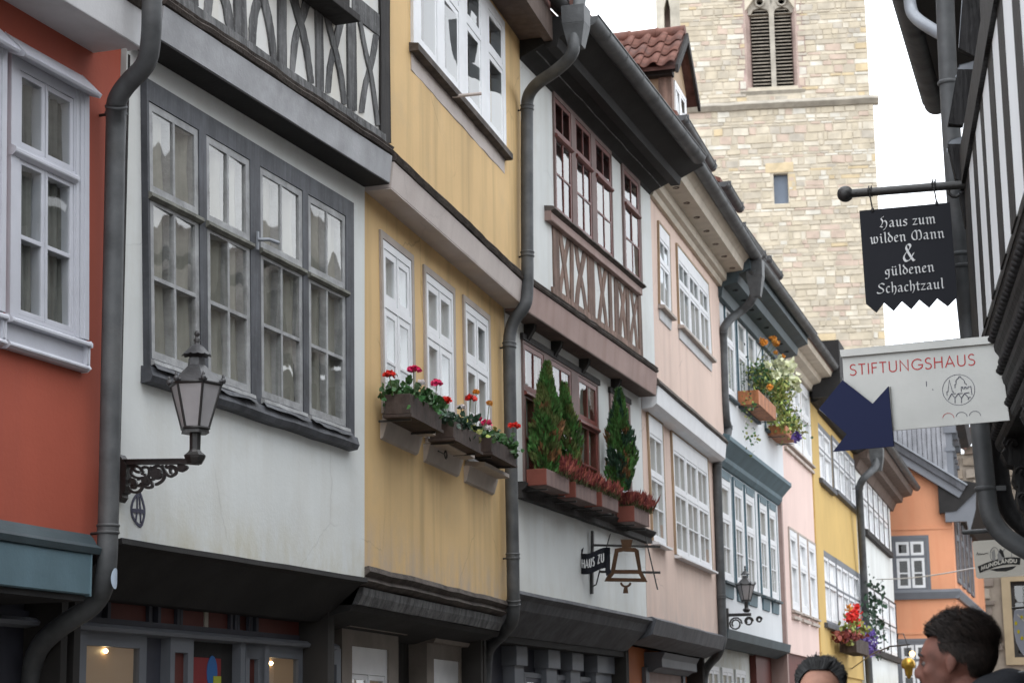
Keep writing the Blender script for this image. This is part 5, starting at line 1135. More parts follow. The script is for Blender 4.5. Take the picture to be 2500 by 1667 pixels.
for s_ in (sJ+.35, sJ+1.6, sJ+2.9, sJ+4.2):    # scrolled consoles, outline as seen end-on
    BS = RF.side(s_)
    if BS.n.dot(BS.p) > 0: BS.n = -BS.n
    cp = [(2443,1085),(2450,1100),(2440,1112),(2452,1135),(2474,1140),(2470,1160),(2467,1180),(2474,1196),(2482,1200),(2479,1225),(2484,1248),(2497,1262),(2500,1290),(2520,1320),(2600,1330),(2600,1050),(2470,1040)]
    P_ = [RF.side(sJ+.35).at(x, y) for x, y in cp] if True else []
    sgn = 1
    m = MB(); SS = RF.side(sJ+.35); flip = SS.n.dot(SS.p) > 0
    out_ = [(a, z) for a, z in P_]
    vs = []
    for k_, (dn, ds) in enumerate(((.012,-.0),(.0,.03),(.0,.13),(.012,.16))):
        cxm = sum(p[0] for p in out_)/len(out_); czm = sum(p[1] for p in out_)/len(out_)
        for a, z in out_: v = Vector((a-cxm, z-czm)); v = v*(1-dn/max(v.length,.01)); vs.append(RF.W(s_+ds, cxm+v.x, czm+v.y))
    n_ = len(out_); fs = [(k_*n_+i, k_*n_+(i+1)%n_, (k_+1)*n_+(i+1)%n_, (k_+1)*n_+i) for k_ in range(3) for i in range(n_)] + [tuple(range(n_)), tuple(reversed(range(3*n_,4*n_)))]
    m.add(vs, fs); cb = m.obj('carved_bracket', K['timber_black'], rh, bevel=.006)
    for k_, (x, y, rr) in enumerate(((2468,1098,.030),(2490,1165,.034),(2492,1225,.026))):
        a, z = RF.side(sJ+.35).at(x, y); m = MB(); m.tube([RF.W(s_+.17+.004*k2, a+rr*math.cos(k2*.7)*(1-k2*.07), z+rr*math.sin(k2*.7)*(1-k2*.07)) for k2 in range(12)], .006, 6); m.obj('scroll', K['timber_black'], cb)
m = MB(); m.box(RF, .4, 11, -4.6, lo_[0]-.25, 0, lo_[1]); m.obj('ground_floor', K['timber_black'], rh)
m = MB(); m.box(RF, 1.3, 11, -4.6, -.02, zT+.16, zT+1.6); m.obj('upper_wall', K['timber_black'], rh); m = MB(); m.box(RF, .02, 11, -4.6, -.2, lo_[1], zT+.1); m.obj('storey_wall', K['timber_dark'], rh)
roof(rh, RF, 1.3, 11, .0, zT+1.6, pitch=45, depth=2.2)
# window hoods and casements standing out of the wall, seen edge on
def fin(pts, lab=None, s_=.0, th=.35, mt='timber_black', nm='shutter', z_='R'):
    FF = RF.side(s_); 
    if FF.n.dot(FF.p) > 0: FF.n = -FF.n
    pp = [FF.at(*q(z_,p)) for p in pts]; m = MB(); m.prism(FF, pp, -th, 0); o = m.obj(nm, K[mt], rh, bevel=.004)
    if lab: o['label'] = lab
    return o
fin([(570,-60),(800,-60),(735,150),(650,385),(535,330)], None, .55, .05); fin([(558,-60),(570,-60),(540,330),(533,325)], None, .54, .03, 'zinc_light', 'shutter_edge')
fin([(530,480),(648,480),(560,850),(465,845)], None, .33, .05); fin([(533,487),(525,470),(540,445),(600,428),(642,420),(644,478)], None, .30, .12, 'zinc_light', 'sill_cap')
fin([(465,990),(570,990),(590,1250),(515,1225)], None, .12, .05); fin([(465,995),(462,975),(480,955),(560,938),(566,990)], None, .10, .12, 'zinc_light', 'sill_cap')
fin([(540,1320),(600,1320),(606,1560),(580,1545)], None, .05, .05); fin([(535,1322),(545,1300),(585,1292),(586,1320)], None, .04, .08, 'zinc_light', 'sill_cap')
# next house of the right row, seen mostly as reflections in the windows opposite
def rhouse(name, label, s0, s1, x, eave_z, wm, over=.5, gut=True):
    FR = Face((x, s1), (x, s0))                # s runs towards us
    if FR.n.x > 0: FR.n = -FR.n
    Lh = s1-s0; e = empty(name, (x, s0, 0), label, 'house', 'houses of the right row')
    m = MB(); m.box(FR, 0, Lh, -5, 0, 0, eave_z); m.obj('wall', K[wm], e)
    roof(e, FR, -.1, Lh+.1, over, eave_z-.1, pitch=48, depth=2.0, m='tile_grey')
    for k_ in range(2):
        for j in range(int(Lh/1.5)):
            a = .5+j*1.5; z0 = 3.2 + k_*2.3
            if z0+1.5 < eave_z: window(e, FR, [(a,z0+1.4),(a+.9,z0+1.4),(a+.9,z0),(a,z0)], .06, grid([(.06,.48),(.52,.94)],[(.05,.4,1,1),(.45,.95,1,1)]), 'timber_dark','paint_white', depth=.05, gm='glass_sky')
    for j in range(int(Lh/.75)+1):
        m = MB(); m.box(FR, min(j*.75, Lh-.14), min(j*.75+.14, Lh), 0, .03, 3.0, eave_z-.2); m.obj('stud', K['timber_dark'], e)
    if gut: gutter(e, FR, 0, Lh, over+.08, eave_z-.05, r=.08)
    return e, FR
e1, FR1 = rhouse('right_row_house', 'timbered house of the right row whose gutter shows beside the far grey pipe', 10.7, 13.6, -.12, 5.9, 'plaster_infill', .6, gut=False)
gutter(e1, FR1, -.05, 3.0, .73, 5.9, r=.085, m='zinc')
m = MB(); m.box(FR1, 0, 2.9, 0, .66, 5.78, 5.85); m.obj('soffit', K['soffit_dark'], e1)
rhouse('right_row_house', 'tall pale timbered house mirrored in the upper panes of the big grey window', 13.7, 18.6, .05, 6.4, 'plaster_infill', .4)
rhouse('right_row_house', 'pale grey house mirrored in the lower panes of the big grey window', 18.7, 24.5, .0, 5.6, 'fascia_white', .4)
rhouse('right_row_house', 'low white house mirrored in the windows of the yellow house', 24.6, 31, -.1, 4.8, 'plaster_infill', .4)
# ============================================================ downpipes
def smooth_path(P, it=2):
    for _ in range(it):
        Q = [P[0]]
        for a, b in zip(P, P[1:]): Q += [a.lerp(b, .25), a.lerp(b, .75)]
        P = Q + [P[-1]]
    return P
def downpipe(F, pts, r, label, collars=(), hopper=None, m='zinc', straps=()):
    P = []
    for z_, x, y, n in pts:
        s, z = F.at(*q(z_,(x,y)), n); P.append(F.W(s, n, z))
    S = smooth_path(P)
    e = empty('downpipe', (P[-1].x, P[-1].y, min(p.z for p in P)), label, 'drainpipe', 'downpipes on the house fronts')
    b = MB(); b.tube(S, r, 16); b.obj('pipe', K[m], e)
    for z_, x, y, n in collars:
        s, z = F.at(*q(z_,(x,y)), n); j = min(range(len(S)-1), key=lambda i: (S[i]-F.W(s,n,z)).length + (S[i+1]-F.W(s,n,z)).length)
        d = (S[j+1]-S[j]).normalized(); t = (F.W(s,n,z)-S[j]).dot(d); c = S[j] + d*t
        b = MB()
        for o, rr in ((-.035,1.0),(0,1.0)): b.tube([c+d*(o-.009), c+d*(o-.004), c+d*(o+.004), c+d*(o+.009)], [r*1.02,r*1.13,r*1.13,r*1.02], 16)
        b.tube([c+d*-.04, c+d*.0], r*1.05, 16); b.obj('collar', K[m], e)
        b = MB(); b.tube([c-F.n.to_3d()*.02, c - F.n.to_3d()*(r+.06) - F.t.to_3d()*.0], .008, 6); b.obj('clamp', K['iron'], e)
    if hopper:
        z_, x, y, n, w_, hh = hopper; s, z = F.at(*q(z_,(x,y)), n); b = MB()
        def ring(k, zz, dn=0): return [F.W(s-k,n-k,zz),F.W(s+k,n-k,zz),F.W(s+k,n+k,zz),F.W(s-k,n+k,zz)]
        b.hexa(ring(r*1.1, z-hh)+ring(w_, z-hh*.45)); b.hexa(ring(w_,z-hh*.45)+ring(w_*1.05,z)); b.obj('hopper', K[m], e, bevel=.004)
    return e, S
Fa = FC[1]
e, S = downpipe(FC[1], [('n',372,-200,.42),('n',371,20,.42),('A',1035,250,.40),('A',1010,440,.34),('A',880,560,.2),('A',795,680,.12),('A',793,780,.10),('C',700,100,.10),('C',690,600,.10),('C',678,900,.10),('C',620,1060,.0),('C',420,1180,-.15),('C',250,1320,-.32),('C',200,1480,-.4),('C',195,1800,-.42)], .052, 'grey downpipe swinging from the jetty between the red and the white house, leftmost', collars=[('A',793,775,.10),('C',690,610,.10)])
pp = FC[1].at(*q('C',(735,903)), .14); 
sv = FC[1].W(FC[1].at(*q('C',(678,903)),.10)[0], .10, FC[1].at(*q('C',(678,903)),.10)[1])
b = MB(); vs = [sv]; n_ = 14
an0 = -.1
fr = []
for i in range(n_+1):
    for j in (-1, 1): 
        a = an0 + .55*math.cos(math.pi*i/n_); zz = .052*math.sin(math.pi*i/n_)*j; fr.append(sv + Vector((math.cos(a)*.0535, math.sin(a)*.0535, zz)))
b.add(fr, [(2*i,2*i+1,2*i+3,2*i+2) for i in range(n_)]); tag(b.obj('sticker', K['sticker']), 'round pale blue sticker on the bend of the leftmost downpipe', 'sticker')
downpipe(FC[3], [('n',1418,-20,.82),('G',1405,290,.82),('G',1395,380,.8),('G',1290,480,.62),('G',1145,575,.38),('G',1085,660,.27),('G',1082,760,.26),('G',1083,1560,.26),('H',915,480,.26),('H',900,560,.24),('H',840,625,.14),('H',815,710,.1),('H',813,800,.1),('H',827,1560,.1),('K',248,900,.1),('K',245,1060,.06),('K',170,1150,-.1),('K',60,1250,-.3),('K',20,1330,-.42),('K',10,1700,-.42)], .055, 'grey downpipe with box hopper between the yellow and the brown-timbered house', collars=[('G',1082,752,.26),('H',917,285,.26),('H',814,780,.1),('K',246,545,.1),('K',248,930,.1)], hopper=('G',1415,60,.82,.10,.36))
downpipe(FC[5], [('M',835,520,.62),('M',848,640,.62),('M',838,730,.6),('M',770,800,.42),('M',670,870,.26),('M',625,935,.2),('M',624,1010,.18),('M',640,1568,.18),('N',663,240,.18),('N',650,320,.18),('N',600,410,.1),('N',580,490,.06),('N',598,1000,.06),('N',617,1568,.06),('K',1965,1180,.06),('K',1935,1330,.0),('K',1850,1410,-.2),('K',1810,1480,-.3),('K',1800,1700,-.3)], .058, 'grey downpipe between the pink and the teal-trimmed house', collars=[('M',625,960,.18),('N',663,262,.18),('N',583,520,.06),('N',610,1450,.06)], hopper=('M',850,460,.64,.11,.5))
downpipe(FC[7], [('O',490,400,.6),('O',492,470,.6),('O',478,500,.55),('O',425,545,.35),('O',402,590,.22),('O',405,640,.2),('O',425,1000,.15),('O',440,1300,.12),('O',458,1600,.1)], .08, 'farthest grey downpipe between the gold and the far white house', collars=[('O',403,595,.22)], hopper=('O',490,395,.6,.14,.5))
# right-hand pipe with its gooseneck
RP = Face((RF.W(-.12,0,0).x, RF.W(-.12,0,0).y), t=(1,0)); RP.n = Vector((0,-1))
def rpt(z_, x, y, dn=0): s, z = RP.at(*q(z_,(x,y)), dn); return RP.W(s, dn, z)
P = [rpt('R',430,-300),rpt('R',440,0),rpt('R',462,560),rpt('R',503,1200),rpt('P',1330,600),rpt('P',1430,1568),rpt('n',2388,1000),rpt('n',2408,1195),rpt('n',2413,1250),rpt('n',2440,1300),rpt('n',2490,1335),rpt('n',2560,1370)]
e = empty('downpipe', P[-1], 'grey downpipe with gooseneck at the corner of the black timbered house', 'drainpipe', 'downpipes on the house fronts')
b = MB(); b.tube(smooth_path(P), .047, 18); b.obj('pipe', K['zinc_light'] if 0 else K['zinc'], e)
P2 = [rpt('R',195,-120,-.3),rpt('R',200,60,-.3),rpt('R',235,125,-.25),rpt('R',330,190,-.1),rpt('R',440,250,0)]
b = MB(); b.tube(smooth_path(P2), .033, 14); b.obj('gooseneck', K['zinc_light'], e)
for z_, x, y in (('R',460,570),('P',1360,870),('P',1378,985),('n',2405,1193)):
    c = rpt(z_, x, y); d = Vector((0,0,1)); b = MB(); b.tube([c-d*.012,c-d*.006,c+d*.006,c+d*.012], [.048,.053,.053,.048], 16); b.box(RP, RP.at(*q(z_,(x,y)))[0], RP.at(*q(z_,(x,y)))[0]+.1, -.01, .01, c.z-.012, c.z+.012); b.obj('clamp', K['zinc'], e)
b = MB(); P3 = [rpt('n',2432,980,-.12),rpt('n',2440,1150,-.12),rpt('n',2455,1240,-.12),rpt('n',2500,1290,-.12),rpt('n',2560,1320,-.12)]; b.tube(smooth_path(P3), .045, 14)
o = b.obj('downpipe', K['timber_black']); tag(o, 'black pipe running close behind the lower bend of the right grey pipe', 'drainpipe', 'downpipes on the house fronts')  # plain dark tube beside the pipe bend
ew = RP.at(*q('P',(1318,310))); b = MB(); b.tube([RP.W(ew[0]+.035*math.cos(t*.6), .12, ew[1]+.035*math.sin(t*.6)) for t in range(12)], .009, 8); b.tube([RP.W(ew[0]+.03,.12,ew[1]+.02), RP.W(ew[0]+.12,.05,ew[1]+.03)], .012, 8)
tag(b.obj('wall_hook', K['iron']), 'round iron eye hook on the right house corner below the sign bar', 'hook')

# ============================================================ wall lanterns
def lantern(F, s0, n0, apts, zscale, label, wallz, armz, k=1.0, fine=True):
    """s0 wall position, n0 reach; built about the lantern axis"""
    base = F.W(s0, n0, armz); e = empty('wall_lantern', F.W(s0, 0, armz), label, 'lantern', 'wall lanterns of the left row')
    rot = .18
    b = MB(); b.lathe(base, [(.0,-.02*k),(.045*k,-.015*k),(.065*k,.02*k),(.07*k,.035*k),(.045*k,.055*k),(.035*k,.07*k),(.037*k,.19*k),(.03*k,.2*k)], 8, smooth=False); b.obj('post', K['iron'], e)
    zb, zt = .20*k, .47*k; rb, rt = .083*k, .158*k
    def hx(r, z): return [base + Vector((math.cos(rot+a*math.pi/3)*r, math.sin(rot+a*math.pi/3)*r, z)) for a in range(6)]
    B_, T_ = hx(rb, zb), hx(rt, zt)
    b = MB()
    for i in range(6): b.tube([B_[i], T_[i]], .0085*k, 6)
    b.tube(B_+[B_[0]], .011*k, 6); b.tube(T_+[T_[0]], .012*k, 6); b.add(hx(rb*1.05,zb-.03*k)+B_, [(i,(i+1)%6,6+(i+1)%6,6+i) for i in range(6)]+[(5,4,3,2,1,0)]); b.obj('frame', K['iron'], e)
    for i in range(6):
        j = (i+1) % 6; b = MB(); b.add([B_[i]*.997+base*.003, B_[j]*.997+base*.003, T_[j]*.997+base*.003, T_[i]*.997+base*.003], [(0,1,2,3)]); b.obj('pane', K['lamp_glass'], e)
    T2, C1, C2 = hx(rt*1.07, zt+.005*k), hx(.055*k, zt+.12*k), hx(.05*k, zt+.165*k); b = MB()
    b.add(T2+C1+C2, [(i,(i+1)%6,6+(i+1)%6,6+i) for i in range(6)]+[(6+i,6+(i+1)%6,12+(i+1)%6,12+i) for i in range(6)]); b.obj('roof', K['iron_cap'], e)
    if fine:
        for i in range(6):
            c = T2[i]; b = MB(); b.ball(c+Vector((0,0,.012)), (.018*k,.018*k,.02*k), 8, 5); b.ball(c+Vector((0,0,.035*k)), (.010*k,.010*k,.02*k), 8, 5); d = (T2[(i+1)%6]-c).normalized(); d2 = (T2[i-1]-c).normalized()
            b.ball(c+d*.022*k+Vector((0,0,.008)), .010*k, 6, 4); b.ball(c+d2*.022*k+Vector((0,0,.008)), .010*k, 6, 4); b.obj('leaf_finial', K['iron_cap'], e)
    b = MB(); b.smooth = True; n_ = 48; vs = []
    zc = zt + .16*k
    for r_, z_ in ((.0,.095),(.022,.09),(.04,.075),(.07,.045),(.085,.028)):
        for i in range(n_): a = 2*math.pi*i/n_; w_ = 1 + (.09*abs(math.sin(a*6)) if r_ > .03 else 0); vs.append(base + Vector((math.cos(a)*r_*w_*k, math.sin(a)*r_*w_*k, zc+(z_- (.008*abs(math.sin(a*6)) if r_>.05 else 0))*k)))
    b.add(vs, [(i*n_+j, i*n_+(j+1)%n_, (i+1)*n_+(j+1)%n_, (i+1)*n_+j) for i in range(4) for j in range(n_)]); b.obj('cap', K['iron_cap'], e)
    b = MB(); b.lathe(base+Vector((0,0,zc+.085*k)), [(.0,0),(.022*k,.0),(.018*k,.008*k),(.014*k,.02*k),(.022*k,.035*k),(.012*k,.045*k),(.010*k,.055*k),(.016*k,.065*k),(.018*k,.075*k),(.01*k,.09*k),(.0,.095*k)], 12); b.obj('finial', K['iron'], e)
    return e, base
WP = FC[1].at(*q('c',(130,560)), .02); AP = FC[1].side(WP[0], 0)
tip = AP.at(*q('c',(1385,300))); armz = AP.at(*q('c',(700,330)))[1]
Lr = AP.at(*q('d',(470,1400)))
lan, base = lantern(FC[1], WP[0], Lr[0], None, 1, 'large black six-sided lantern on a scrolled bracket on the white house', None, AP.at(*q('d',(470,1500)))[1], k=.84)
L2 = AP
b = MB(); a0, a1 = AP.at(*q('c',(150,345))), AP.at(*q('c',(1440,335)))
b.prism(AP, [AP.at(*q('c',p)) for p in ((150,300),(1240,285),(1440,290),(1440,390),(1230,375),(150,390))], -.02, .02); b.prism(AP, [AP.at(*q('c',p)) for p in ((150,298),(1230,285),(1230,305),(150,318))], -.027, .027); b.obj('arm', K['iron'], lan)
b = MB(); b.prism(AP, [AP.at(*q('c',p)) for p in ((95,215),(130,215),(180,290),(250,400),(238,830),(225,880),(180,900),(185,960),(125,1045),(105,1000))], -.03, .03); b.obj('wall_plate', K['iron'], lan)
def scroll(F, z_, pts, w_, lanp, m='iron'):
    P = smooth_path([Vector((*F.at(*q(z_,p)), 0)) for p in pts], 2); b = MB(); b.ribbon(F, [(p.x,p.y) for p in P], w_, -.008, .008); return b.obj('scroll', K[m], lanp)
SW = .013
for pts in ([(245,760),(270,840),(350,875),(440,850),(490,770),(480,700),(440,740),(410,760)], [(245,700),(270,640),(330,640),(380,700),(370,770),(330,800),(295,770),(310,730),(345,740)],
            [(450,620),(360,610),(290,560),(290,470),(340,420),(330,470),(400,520),(440,510)], [(470,540),(540,560),(560,640),(520,740),(550,790),(640,780),(665,740),(630,660),(560,740)],
            [(400,640),(520,600),(600,640),(700,640),(640,560),(660,440),(750,400),(850,440),(880,560),(840,660),(750,720),(710,730)], [(480,440),(560,420),(610,460),(600,560),(580,620)],
            [(820,400),(900,540),(960,600),(1040,560),(1080,520),(1060,460),(1010,430),(960,470),(985,540)], [(890,400),(920,450),(980,400),(1060,430),(1120,480),(1180,500),(1230,450)],
            [(1100,400),(1180,400),(1280,425),(1200,490),(1130,460)], [(260,420),(330,400),(440,430),(470,480),(500,520)], [(620,430),(690,440),(700,480)]): scroll(AP, 'c', pts, SW, lan)
b = MB(); c = AP.at(*q('c',(740,545))); b.prism(AP, [(c[0]+.030*math.cos(t*.5236), c[1]+.030*math.sin(t*.5236)) for t in range(12)], -.012, .012); b.obj('rosette', K['iron'], lan)
b = MB(); c = AP.at(*q('c',(340,690))); b.prism(AP, [(c[0]+.014*math.cos(t*.785), c[1]+.016*math.sin(t*.785)) for t in range(8)], -.012, .012); c = AP.at(*q('c',(540,660))); b.prism(AP, [(c[0]+.022*math.cos(t*.785), c[1]+.022*math.sin(t*.785)) for t in range(8)], -.011, .011); b.prism(AP, [AP.at(*q('c',p)) for p in ((1120,400),(1280,428),(1160,510),(1100,470))], -.011, .011); b.obj('leaf_ornament', K['iron'], lan); lan.children[-1]['kind'] = 'stuff'
# painted house mark below the bracket
F = FC[1]; b = MB()
fz = lambda *pts: [F.at(*q('c',p), .004) for p in pts]
for pts in ([(440,870),(350,950),(300,1080),(295,1200),(330,1320),(400,1420),(465,1460),(510,1330),(530,1180),(500,1040),(455,900),(440,870)],):
    P = smooth_path([Vector((*p,0)) for p in fz(*pts)], 1); b.ribbon(F, [(p.x,p.y) for p in P], .016, .001, .004)
for k_, pts in enumerate(([(310,1180),(400,1185),(520,1200)], [(395,930),(395,1180),(370,1370)], [(430,930),(450,1180),(455,1400)])): b.ribbon(F, fz(*pts), (.022,.010,.010)[k_], .001, .0045+.0006*k_)
tag(b.obj('house_mark', K['sign_line']), 'dark leaf-shaped house mark painted on the white wall below the lantern', 'wall mark')
WP = FC[5].at(*q('N',(648,1548)), .02); AP2 = FC[5].side(WP[0], 0)
ax = AP2.at(*q('N',(790,1500)))[0]; az = AP2.at(*q('N',(790,1545)))[1]; ah = AP2.at(*q('N',(772,1225)))[1]
lan2, b2 = lantern(FC[5], WP[0], ax, None, 1, 'small distant black lantern on a bracket on the teal-trimmed house', None, az, k=(ah-az)/.80, fine=True)
b = MB(); b.box(AP2, 0, ax+.06, -.02, .02, az-.06, az-.02); b.obj('arm', K['iron'], lan2); b = MB(); b.box(AP2, -.01, .05, -.03, .03, az-.38, az+.05); b.obj('wall_plate', K['iron'], lan2)
for cx, cz, rr in ((.14,-.16,.09),(.32,-.13,.06),(.46,-.11,.04)):
    b = MB(); b.ribbon(AP2, [(cx+rr*math.cos(t*.6)*(1-t*.03), az+cz+rr*math.sin(t*.6)*(1-t*.03)) for t in range(18)], .02, -.008, .008); b.obj('scroll', K['iron'], lan2)

# ============================================================ lettering
def q2(pts, ox, oz, sx, sz, sk=0): return [(ox + (x + sk*y)*sx, oz + y*sz) for x, y in pts]
def arc(cx, cy, rx, ry, a0, a1, n=10): return [(cx+rx*math.cos(math.radians(a0+(a1-a0)*i/n)), cy+ry*math.sin(math.radians(a0+(a1-a0)*i/n))) for i in range(n+1)]
CAP = {'S':(.48,[arc(.25,.75,.2,.23,35,90,4)+arc(.25,.75,.2,.23,90,260,8)[1:]+arc(.22,.26,.23,.25,75,-150,12)]),
 'T':(.5,[[(.25,0),(.25,1)],[(0,.955),(.5,.955)]]), 'I':(.12,[[(.06,0),(.06,1)]]), 'F':(.42,[[(.05,0),(.05,1)],[(.05,.955),(.42,.955)],[(.05,.54),(.38,.54)]]),
 'U':(.62,[[(.06,1),(.06,.32)]+arc(.31,.3,.25,.27,180,360,10)+[(.56,.32),(.56,1)]]), 'N':(.68,[[(.06,0),(.06,.97),(.62,.04),(.62,1)]]),
 'G':(.82,[arc(.45,.5,.39,.46,40,330,18)+[(.8,.44),(.5,.44)]]), 'H':(.62,[[(.05,0),(.05,1)],[(.57,0),(.57,1)],[(.05,.54),(.57,.54)]]),
 'A':(.68,[[(.02,0),(.34,.97),(.66,0)],[(.13,.32),(.55,.32)]]), 'M':(.8,[[(.05,0),(.15,.95),(.4,.15),(.65,.95),(.75,0)]]), 'D':(.66,[[(.06,.04),(.06,.96),(.22,.96)]+arc(.22,.5,.4,.46,80,-80,12)+[(.22,.04),(.06,.04)]]),
 'L':(.42,[[(.05,1),(.05,.045),(.42,.045)]]), 'Z':(.55,[[(.03,.95),(.5,.95),(.03,.05),(.54,.05)]]), 'E':(.45,[[(.05,0),(.05,1)],[(.05,.95),(.44,.95)],[(.05,.5),(.4,.5)],[(.05,.05),(.45,.05)]]), ' ':(.3,[])}
def caps(F, txt, s0, s1, zb0, zb1, h, wd, n0, n1, name, m, parent, gap=.16, follow=None):
    W_ = sum(CAP[c][0]+gap for c in txt)-gap; k = (s1-s0)/W_; x = 0; cnt = 0
    for c in txt:
        w_, st = CAP[c]; b = MB()
        for i, pl in enumerate(st):
            P = []
            for (px_, py_) in pl:
                u = (x+px_)/W_; s = s0+(s1-s0)*u; zb = zb0+(zb1-zb0)*u
                if follow: s, z = follow(u, py_)
                else: z = zb+py_*h
                P.append((s, z))
            b.ribbon(F, P, wd, n0, n1+.00025*i)
        if st: b.obj(name, m, parent)
        x += w_+gap
BL = {'n':(.82,[[(0,.85),(.12,1),(.2,.9),(.2,.05),(.3,-.03)],[(.2,.78),(.45,1.02),(.6,.85),(.6,.1),(.68,0),(.78,.1)]]),
 'm':(1.2,[[(0,.85),(.12,1),(.2,.9),(.2,.05),(.3,-.03)],[(.2,.78),(.44,1.02),(.58,.85),(.58,.05),(.66,-.02)],[(.58,.78),(.82,1.02),(.97,.85),(.97,.1),(1.05,0),(1.16,.1)]]),
 'u':(.8,[[(0,.88),(.1,1),(.18,.88),(.18,.18),(.32,0),(.55,.22)],[(.56,1.02),(.56,.12),(.65,0),(.76,.1)]]),
 'a':(.72,[[(.06,.84),(.3,1.02),(.47,.85),(.47,.12),(.56,0),(.68,.1)],[(.47,.6),(.14,.45),(.07,.2),(.2,0),(.47,.24)]]),
 's':(.56,[[(.48,.86),(.3,1.02),(.1,.85),(.12,.65),(.42,.42),(.46,.15),(.25,0),(.02,.14)]]),
 'z':(.62,[[(.04,.92),(.52,.92)],[(.52,.94),(.07,.06)],[(.04,.07),(.56,.07)]]),
 'w':(1.08,[[(0,.88),(.12,1.02),(.2,.85),(.2,.2),(.34,0),(.5,.15)],[(.5,1.02),(.5,.15),(.66,0),(.88,.22),(.9,.75),(.74,1.02)],[(.3,.0),(.2,-.0)]]),
 'i':(.42,[[(.02,.88),(.12,1.02),(.19,.9),(.19,.14),(.28,0),(.38,.1)],[(.12,1.36),(.22,1.26)]]), 'l':(.42,[[(.04,1.5),(.16,1.62),(.19,1.4),(.19,.14),(.28,0),(.38,.1)]]),
 'd':(.66,[[(.3,1.0),(.08,.75),(.08,.25),(.3,0),(.53,.25),(.53,.7),(.3,1.0),(.05,1.45),(.2,1.5)]]),
 'e':(.58,[[(.1,.52),(.42,.64),(.46,.84),(.29,1.02),(.08,.78),(.08,.25),(.26,0),(.5,.14)]]),
 'g':(.68,[[(.45,.88),(.26,1.02),(.07,.78),(.1,.42),(.28,.28),(.47,.45)],[(.3,1.0),(.48,.94),(.62,1.04)],[(.48,.95),(.48,-.15),(.3,-.42),(.03,-.3)]]),
 'c':(.54,[[(.46,.86),(.28,1.02),(.08,.78),(.08,.25),(.26,0),(.48,.14)]]), 'h':(.72,[[(.03,1.5),(.14,1.62),(.18,1.4),(.18,.03)],[(.18,.76),(.43,1.02),(.58,.8),(.58,.2),(.42,-.25),(.3,-.32)]]),
 't':(.5,[[(.2,1.3),(.2,.2),(.3,0),(.43,.12)],[(.0,.95),(.44,.95)]]),
 'S':(.95,[[(.85,1.3),(.6,1.55),(.25,1.4),(.18,1.1),(.4,.85),(.7,.6),(.75,.25),(.45,0),(.1,.02),(-.05,.2)]]),
 'H':(1.05,[[(.55,1.72),(.22,1.5),(.2,1.3),(.4,1.05),(.28,.5),(.0,.1)],[(-.02,.1),(.12,.2),(.32,.08)],[(.33,.85),(.62,1.08),(.85,.8),(.82,.2),(.55,-.3),(.42,-.32)]]),
 'M':(1.35,[[(.62,1.48),(.28,1.35),(.08,.9),(.1,.4),(.35,.02),(.62,.1)],[(.45,1.5),(.66,1.3),(.66,.1)],[(.66,1.3),(.95,1.5),(1.15,1.2),(1.2,.3),(1.05,.0),(.88,.05)]]),
 '&':(1.2,[[(1.12,.1),(.95,0),(.4,1.05),(.38,1.35),(.6,1.52),(.78,1.35),(.7,1.1),(.2,.6),(.12,.25),(.35,-.02),(.7,.15),(1.0,.7)]]), 'ü':(.8,[[(0,.88),(.1,1),(.18,.88),(.18,.18),(.32,0),(.55,.22)],[(.56,1.02),(.56,.12),(.65,0),(.76,.1)],[(.14,1.36),(.24,1.26)],[(.46,1.36),(.56,1.26)]]), ' ':(.45,[])}
def black(F, txt, s0, z0, s1, z1, xh, parent, n0=.004, n1=.008, m='sign_letter', bold=.2):
    W_ = sum(BL[c][0]+.06 for c in txt); k = math.hypot(s1-s0, z1-z0)/W_; dx, dz = (s1-s0)/W_, (z1-z0)/W_; x = 0; c_ = 0
    for ch in txt:
        w_, st = BL[ch]; b = MB()
        for i, pl in enumerate(st):
            P = smooth_path([Vector((a, y, 0)) for a, y in pl], 1) if len(pl) > 2 else [Vector((a,y,0)) for a,y in pl]
            b.ribbon(F, [(s0+dx*(x+p.x), z0+dz*(x+p.x)+p.y*xh) for p in P], xh*bold, n0, n1+.00025*i, nib=math.radians(38))
        if st: b.obj('letter', K[m], parent)
        x += w_+.06
# ============================================================ hanging signs on the right
def signface(cx, cy, dist, vp):
    p = far(cx, cy, dist); t = heading(vp); t = -t if t.x < 0 else t
    f = Face((p.x,p.y), t=t)
    if f.n.dot(f.p) > 0: f.n = -f.n
    return f
F = signface(2098, 560, 9.7, -14050); Pz = lambda *p: F.at(*q('P',p))
out = [Pz(*p) for p in ((385,452),(1250,372),(1322,1270),(1230,1365),(1128,1288),(1052,1378),(958,1300),(880,1392),(790,1315),(712,1408),(620,1328),(547,1424),(448,1340))]
sg = empty('hanging_sign', F.W(out[0][0],0,out[8][1]), 'black banner sign with white blackletter text hanging from a round bar', 'hanging sign')
b = MB(); b.prism(F, out, -.006, .004); b.obj('board', K['sign_black'], sg)
for txt, x0, y0, x1, y1, xh in (('Haus zum',582,617,1125,570,62),('wilden Mann',490,770,1208,708,62),('&',798,940,938,930,110),('güldenen',632,1080,1112,1030,62),('Schachtzaul',560,1245,1205,1192,62)):
    a = Pz(x0,y0); c = Pz(x1,y1); hgt = Pz(x0,y0-xh)[1]-a[1]; black(F, txt, a[0], a[1], c[0], c[1], hgt*1.0, sg)
b = MB(); A0, A1 = Pz(250,290), Pz(1440,195); b.tube([F.W(A0[0],0,A0[1]), F.W(A1[0],0,A1[1])], .0215, 16)
br = b.obj('bar', K['iron'], sg); b = MB(); b.ball(F.W(A0[0],0,A0[1]), .041, 20, 14); b.obj('ball_end', K['iron'], sg)
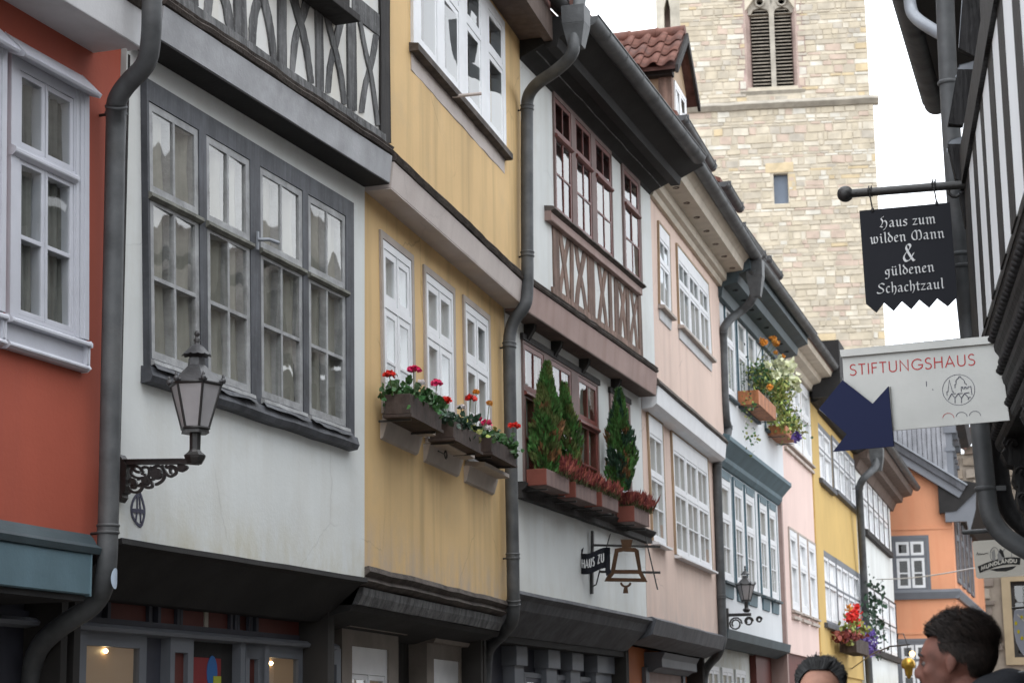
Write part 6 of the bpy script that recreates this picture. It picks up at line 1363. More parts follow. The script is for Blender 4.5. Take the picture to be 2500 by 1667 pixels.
for x, y in ((487,265),(1100,200)):
    c = Pz(x,y); b = MB()
    for o in (-.006,.006): b.tube([F.W(c[0]+o+.002*math.sin(t), .026*math.cos(t*.6), c[1]+.027*math.sin(t*.6)) for t in range(12)], .0035, 6)
    hk = Pz(x+26, y+180); b.tube([F.W(c[0],.02,c[1]-.02), F.W(hk[0],.006,hk[1])], .0038, 6); b.obj('hook', K['iron'], sg)
    b = MB(); b.ball(F.W(hk[0],.006,hk[1]), (.008,.006,.012), 8, 6); b.obj('rivet', K['iron'], sg)
# metal sign with the blue arrow
F = signface(2055, 872, 8.9, -9000); Qz = lambda *p: F.at(*q('Q',p)); RT = 1800
s2 = empty('hanging_sign', F.W(Qz(300,360)[0],0,Qz(320,1060)[1]), 'brushed steel sign with red capitals and a line drawing in a circle', 'hanging sign')
b = MB(); b.prism(F, [Qz(300,362),Qz(1800,226),Qz(1900,962),Qz(345,1100)], -.012, 0); b.obj('panel', K['steel'], s2)
b = MB(); b.prism(F, [Qz(290,300),Qz(1800,160),Qz(1806,226),Qz(296,364)], -.03, .02); b.obj('cap_rail', K['steel'], s2, bevel=.003)
b = MB(); b.prism(F, [Qz(370,297),Qz(1600,176),Qz(1600,164),Qz(370,286)], -.02, .01); b.obj('top_strip', K['soffit_dark'], s2)
a, c = Qz(374,536), Qz(1572,435); hgt = Qz(374,430)[1]-a[1]
caps(F, 'STIFTUNGSHAUS', a[0], c[0], a[1], c[1], hgt*.99, hgt*.105, .0006, .0016, 'letter', K['sign_red'], s2)
def line(pts, w_=.0028, m='sign_line', i=0, nm='emblem_line'):
    b = MB(); b.ribbon(F, [Qz(*p) for p in pts], w_, .0006, .0016+.0002*i); b.obj(nm, K[m], s2)
cc = [(1413+154*math.cos(t*math.pi/24), 672+146*math.sin(t*math.pi/24)) for t in range(49)]; line(cc, .002)
line([(1302,728),(1300,690),(1310,690),(1323,578),(1353,688),(1362,690),(1362,700)], i=1)
line([(1377,655),(1377,622),(1387,620),(1390,590)] + [(1425+42*math.cos(math.radians(a_)), 605-48*math.sin(math.radians(a_))) for a_ in (170,150,125,105)] + [(1414,556),(1414,546),(1432,546),(1432,556)] + [(1425+45*math.cos(math.radians(a_)), 605-46*math.sin(math.radians(a_))) for a_ in (75,50,25,5)] + [(1472,610),(1485,614),(1487,626)], i=2)
line([(1438,690),(1438,645),(1452,645),(1452,660),(1470,660),(1470,645),(1484,645),(1484,660),(1502,658),(1502,643),(1518,642),(1530,640),(1540,718)], i=3)
line([(1313,768),(1345,710),(1388,708)], i=4); line([(1345,712),(1378,750),(1378,797)], i=5); line([(1378,750),(1408,708),(1450,706)], i=6); line([(1408,710),(1440,750),(1440,797)], i=7); line([(1440,750),(1470,706),(1515,698)], i=8); line([(1470,708),(1505,745),(1505,768)], i=9); line([(1505,745),(1530,742)], i=10)
for k_, (x, m_) in enumerate(((1315,'sign_red'),(1441,'sign_line'),(1569,'sign_line'))):
    y = 940-10*k_; line([(x+53*math.cos(math.radians(a_)), y-45*math.sin(math.radians(a_))) for a_ in range(180,-1,-15)], .0022, m_, nm='arch_line')
line([(1104,590),(1105,640)], .003); line([(1160,665),(1170,674)], .003)
s3 = MB(); s3.prism(F, [Qz(*p) for p in ((315,585),(602,810),(752,645),(805,1217),(222,1268),(355,1100),(88,860))], .012, .022); s3.cur = 0
ar = s3.obj('arrow_sign', [K['sign_blue']]); tag(ar, 'dark blue arrow pointing down right, fixed over the lower left corner of the steel sign', 'sign')
b = MB(); b.prism(F, [Qz(*p) for p in ((308,590),(600,818),(760,640),(800,1212),(228,1260),(362,1098),(84,864))], .002, .0115); b.obj('backing', K['steel'], ar)
b = MB(); b.prism(F, [Qz(1600,176),Qz(2400,100),Qz(2400,160),Qz(1600,226)], -.02, .0); b.obj('bracket', K['iron'], s2)
# white enamel sign
F = signface(2375, 1320, 21, -3000); hz = lambda *p: F.at(*q('h',p))
e3 = empty('hanging_sign', F.W(hz(60,90)[0],0,hz(100,475)[1]), 'white enamel sign with a black lettered ribbon under two figures in ovals', 'hanging sign')
b = MB(); b.prism(F, [hz(*p) for p in ((72,88),(250,75),(640,50),(700,440),(120,476),(100,462),(58,108))], -.02, 0); b.obj('board', K['enamel'], e3, bevel=.01)
def rib(u, v): # ribbon: u 0..1, v 0..1
    x = 128+ (560-128)*u; yb = 425 - 150*math.sin(min(1,u*1.0)*math.pi*.62)*.62 - 6; yt = yb-72
    return hz(x, yb+(yt-yb)*v)
b = MB(); N_ = 16; up_ = [rib(i/N_,1) for i in range(N_+1)]; lo_ = [rib(i/N_,0) for i in range(N_+1)]
b.ribbon(F, [((a_[0]+c_[0])/2,(a_[1]+c_[1])/2) for a_, c_ in zip(up_, lo_)], (up_[3][1]-lo_[3][1]), .002, .004); b.obj('ribbon', K['enamel_black'], e3)
caps(F, 'MUNDLANDU', 0, 1, 0, 0, 1, .012, .0045, .006, 'letter', K['enamel'], e3, gap=.16, follow=lambda u, y: rib(.06+u*.86, .22+y*.52))
def eline(pts, w_=.006, m='enamel_grey', nm='drawing', i=0): b = MB(); b.ribbon(F, [hz(*p) for p in pts], w_, .002, .0035+.0003*i); b.obj(nm, K[m], e3)
for k_, cx in enumerate((292,425)): eline([(cx+46*math.cos(t*.4189), 225+75*math.sin(t*.4189)) for t in range(16)], .008, i=k_)
b = MB(); b.prism(F, [hz(*p) for p in ((330,290),(322,230),(345,170),(372,180),(395,240),(385,290))], .002, .0042); b.prism(F, [hz(*p) for p in ((270,290),(262,200),(290,170),(300,240),(300,290))], .002, .0041); b.obj('figure', K['enamel_grey'], e3)
b = MB(); b.prism(F, [hz(*p) for p in ((340,200),(350,165),(380,185),(400,260),(372,250),(355,215))], .0042, .0055); b.obj('dark_hair', K['enamel_black'], e3)
eline([(105,232),(115,205),(125,228),(140,215),(150,226),(165,216),(180,224),(200,214),(228,216)], .006, 'enamel_black', 'script'); 
b = MB(); b.prism(F, [hz(*p) for p in ((240,382),(390,360),(520,345),(480,378),(410,400),(310,400))], .001, .0022); b.obj('plaque', K['enamel_black'], e3)
b = MB(); t0 = F.at(*q('S',(540,585))); t1 = F.at(*q('S',(760,570))); b.tube([F.W(t0[0],0,t0[1]), F.W(t1[0],0,t1[1])], .025, 10); b.obj('bar', K['zinc'], e3)
# shield sign
F = signface(2478, 1500, 20, -3000)
b = MB(); b.prism(F, [hz_ for hz_ in [F.at(*q('h',p)) for p in ((495,808),(700,790),(700,1290),(610,1290),(560,1235),(515,1140),(492,1020),(488,900))]], -.02, 0); sh_ = b.obj('board', K['shield_grey'])
tag(sh_, 'pale grey shield with yellow spots hanging low at the right edge', 'sign'); sh_.name = 'shield_sign'
for x, y in ((516,942),(542,1030),(578,1098),(574,880)):
    b = MB(); b.prism(F, [F.at(*q('h',(x+14*math.cos(t*.785), y+22*math.sin(t*.785)))) for t in range(8)], .001, .004); b.obj('yellow_spot', K['shield_yellow'], sh_)
b = MB(); b.ribbon(F, [F.at(*q('h',p)) for p in ((530,850),(600,920))], .01, .001, .004); b.obj('stripe', K['enamel'], sh_)
b = MB(); c0 = F.at(*q('h',(495,808))); b.tube([F.W(c0[0]-.02,0,c0[1]+.02), F.W(c0[0]+1.2,0,c0[1]+.05)], .012, 8); b.obj('bar', K['iron'], sh_)

# ============================================================ bell sign
F = FC[3]; wp = F.at(*q('K',(888,560)), .02); BF = F.side(wp[0]); Kz = lambda *p: BF.at(*q('K',p))
bs = empty('bell_sign', F.W(wp[0],0,wp[1]), 'brown cut-out bell hanging from two iron bars on the white wall', 'hanging sign')
b = MB(); b.prism(BF, [Kz(*p) for p in ((885,320),(905,320),(900,835),(876,838))], -.02, .02); b.obj('wall_plate', K['iron'], bs)
for p0, p1, w_, nn in (((900,437),(1452,450),.022,(-.012,.012)),((960,655),(1450,661),.022,(-.0125,.0125)),((1332,370),(1432,803),.012,(.013,.02)),((1045,345),(1010,470),.010,(.013,.02)),((960,640),(930,760),.012,(.013,.02)),((930,760),(890,780),.012,(.0135,.0205))):
    b = MB(); b.bar(BF, Kz(*p0), Kz(*p1), w_, *nn); b.obj('bar', K['iron'], bs)
for pts in ([(1120,1250)],): pass
b = MB()
outer = [(1085,468),(1130,458),(1250,460),(1278,480),(1302,650),(1330,700),(1350,740),(998,735),(1015,700),(1050,650)]
h1_ = [(1112,497),(1150,490),(1245,495),(1272,640),(1085,640)]; h2_ = [(1078,672),(1278,674),(1298,710),(1052,705)]
b.prism(BF, [Kz(*p) for p in outer], .0135, .028, [[Kz(*p) for p in h1_],[Kz(*p) for p in h2_]])
b.prism(BF, [Kz(*p) for p in ((1130,392),(1228,392),(1215,458),(1142,458))], .0135, .027); bell = b.obj('bell', K['rust'], bs); bell['kind'] = 'stuff'
b = MB(); cl = [(1172+38*math.cos(t*.4), 745+32*math.sin(t*.4)) for t in range(0,9)]; b.ribbon(BF, [Kz(*p) for p in cl], .02, .013, .026); b.obj('clapper', K['rust'], bs)
b = MB(); b.prism(BF, [Kz(*p) for p in ((1158,785),(1186,785),(1192,832),(1150,832))], .0135, .027); b.obj('clapper_tip', K['rust'], bs)
# wavy banner with letters
def wav(u, v):
    x = 800+ (1040-800)*u; yt = (505 + 12*math.sin(u*6)) - 45*u; yb = yt + 168
    nn0 = .30 + .05*math.sin(u*6.28); s, z = BF.at(*q('K',(x, yb + (yt-yb)*v)), nn0); return s, z, nn0
b = MB(); N_ = 14; vs = []
for i in range(N_+1):
    for v in (0,1):
        s, z, n_ = wav(i/N_, v)
        if i == N_: s -= .0
        vs += [BF.W(s, n_, z), BF.W(s, n_+.006, z)]
fs = []
for i in range(N_): a_ = 4*i; fs += [(a_,a_+4,a_+6,a_+2),(a_+1,a_+3,a_+7,a_+5),(a_,a_+1,a_+5,a_+4),(a_+2,a_+6,a_+7,a_+3)]
fs += [(0,2,3,1),(4*N_,4*N_+1,4*N_+3,4*N_+2)]
b.add(vs, fs); b.obj('banner', K['sign_black'], bs)
b = MB(); b.tube([BF.W(.05,.02,wp[1]), BF.W(.12,.3,wp[1])], .008, 6); b.obj('banner_rod', K['iron'], bs); b = MB(); b.prism(BF, [BF.at(*q('K',p),.3) for p in ((785,490),(822,455),(812,500),(800,672),(775,650))], .29, .30); b.obj('banner_tail', K['sign_black'], bs); b = MB(); b.prism(BF, [BF.at(*q('K',p),.3) for p in ((1000,640),(1020,520),(1042,500),(1025,580),(1050,660),(1010,690))], .30, .308); b.obj('banner_tail', K['sign_black'], bs)
txt = 'HAUS ZU'; W_ = sum(CAP[c][0]+.2 for c in txt); x = 0
for ch in txt:
    w_, st = CAP[ch]; b = MB()
    for i, pl in enumerate(st):
        P = []
        for px_, py_ in pl: s, z, n_ = wav(.04+.78*(x+px_)/W_, .3+py_*.42); P.append((s, z, n_))
        n_ = max(p[2] for p in P)+.008; b.ribbon(BF, [(p[0],p[1]) for p in P], .010, n_, n_+.003+.0003*i)
    if st: b.obj('letter', K['sign_letter'], bs)
    x += w_+.2

# ============================================================ flower boxes and plants
def trough(F, z_, a, b_, yt, yb, n0, n1, m, mend, label, group, lip=True, name='flower_box'):
    """a = near front corner x,y-mid, b_ = far front corner, in zoom pixels; yt,yb top and bottom at the near corner"""
    s0, zt = F.at(*q(z_,(a,yt)), n1); _, zb = F.at(*q(z_,(a,yb)), n1); s1, _ = F.at(*q(z_,(b_[0],b_[1])), n1)
    e = empty(name, F.W((s0+s1)/2, (n0+n1)/2, zb), label, 'flower box', group); t = .018
    B = MB(); B.box(F, s0+t, s1-t, n1-t, n1, zb, zt); B.obj('front_board', K[m], e, bevel=.004)
    B = MB(); B.box(F, s0+t, s1-t, n0, n0+t, zb, zt); B.obj('back_board', K[m], e)
    for sa_, sb_ in ((s0, s0+t),(s1-t, s1)): B = MB(); B.box(F, sa_, sb_, n0, n1, zb, zt); B.obj('end_board', K[mend], e, bevel=.004)
    B = MB(); B.box(F, s0+t, s1-t, n0+t, n1-t, zb, zb+.015); B.obj('bottom_board', K[m], e)
    B = MB(); B.box(F, s0+t, s1-t, n0+t, n1-t, zb+.016, zt-.03); B.obj('soil', K['soil'], e)
    if lip: B = MB(); B.box(F, s0-.01, s1+.01, n0-.01, n1+.012, zb-.022, zb-.002); B.obj('batten', K[m], e)
    B = MB()
    for s in (s0+.08, s1-.1): B.box(F, s, s+.02, -.01, n1-.02, zb-.035, zb-.023)
    tag(B.obj('bracket', K['iron'], e), kind='stuff')
    return s0, s1, zb, zt, e
def leafs(mb, c, n, spread, size, flat=.6, rnd=None):
    for _ in range(n):
        p = c + Vector((random.gauss(0,spread[0]), random.gauss(0,spread[1]), random.gauss(0,spread[2])))
        a = Vector((U(-1,1),U(-1,1),U(-.3,1))).normalized(); o = a.orthogonal().normalized(); o = Matrix.Rotation(U(0,6.28),3,a) @ o; w_ = a.cross(o); r = size*U(.6,1.25)
        P = [p + (o*math.cos(t)+w_*math.sin(t))*r*(1+.12*math.cos(t*3)) + a*(-.25*r if k_ % 2 else .0) for k_, t in enumerate([i*math.pi/3 for i in range(6)])]
        mb.add([p+a*r*-.15]+P, [(0,i+1,(i+1)%6+1) for i in range(6)])
def geranium(F, s, n, z, label, heads, nl=150, w_=.12, lm='leaf', z0=None, cat='geranium'):
    e = empty('geranium', F.W(s,n,z), label, cat, 'plants in the window boxes')
    b = MB(); leafs(b, F.W(s,n,z+.045), nl, (.055,w_*.75,.035), .026); tag(b.obj('foliage', K[lm], e), kind='stuff')
    st = MB()
    for (ds, dn, dz, mt, r) in heads:
        c = F.W(s+ds, n+dn, z+dz); st.tube([F.W(s+ds*.4,n+dn*.5,z), F.W(s+ds*.9,n+dn*.9,z+dz*.6), c], .0035, 5)
        fl = MB(); k_ = 46
        for i in range(k_):
            d = Vector((random.gauss(0,1),random.gauss(0,1),random.gauss(0,1))).normalized(); d.z = abs(d.z)*.8 - .1
            leafs(fl, c + Vector((d.x*r, d.y*r, d.z*r*.8)), 2, (.004,.004,.004), .013)
        fl.obj('flower_head', K[mt], e)
    if st.v: tag(st.obj('stem', K['stem'], e), kind='stuff')
    return e
G1 = 'wooden flower boxes on the yellow house'
random.seed(3); F = FC[2]
s0,s1,zb,zt,_ = trough(F,'H',272,(444,1170),1030,1140,.07,.25,'box_wood','box_wood','dark wooden flower box nearest of the three on the yellow house',G1)
A_ = lambda x, y, n_: F.at(*q('H',(x,y)), n_)
def gh(s, z, x, y, n_, mt, r): a_ = A_(x,y,n_); return (a_[0]-s, n_-.15, a_[1]-z, mt, r)
s = s0+.12; geranium(F, s, .15, zt-.02, 'leafy geranium with one scarlet head, at the near end of the nearest box', [gh(s,zt-.02,158,930,.13,'petal_red',.034)], 130)
s = s0+(s1-s0)*.5; geranium(F, s, .17, zt-.02, 'geranium with a tall magenta head and a few pale pink blooms in the nearest box', [gh(s,zt-.02,277,904,.16,'petal_pink',.036), gh(s,zt-.02,318,975,.2,'petal_white',.016)], 130)
s = s1-.16; geranium(F, s, .17, zt-.02, 'geranium with a crimson head over the far end of the nearest box', [gh(s,zt-.02,404,978,.18,'petal_pink',.034)], 150)
s0,s1,zb,zt,_ = trough(F,'H',508,(660,1290),1175,1270,.07,.25,'box_wood','box_wood','dark wooden flower box in the middle of the three on the yellow house',G1)
s = s0+.1; geranium(F, s, .15, zt-.02, 'dark-leaved geranium with one scarlet head in the middle box', [gh(s,zt-.02,467,1070,.15,'petal_red',.038)], 130, lm='leaf_dark')
s = s0+(s1-s0)*.55; geranium(F, s, .17, zt-.02, 'geranium with faded red head and white blooms in the middle box', [gh(s,zt-.02,590,1060,.17,'petal_red',.036), gh(s,zt-.02,538,1108,.22,'petal_white',.018), gh(s,zt-.02,628,1170,.2,'petal_pink',.024)], 150, lm='leaf_dark')
s = s1-.06; geranium(F, s, .17, zt-.02, 'leggy yellow-green plant at the far end of the middle box', [gh(s,zt-.02,692,1085,.2,'petal_orange',.014), gh(s,zt-.02,620,1025,.18,'petal_orange',.014)], 50, lm='leaf_lime', cat='plant')
s0,s1,zb,zt,_ = trough(F,'H',715,(850,1385),1272,1350,.07,.25,'box_wood','box_wood','dark wooden flower box farthest of the three, beside the downpipe',G1)
s = s0+.14; geranium(F, s, .16, zt-.02, 'geranium with pink and white blooms in the farthest box', [gh(s,zt-.02,682,1195,.17,'petal_pink',.034), gh(s,zt-.02,690,1222,.2,'petal_white',.018)], 140)
s = s1-.18; geranium(F, s, .18, zt-.02, 'geranium with a scarlet head next to the downpipe', [gh(s,zt-.02,818,1212,.2,'petal_red',.044)], 170)
# thuja and heather on the brown-timbered house
F = FC[3]; G2 = 'rose brown planters on the brown-timbered house'
Bx = []
for a_, b_, yt, yb, lab in ((355,(535,1345),1200,1325,'rose brown planter nearest, under the two tall conifers'),(580,(745,1420),1300,1420,'rose brown planter second from the near end'),(780,(910,1490),1380,1490,'rose brown planter third from the near end')):
    Bx.append(trough(F,'J',a_,b_,yt,yb,.10,.28,'box_rose','box_end',lab,G2,False))
Bx.append(trough(F,'K',1235,(1360,218),112,240,.10,.28,'box_rose','box_end','rose brown planter farthest, above the bell sign',G2,False))
def conifer(F, tipz, tip, base, rad, label, mats, seed, n=2600):
    random.seed(seed); n_ = .19; s_, zt = F.at(*q(tipz,tip), n_); sb, zb = F.at(*q(tipz,base), n_); zb -= .05; H_ = zt-zb
    e = empty('conifer', F.W(sb, n_, zb), label, 'conifer', 'small conifers in the planters')
    b = MB(); b.tube([F.W(sb,n_,zb), F.W((s_+sb)/2,n_,(zt+zb)/2), F.W(s_,n_,zt-.05)], [.014,.010,.004], 6); b.obj('trunk', K['trunk'], e)
    mbs = [MB() for _ in mats]
    for i in range(n):
        v = R()**.85; env = rad*(min(1, (1-v)*1.75+.04))**.8*(1 - .35*max(0,.22-v)/.22)
        a = U(0,6.283); lump = 1 + .22*math.sin(a*3+v*11+seed) + .15*math.sin(a*5-v*19)
        rr = env*lump*(.55+.45*math.sqrt(R())); c = F.W(sb+(s_-sb)*v, n_, zb+H_*v) + Vector((math.cos(a)*rr, math.sin(a)*rr, 0))
        d = Vector((math.cos(a)*.5+U(-.3,.3), math.sin(a)*.5+U(-.3,.3), 1.0+U(-.2,.3))).normalized(); sd_ = d.orthogonal().normalized(); sd_ = Matrix.Rotation(U(0,6.28),3,d) @ sd_
        l = U(.025,.055); w_ = l*.28
        k_ = 0 if noise.noise(Vector((math.cos(a)*1.3, math.sin(a)*1.3, v*5+seed))) > -.12 else 1
        if len(mats) > 2 and noise.noise(Vector((a, v*9, seed+4))) > .33 and v < .6: k_ = 2
        mbs[k_].add([c-d*l*.4, c+sd_*w_, c+d*l, c-sd_*w_], [(0,1,2,3)])
    for k_, (mb_, mt) in enumerate(zip(mbs, mats)):
        if mb_.v: tag(mb_.obj('crown', K[mt], e), kind='stuff')
    return e
conifer(F,'J',(362,402),(352,1200),.125,'tall cone-shaped conifer, nearest, olive green and sparse at the side',['thuja','thuja_olive','thuja_brown'],1,5200)
conifer(F,'J',(490,562),(552,1250),.105,'narrow conifer close behind the nearest one',['thuja','thuja_olive','thuja_brown'],2,3200)
conifer(F,'J',(910,603),(930,1330),.135,'dark green conifer standing alone in front of the fourth window',['thuja','leaf_dark','thuja_brown'],3,5200)
def heather(F, s0, s1, z, label, seed, n=900, h=.13, zz=None, mats=('heather','heather_green'), cat='heather', nm='heather'):
    random.seed(seed); e = empty(nm, F.W((s0+s1)/2,.19,z), label, cat, 'plants in the window boxes'); A = [MB() for _ in mats]
    for _ in range(n):
        s = U(s0,s1); n_ = random.gauss(.20,.05); hh = h*U(.4,1.25)*(.7+.5*noise.noise(Vector((s*6,1,seed))))
        d = Vector((U(-.45,.45)+(.15 if n_>.2 else -.1), U(-.45,.45), 1)).normalized(); p = F.W(s,n_,z-.02); o = d.orthogonal().normalized(); o = Matrix.Rotation(U(0,6.28),3,d)@o
        k_ = 0
        A[1].add([p-o*.002,p+o*.002,p+d*hh*.7+o*.004,p+d*hh*.7-o*.004],[(0,1,2,3)])
        for j in range(3):
            o2 = Matrix.Rotation(j*2.1,3,d)@o; A[k_].add([p+d*hh*.45,p+d*hh*.7+o2*.011,p+d*hh*1.1,p+d*hh*.7-o2*.011],[(0,1,2,3)])
    for a_, mt, pn in zip(A, mats, ('bloom','foliage')): tag(a_.obj(pn, K[mt], e), kind='stuff')
heather(F, Bx[0][0]+.5*(Bx[0][1]-Bx[0][0]), Bx[0][1], Bx[0][3], 'reddish heather tuft between the two near conifers', 5, 900, .20)
heather(F, Bx[1][0], Bx[1][1], Bx[1][3], 'dark red heather filling the second planter', 6, 1600, .20)
heather(F, Bx[2][0], Bx[2][1], Bx[2][3], 'dark red heather in the third planter at the foot of the lone conifer', 7, 1300, .19)
heather(F, Bx[3][0], Bx[3][1]+.1, Bx[3][3], 'bright red-brown heather in the farthest planter above the bell sign', 8, 1700, .21)
# orange planters
F = FC[5]; G3 = 'orange wooden planters on the teal-trimmed house'
o1 = trough(F,'g',372,(600,985),685,860,.12,.42,'box_orange','box_orange','large orange wooden planter with overflowing yellow-green plants',G3,False)
o2 = trough(F,'g',715,(842,1320),1125,1240,.12,.40,'box_orange','box_orange','small orange wooden planter behind the large one',G3,False)
def bush(F, pts, label, seed, dots, nm='planter_shrub', cat='plant', mats=('leaf_lime','leaf'), size=.03, n=900, nn=.3, spread=(.09,.14,.1)):
    random.seed(seed); c0 = F.at(*q('g',pts[0]) if len(pts[0]) == 2 else (0,0), nn); e = empty(nm, F.W(c0[0],nn,c0[1]), label, cat, 'plants in the window boxes')
    A = [MB() for _ in mats]
    for k_, p in enumerate(pts):
        s, z = F.at(*q('g',p), nn)
        for _ in range(4):
            j = random.randrange(len(mats)); leafs(A[j], F.W(s+U(-.1,.1),nn+U(-.06,.1),z+U(-.05,.05)), n//len(pts)//4, spread, size)
    for a_, mt in zip(A, mats): tag(a_.obj('foliage', K[mt], e), kind='stuff')
    st = MB()
    for x, y, mt, r in dots:
        s, z = F.at(*q('g',(x,y)), nn+.18); c = F.W(s,nn+.18,z); s2_, z2_ = F.at(*q('g',pts[0]), nn); st.tube([F.W(s2_,nn,z2_-.15), F.W((s+s2_)/2,nn,(z+z2_)/2+.02), c], .005, 5)
        fl = MB(); leafs(fl, c, 70, (r*.36,r*.36,r*.33), r*.3); fl.obj('flower_head', K[mt], e)
    tag(st.obj('stem', K['stem'], e), kind='stuff')
bush(F, [(400,620),(470,560),(560,600),(620,680),(380,500),(520,480),(640,560),(600,800),(660,820)], 'yellow-green shrub with orange heads and cream hydrangea balls in the large orange planter', 12,
     [(440,80,'petal_orange',.07),(560,35,'petal_orange',.06),(605,95,'petal_orange',.06),(597,212,'petal_orange',.04),(685,265,'petal_orange',.04),(520,650,'petal_orange',.06),
      (645,345,'petal_cream',.12),(738,410,'petal_cream',.17),(800,600,'petal_cream',.18),(600,500,'petal_cream',.09),(500,370,'petal_cream',.07)], n=1500, size=.026, spread=(.07,.16,.09), mats=('leaf_lime','leaf_lime','leaf'))
bush(F, [(270,460),(200,440),(230,560)], 'thin blue-grey twigs at the near end of the large orange planter', 13, [], n=90, size=.016, mats=('leaf_dark','leaf_dark'), spread=(.03,.05,.12))
bush(F, [(720,1050),(780,1130),(840,1180),(650,1080)], 'straggly green plant in the small orange planter', 14, [(865,1275,'petal_violet',.09)], n=700, size=.025, nn=.34)
bush(F, [(240,840),(230,900),(240,1100),(290,1290),(260,1360)], 'trailing tendrils hanging below the large orange planter', 15, [], n=90, size=.02, nn=.3, spread=(.03,.06,.06))
# far dark planter
F = FC[7]
o3 = None
def trough_px(F, x0, x1, yt, yb, n0, n1, m, label):
    s0, zt = F.at(x0, yt, n1); _, zb = F.at(x0, yb, n1); s1, _ = F.at(x1, (yt+yb)/2+8, n1); e = empty('flower_box', F.W(s0,n0,zb), label, 'flower box'); b = MB(); b.box(F, s0, s1, n1-.03, n1, zb, zt); b.obj('front_board', K[m], e); b = MB(); b.box(F, s0, s0+.03, n0, n1-.03, zb, zt); b.obj('end_board', K[m], e); b = MB(); b.box(F, s0+.03, s1, n0, n1-.03, zb, zt-.05); b.obj('soil', K['soil'], e); return s0, s1, zb, zt
o3 = trough_px(F, 2090, 2121, 1556, 1590, .1, .42, 'box_wood', 'dark flower box with red, violet and green plants on the gold house')
def bush_px(F, pts, label, seed, mt, n, size, spread, nn, dots=(), cat='plant'):
    random.seed(seed); s, z = F.at(*pts[0], nn); e = empty('planter_shrub', F.W(s,nn,z-.2), label, cat, 'plants in the window boxes'); A = MB()
    for p in pts: s, z = F.at(*p, nn); leafs(A, F.W(s,nn,z), n//len(pts), spread, size)
    tag(A.obj('foliage', K[mt], e), kind='stuff')
    for x, y, m2, r in dots:
        s, z = F.at(x, y, nn); b = MB(); leafs(b, F.W(s,nn,z), 50, (r*.45,r*.45,r*.45), r*.4); b.obj('flower_head', K[m2], e)
bush_px(F, [(2080,1535),(2095,1530),(2070,1545)], 'plant with bright red and orange blooms in the far dark flower box', 31, 'leaf_lime', 160, .045, (.1,.12,.1), .28, [(2075,1505,'petal_red',.10),(2091,1515,'petal_red',.09),(2072,1482,'petal_orange',.06),(2091,1480,'petal_red',.07),(2088,1496,'petal_red',.09)])
bush_px(F, [(2104,1545),(2115,1560),(2120,1580)], 'violet blooms spilling over the far end of the dark flower box', 32, 'petal_violet', 300, .04, (.08,.3,.10), .3)
bush_px(F, [(2066,1552),(2080,1552)], 'reddish brown low plant at the near end of the far dark flower box', 33, 'heather', 200, .05, (.1,.1,.05), .28)
bush_px(FC[8], [(2135,1440),(2130,1470),(2138,1500),(2130,1530),(2136,1560)], 'thin climbing shrub beside the farthest downpipe', 34, 'leaf_dark', 260, .045, (.12,.3,.2), .3)

# ============================================================ small things down the lane
pc_ = far(2218, 1628, 30); e = empty('hanging_acorn', pc_, 'gilded acorn on a long thin bracket in front of the lower orange house window', 'hanging sign')
b = MB(); b.lathe(pc_, [(.0,-.17),(.025,-.15),(.055,-.09),(.065,-.02),(.095,-.01),(.105,.04),(.09,.10),(.05,.135),(.0,.14)], 18); b.obj('acorn', K['brass'], e)
b = MB(); c_ = pc_+Vector((0,0,.13)); b.tube([c_, c_+Vector((0,0,.2))], .007, 6); b.tube([c_+Vector((0.03,0,.2)), c_+Vector((-.3,.5,.2)), c_+Vector((-.9,3.5,.2)), c_+Vector((-2.6,14,.2))], .012, 6)
b.tube([c_+Vector((-.0,0,.2)), c_+Vector((-.05,.02,.36)), c_+Vector((-.13,.02,.36)), c_+Vector((-.15,.02,.24))], .008, 6); b.obj('bracket', K['iron'], e)
pl_ = far(2227, 1595, 52.9); b = MB(); b.ball(pl_, .075, 12, 8); tag(b.obj('window_light', K['window_glow']), 'warm round lamp glowing in the lower window of the orange house', 'lamp')
c0, c1 = FC[8].W(.6,.3,FC[8].at(2100,1385,.3)[1]), far(2378, 1386, 34); b = MB(); b.tube([c0.lerp(c1, t/12) + Vector((0,0,-.05*math.sin(math.pi*t/12))) for t in range(13)], .012, 6); tag(b.obj('cable', K['fascia_white']), 'thin pale cable strung across the lane in front of the orange house', 'cable')
p0 = far(1490, 112, 29); b = MB(); b.tube([p0-Vector((0,0,1)), p0+Vector((0,0,.15))], .006, 6); tag(b.obj('roof_rod', K['zinc']), 'thin rod standing on the roof left of the tiled dormer', 'rod')

# ============================================================ people
def blob(parts, voxel, smooth_it=6):
    m = MB()
    for c, r, *rot in parts:
        M3 = Matrix.Rotation(rot[0], 3, rot[1]) if rot else None
        m.ball(c, r, 20, 14, M3)
    me = bpy.data.meshes.new('body'); me.from_pydata(m.v, [], m.f); o = bpy.data.objects.new('tmp', me); col.objects.link(o)
    r_ = o.modifiers.new('r', 'REMESH'); r_.mode = 'VOXEL'; r_.voxel_size = voxel
    s_ = o.modifiers.new('s', 'SMOOTH'); s_.factor = .5; s_.iterations = smooth_it
    dg = bpy.context.evaluated_depsgraph_get(); ev = o.evaluated_get(dg); me2 = bpy.data.meshes.new_from_object(ev); bpy.data.objects.remove(o)
    for p in me2.polygons: p.use_smooth = True
    return me2
def limb(a, b, r0, r1, k=9): return [(tuple(Vector(a).lerp(Vector(b), i/(k-1))), r0+(r1-r0)*i/(k-1)) for i in range(k)]
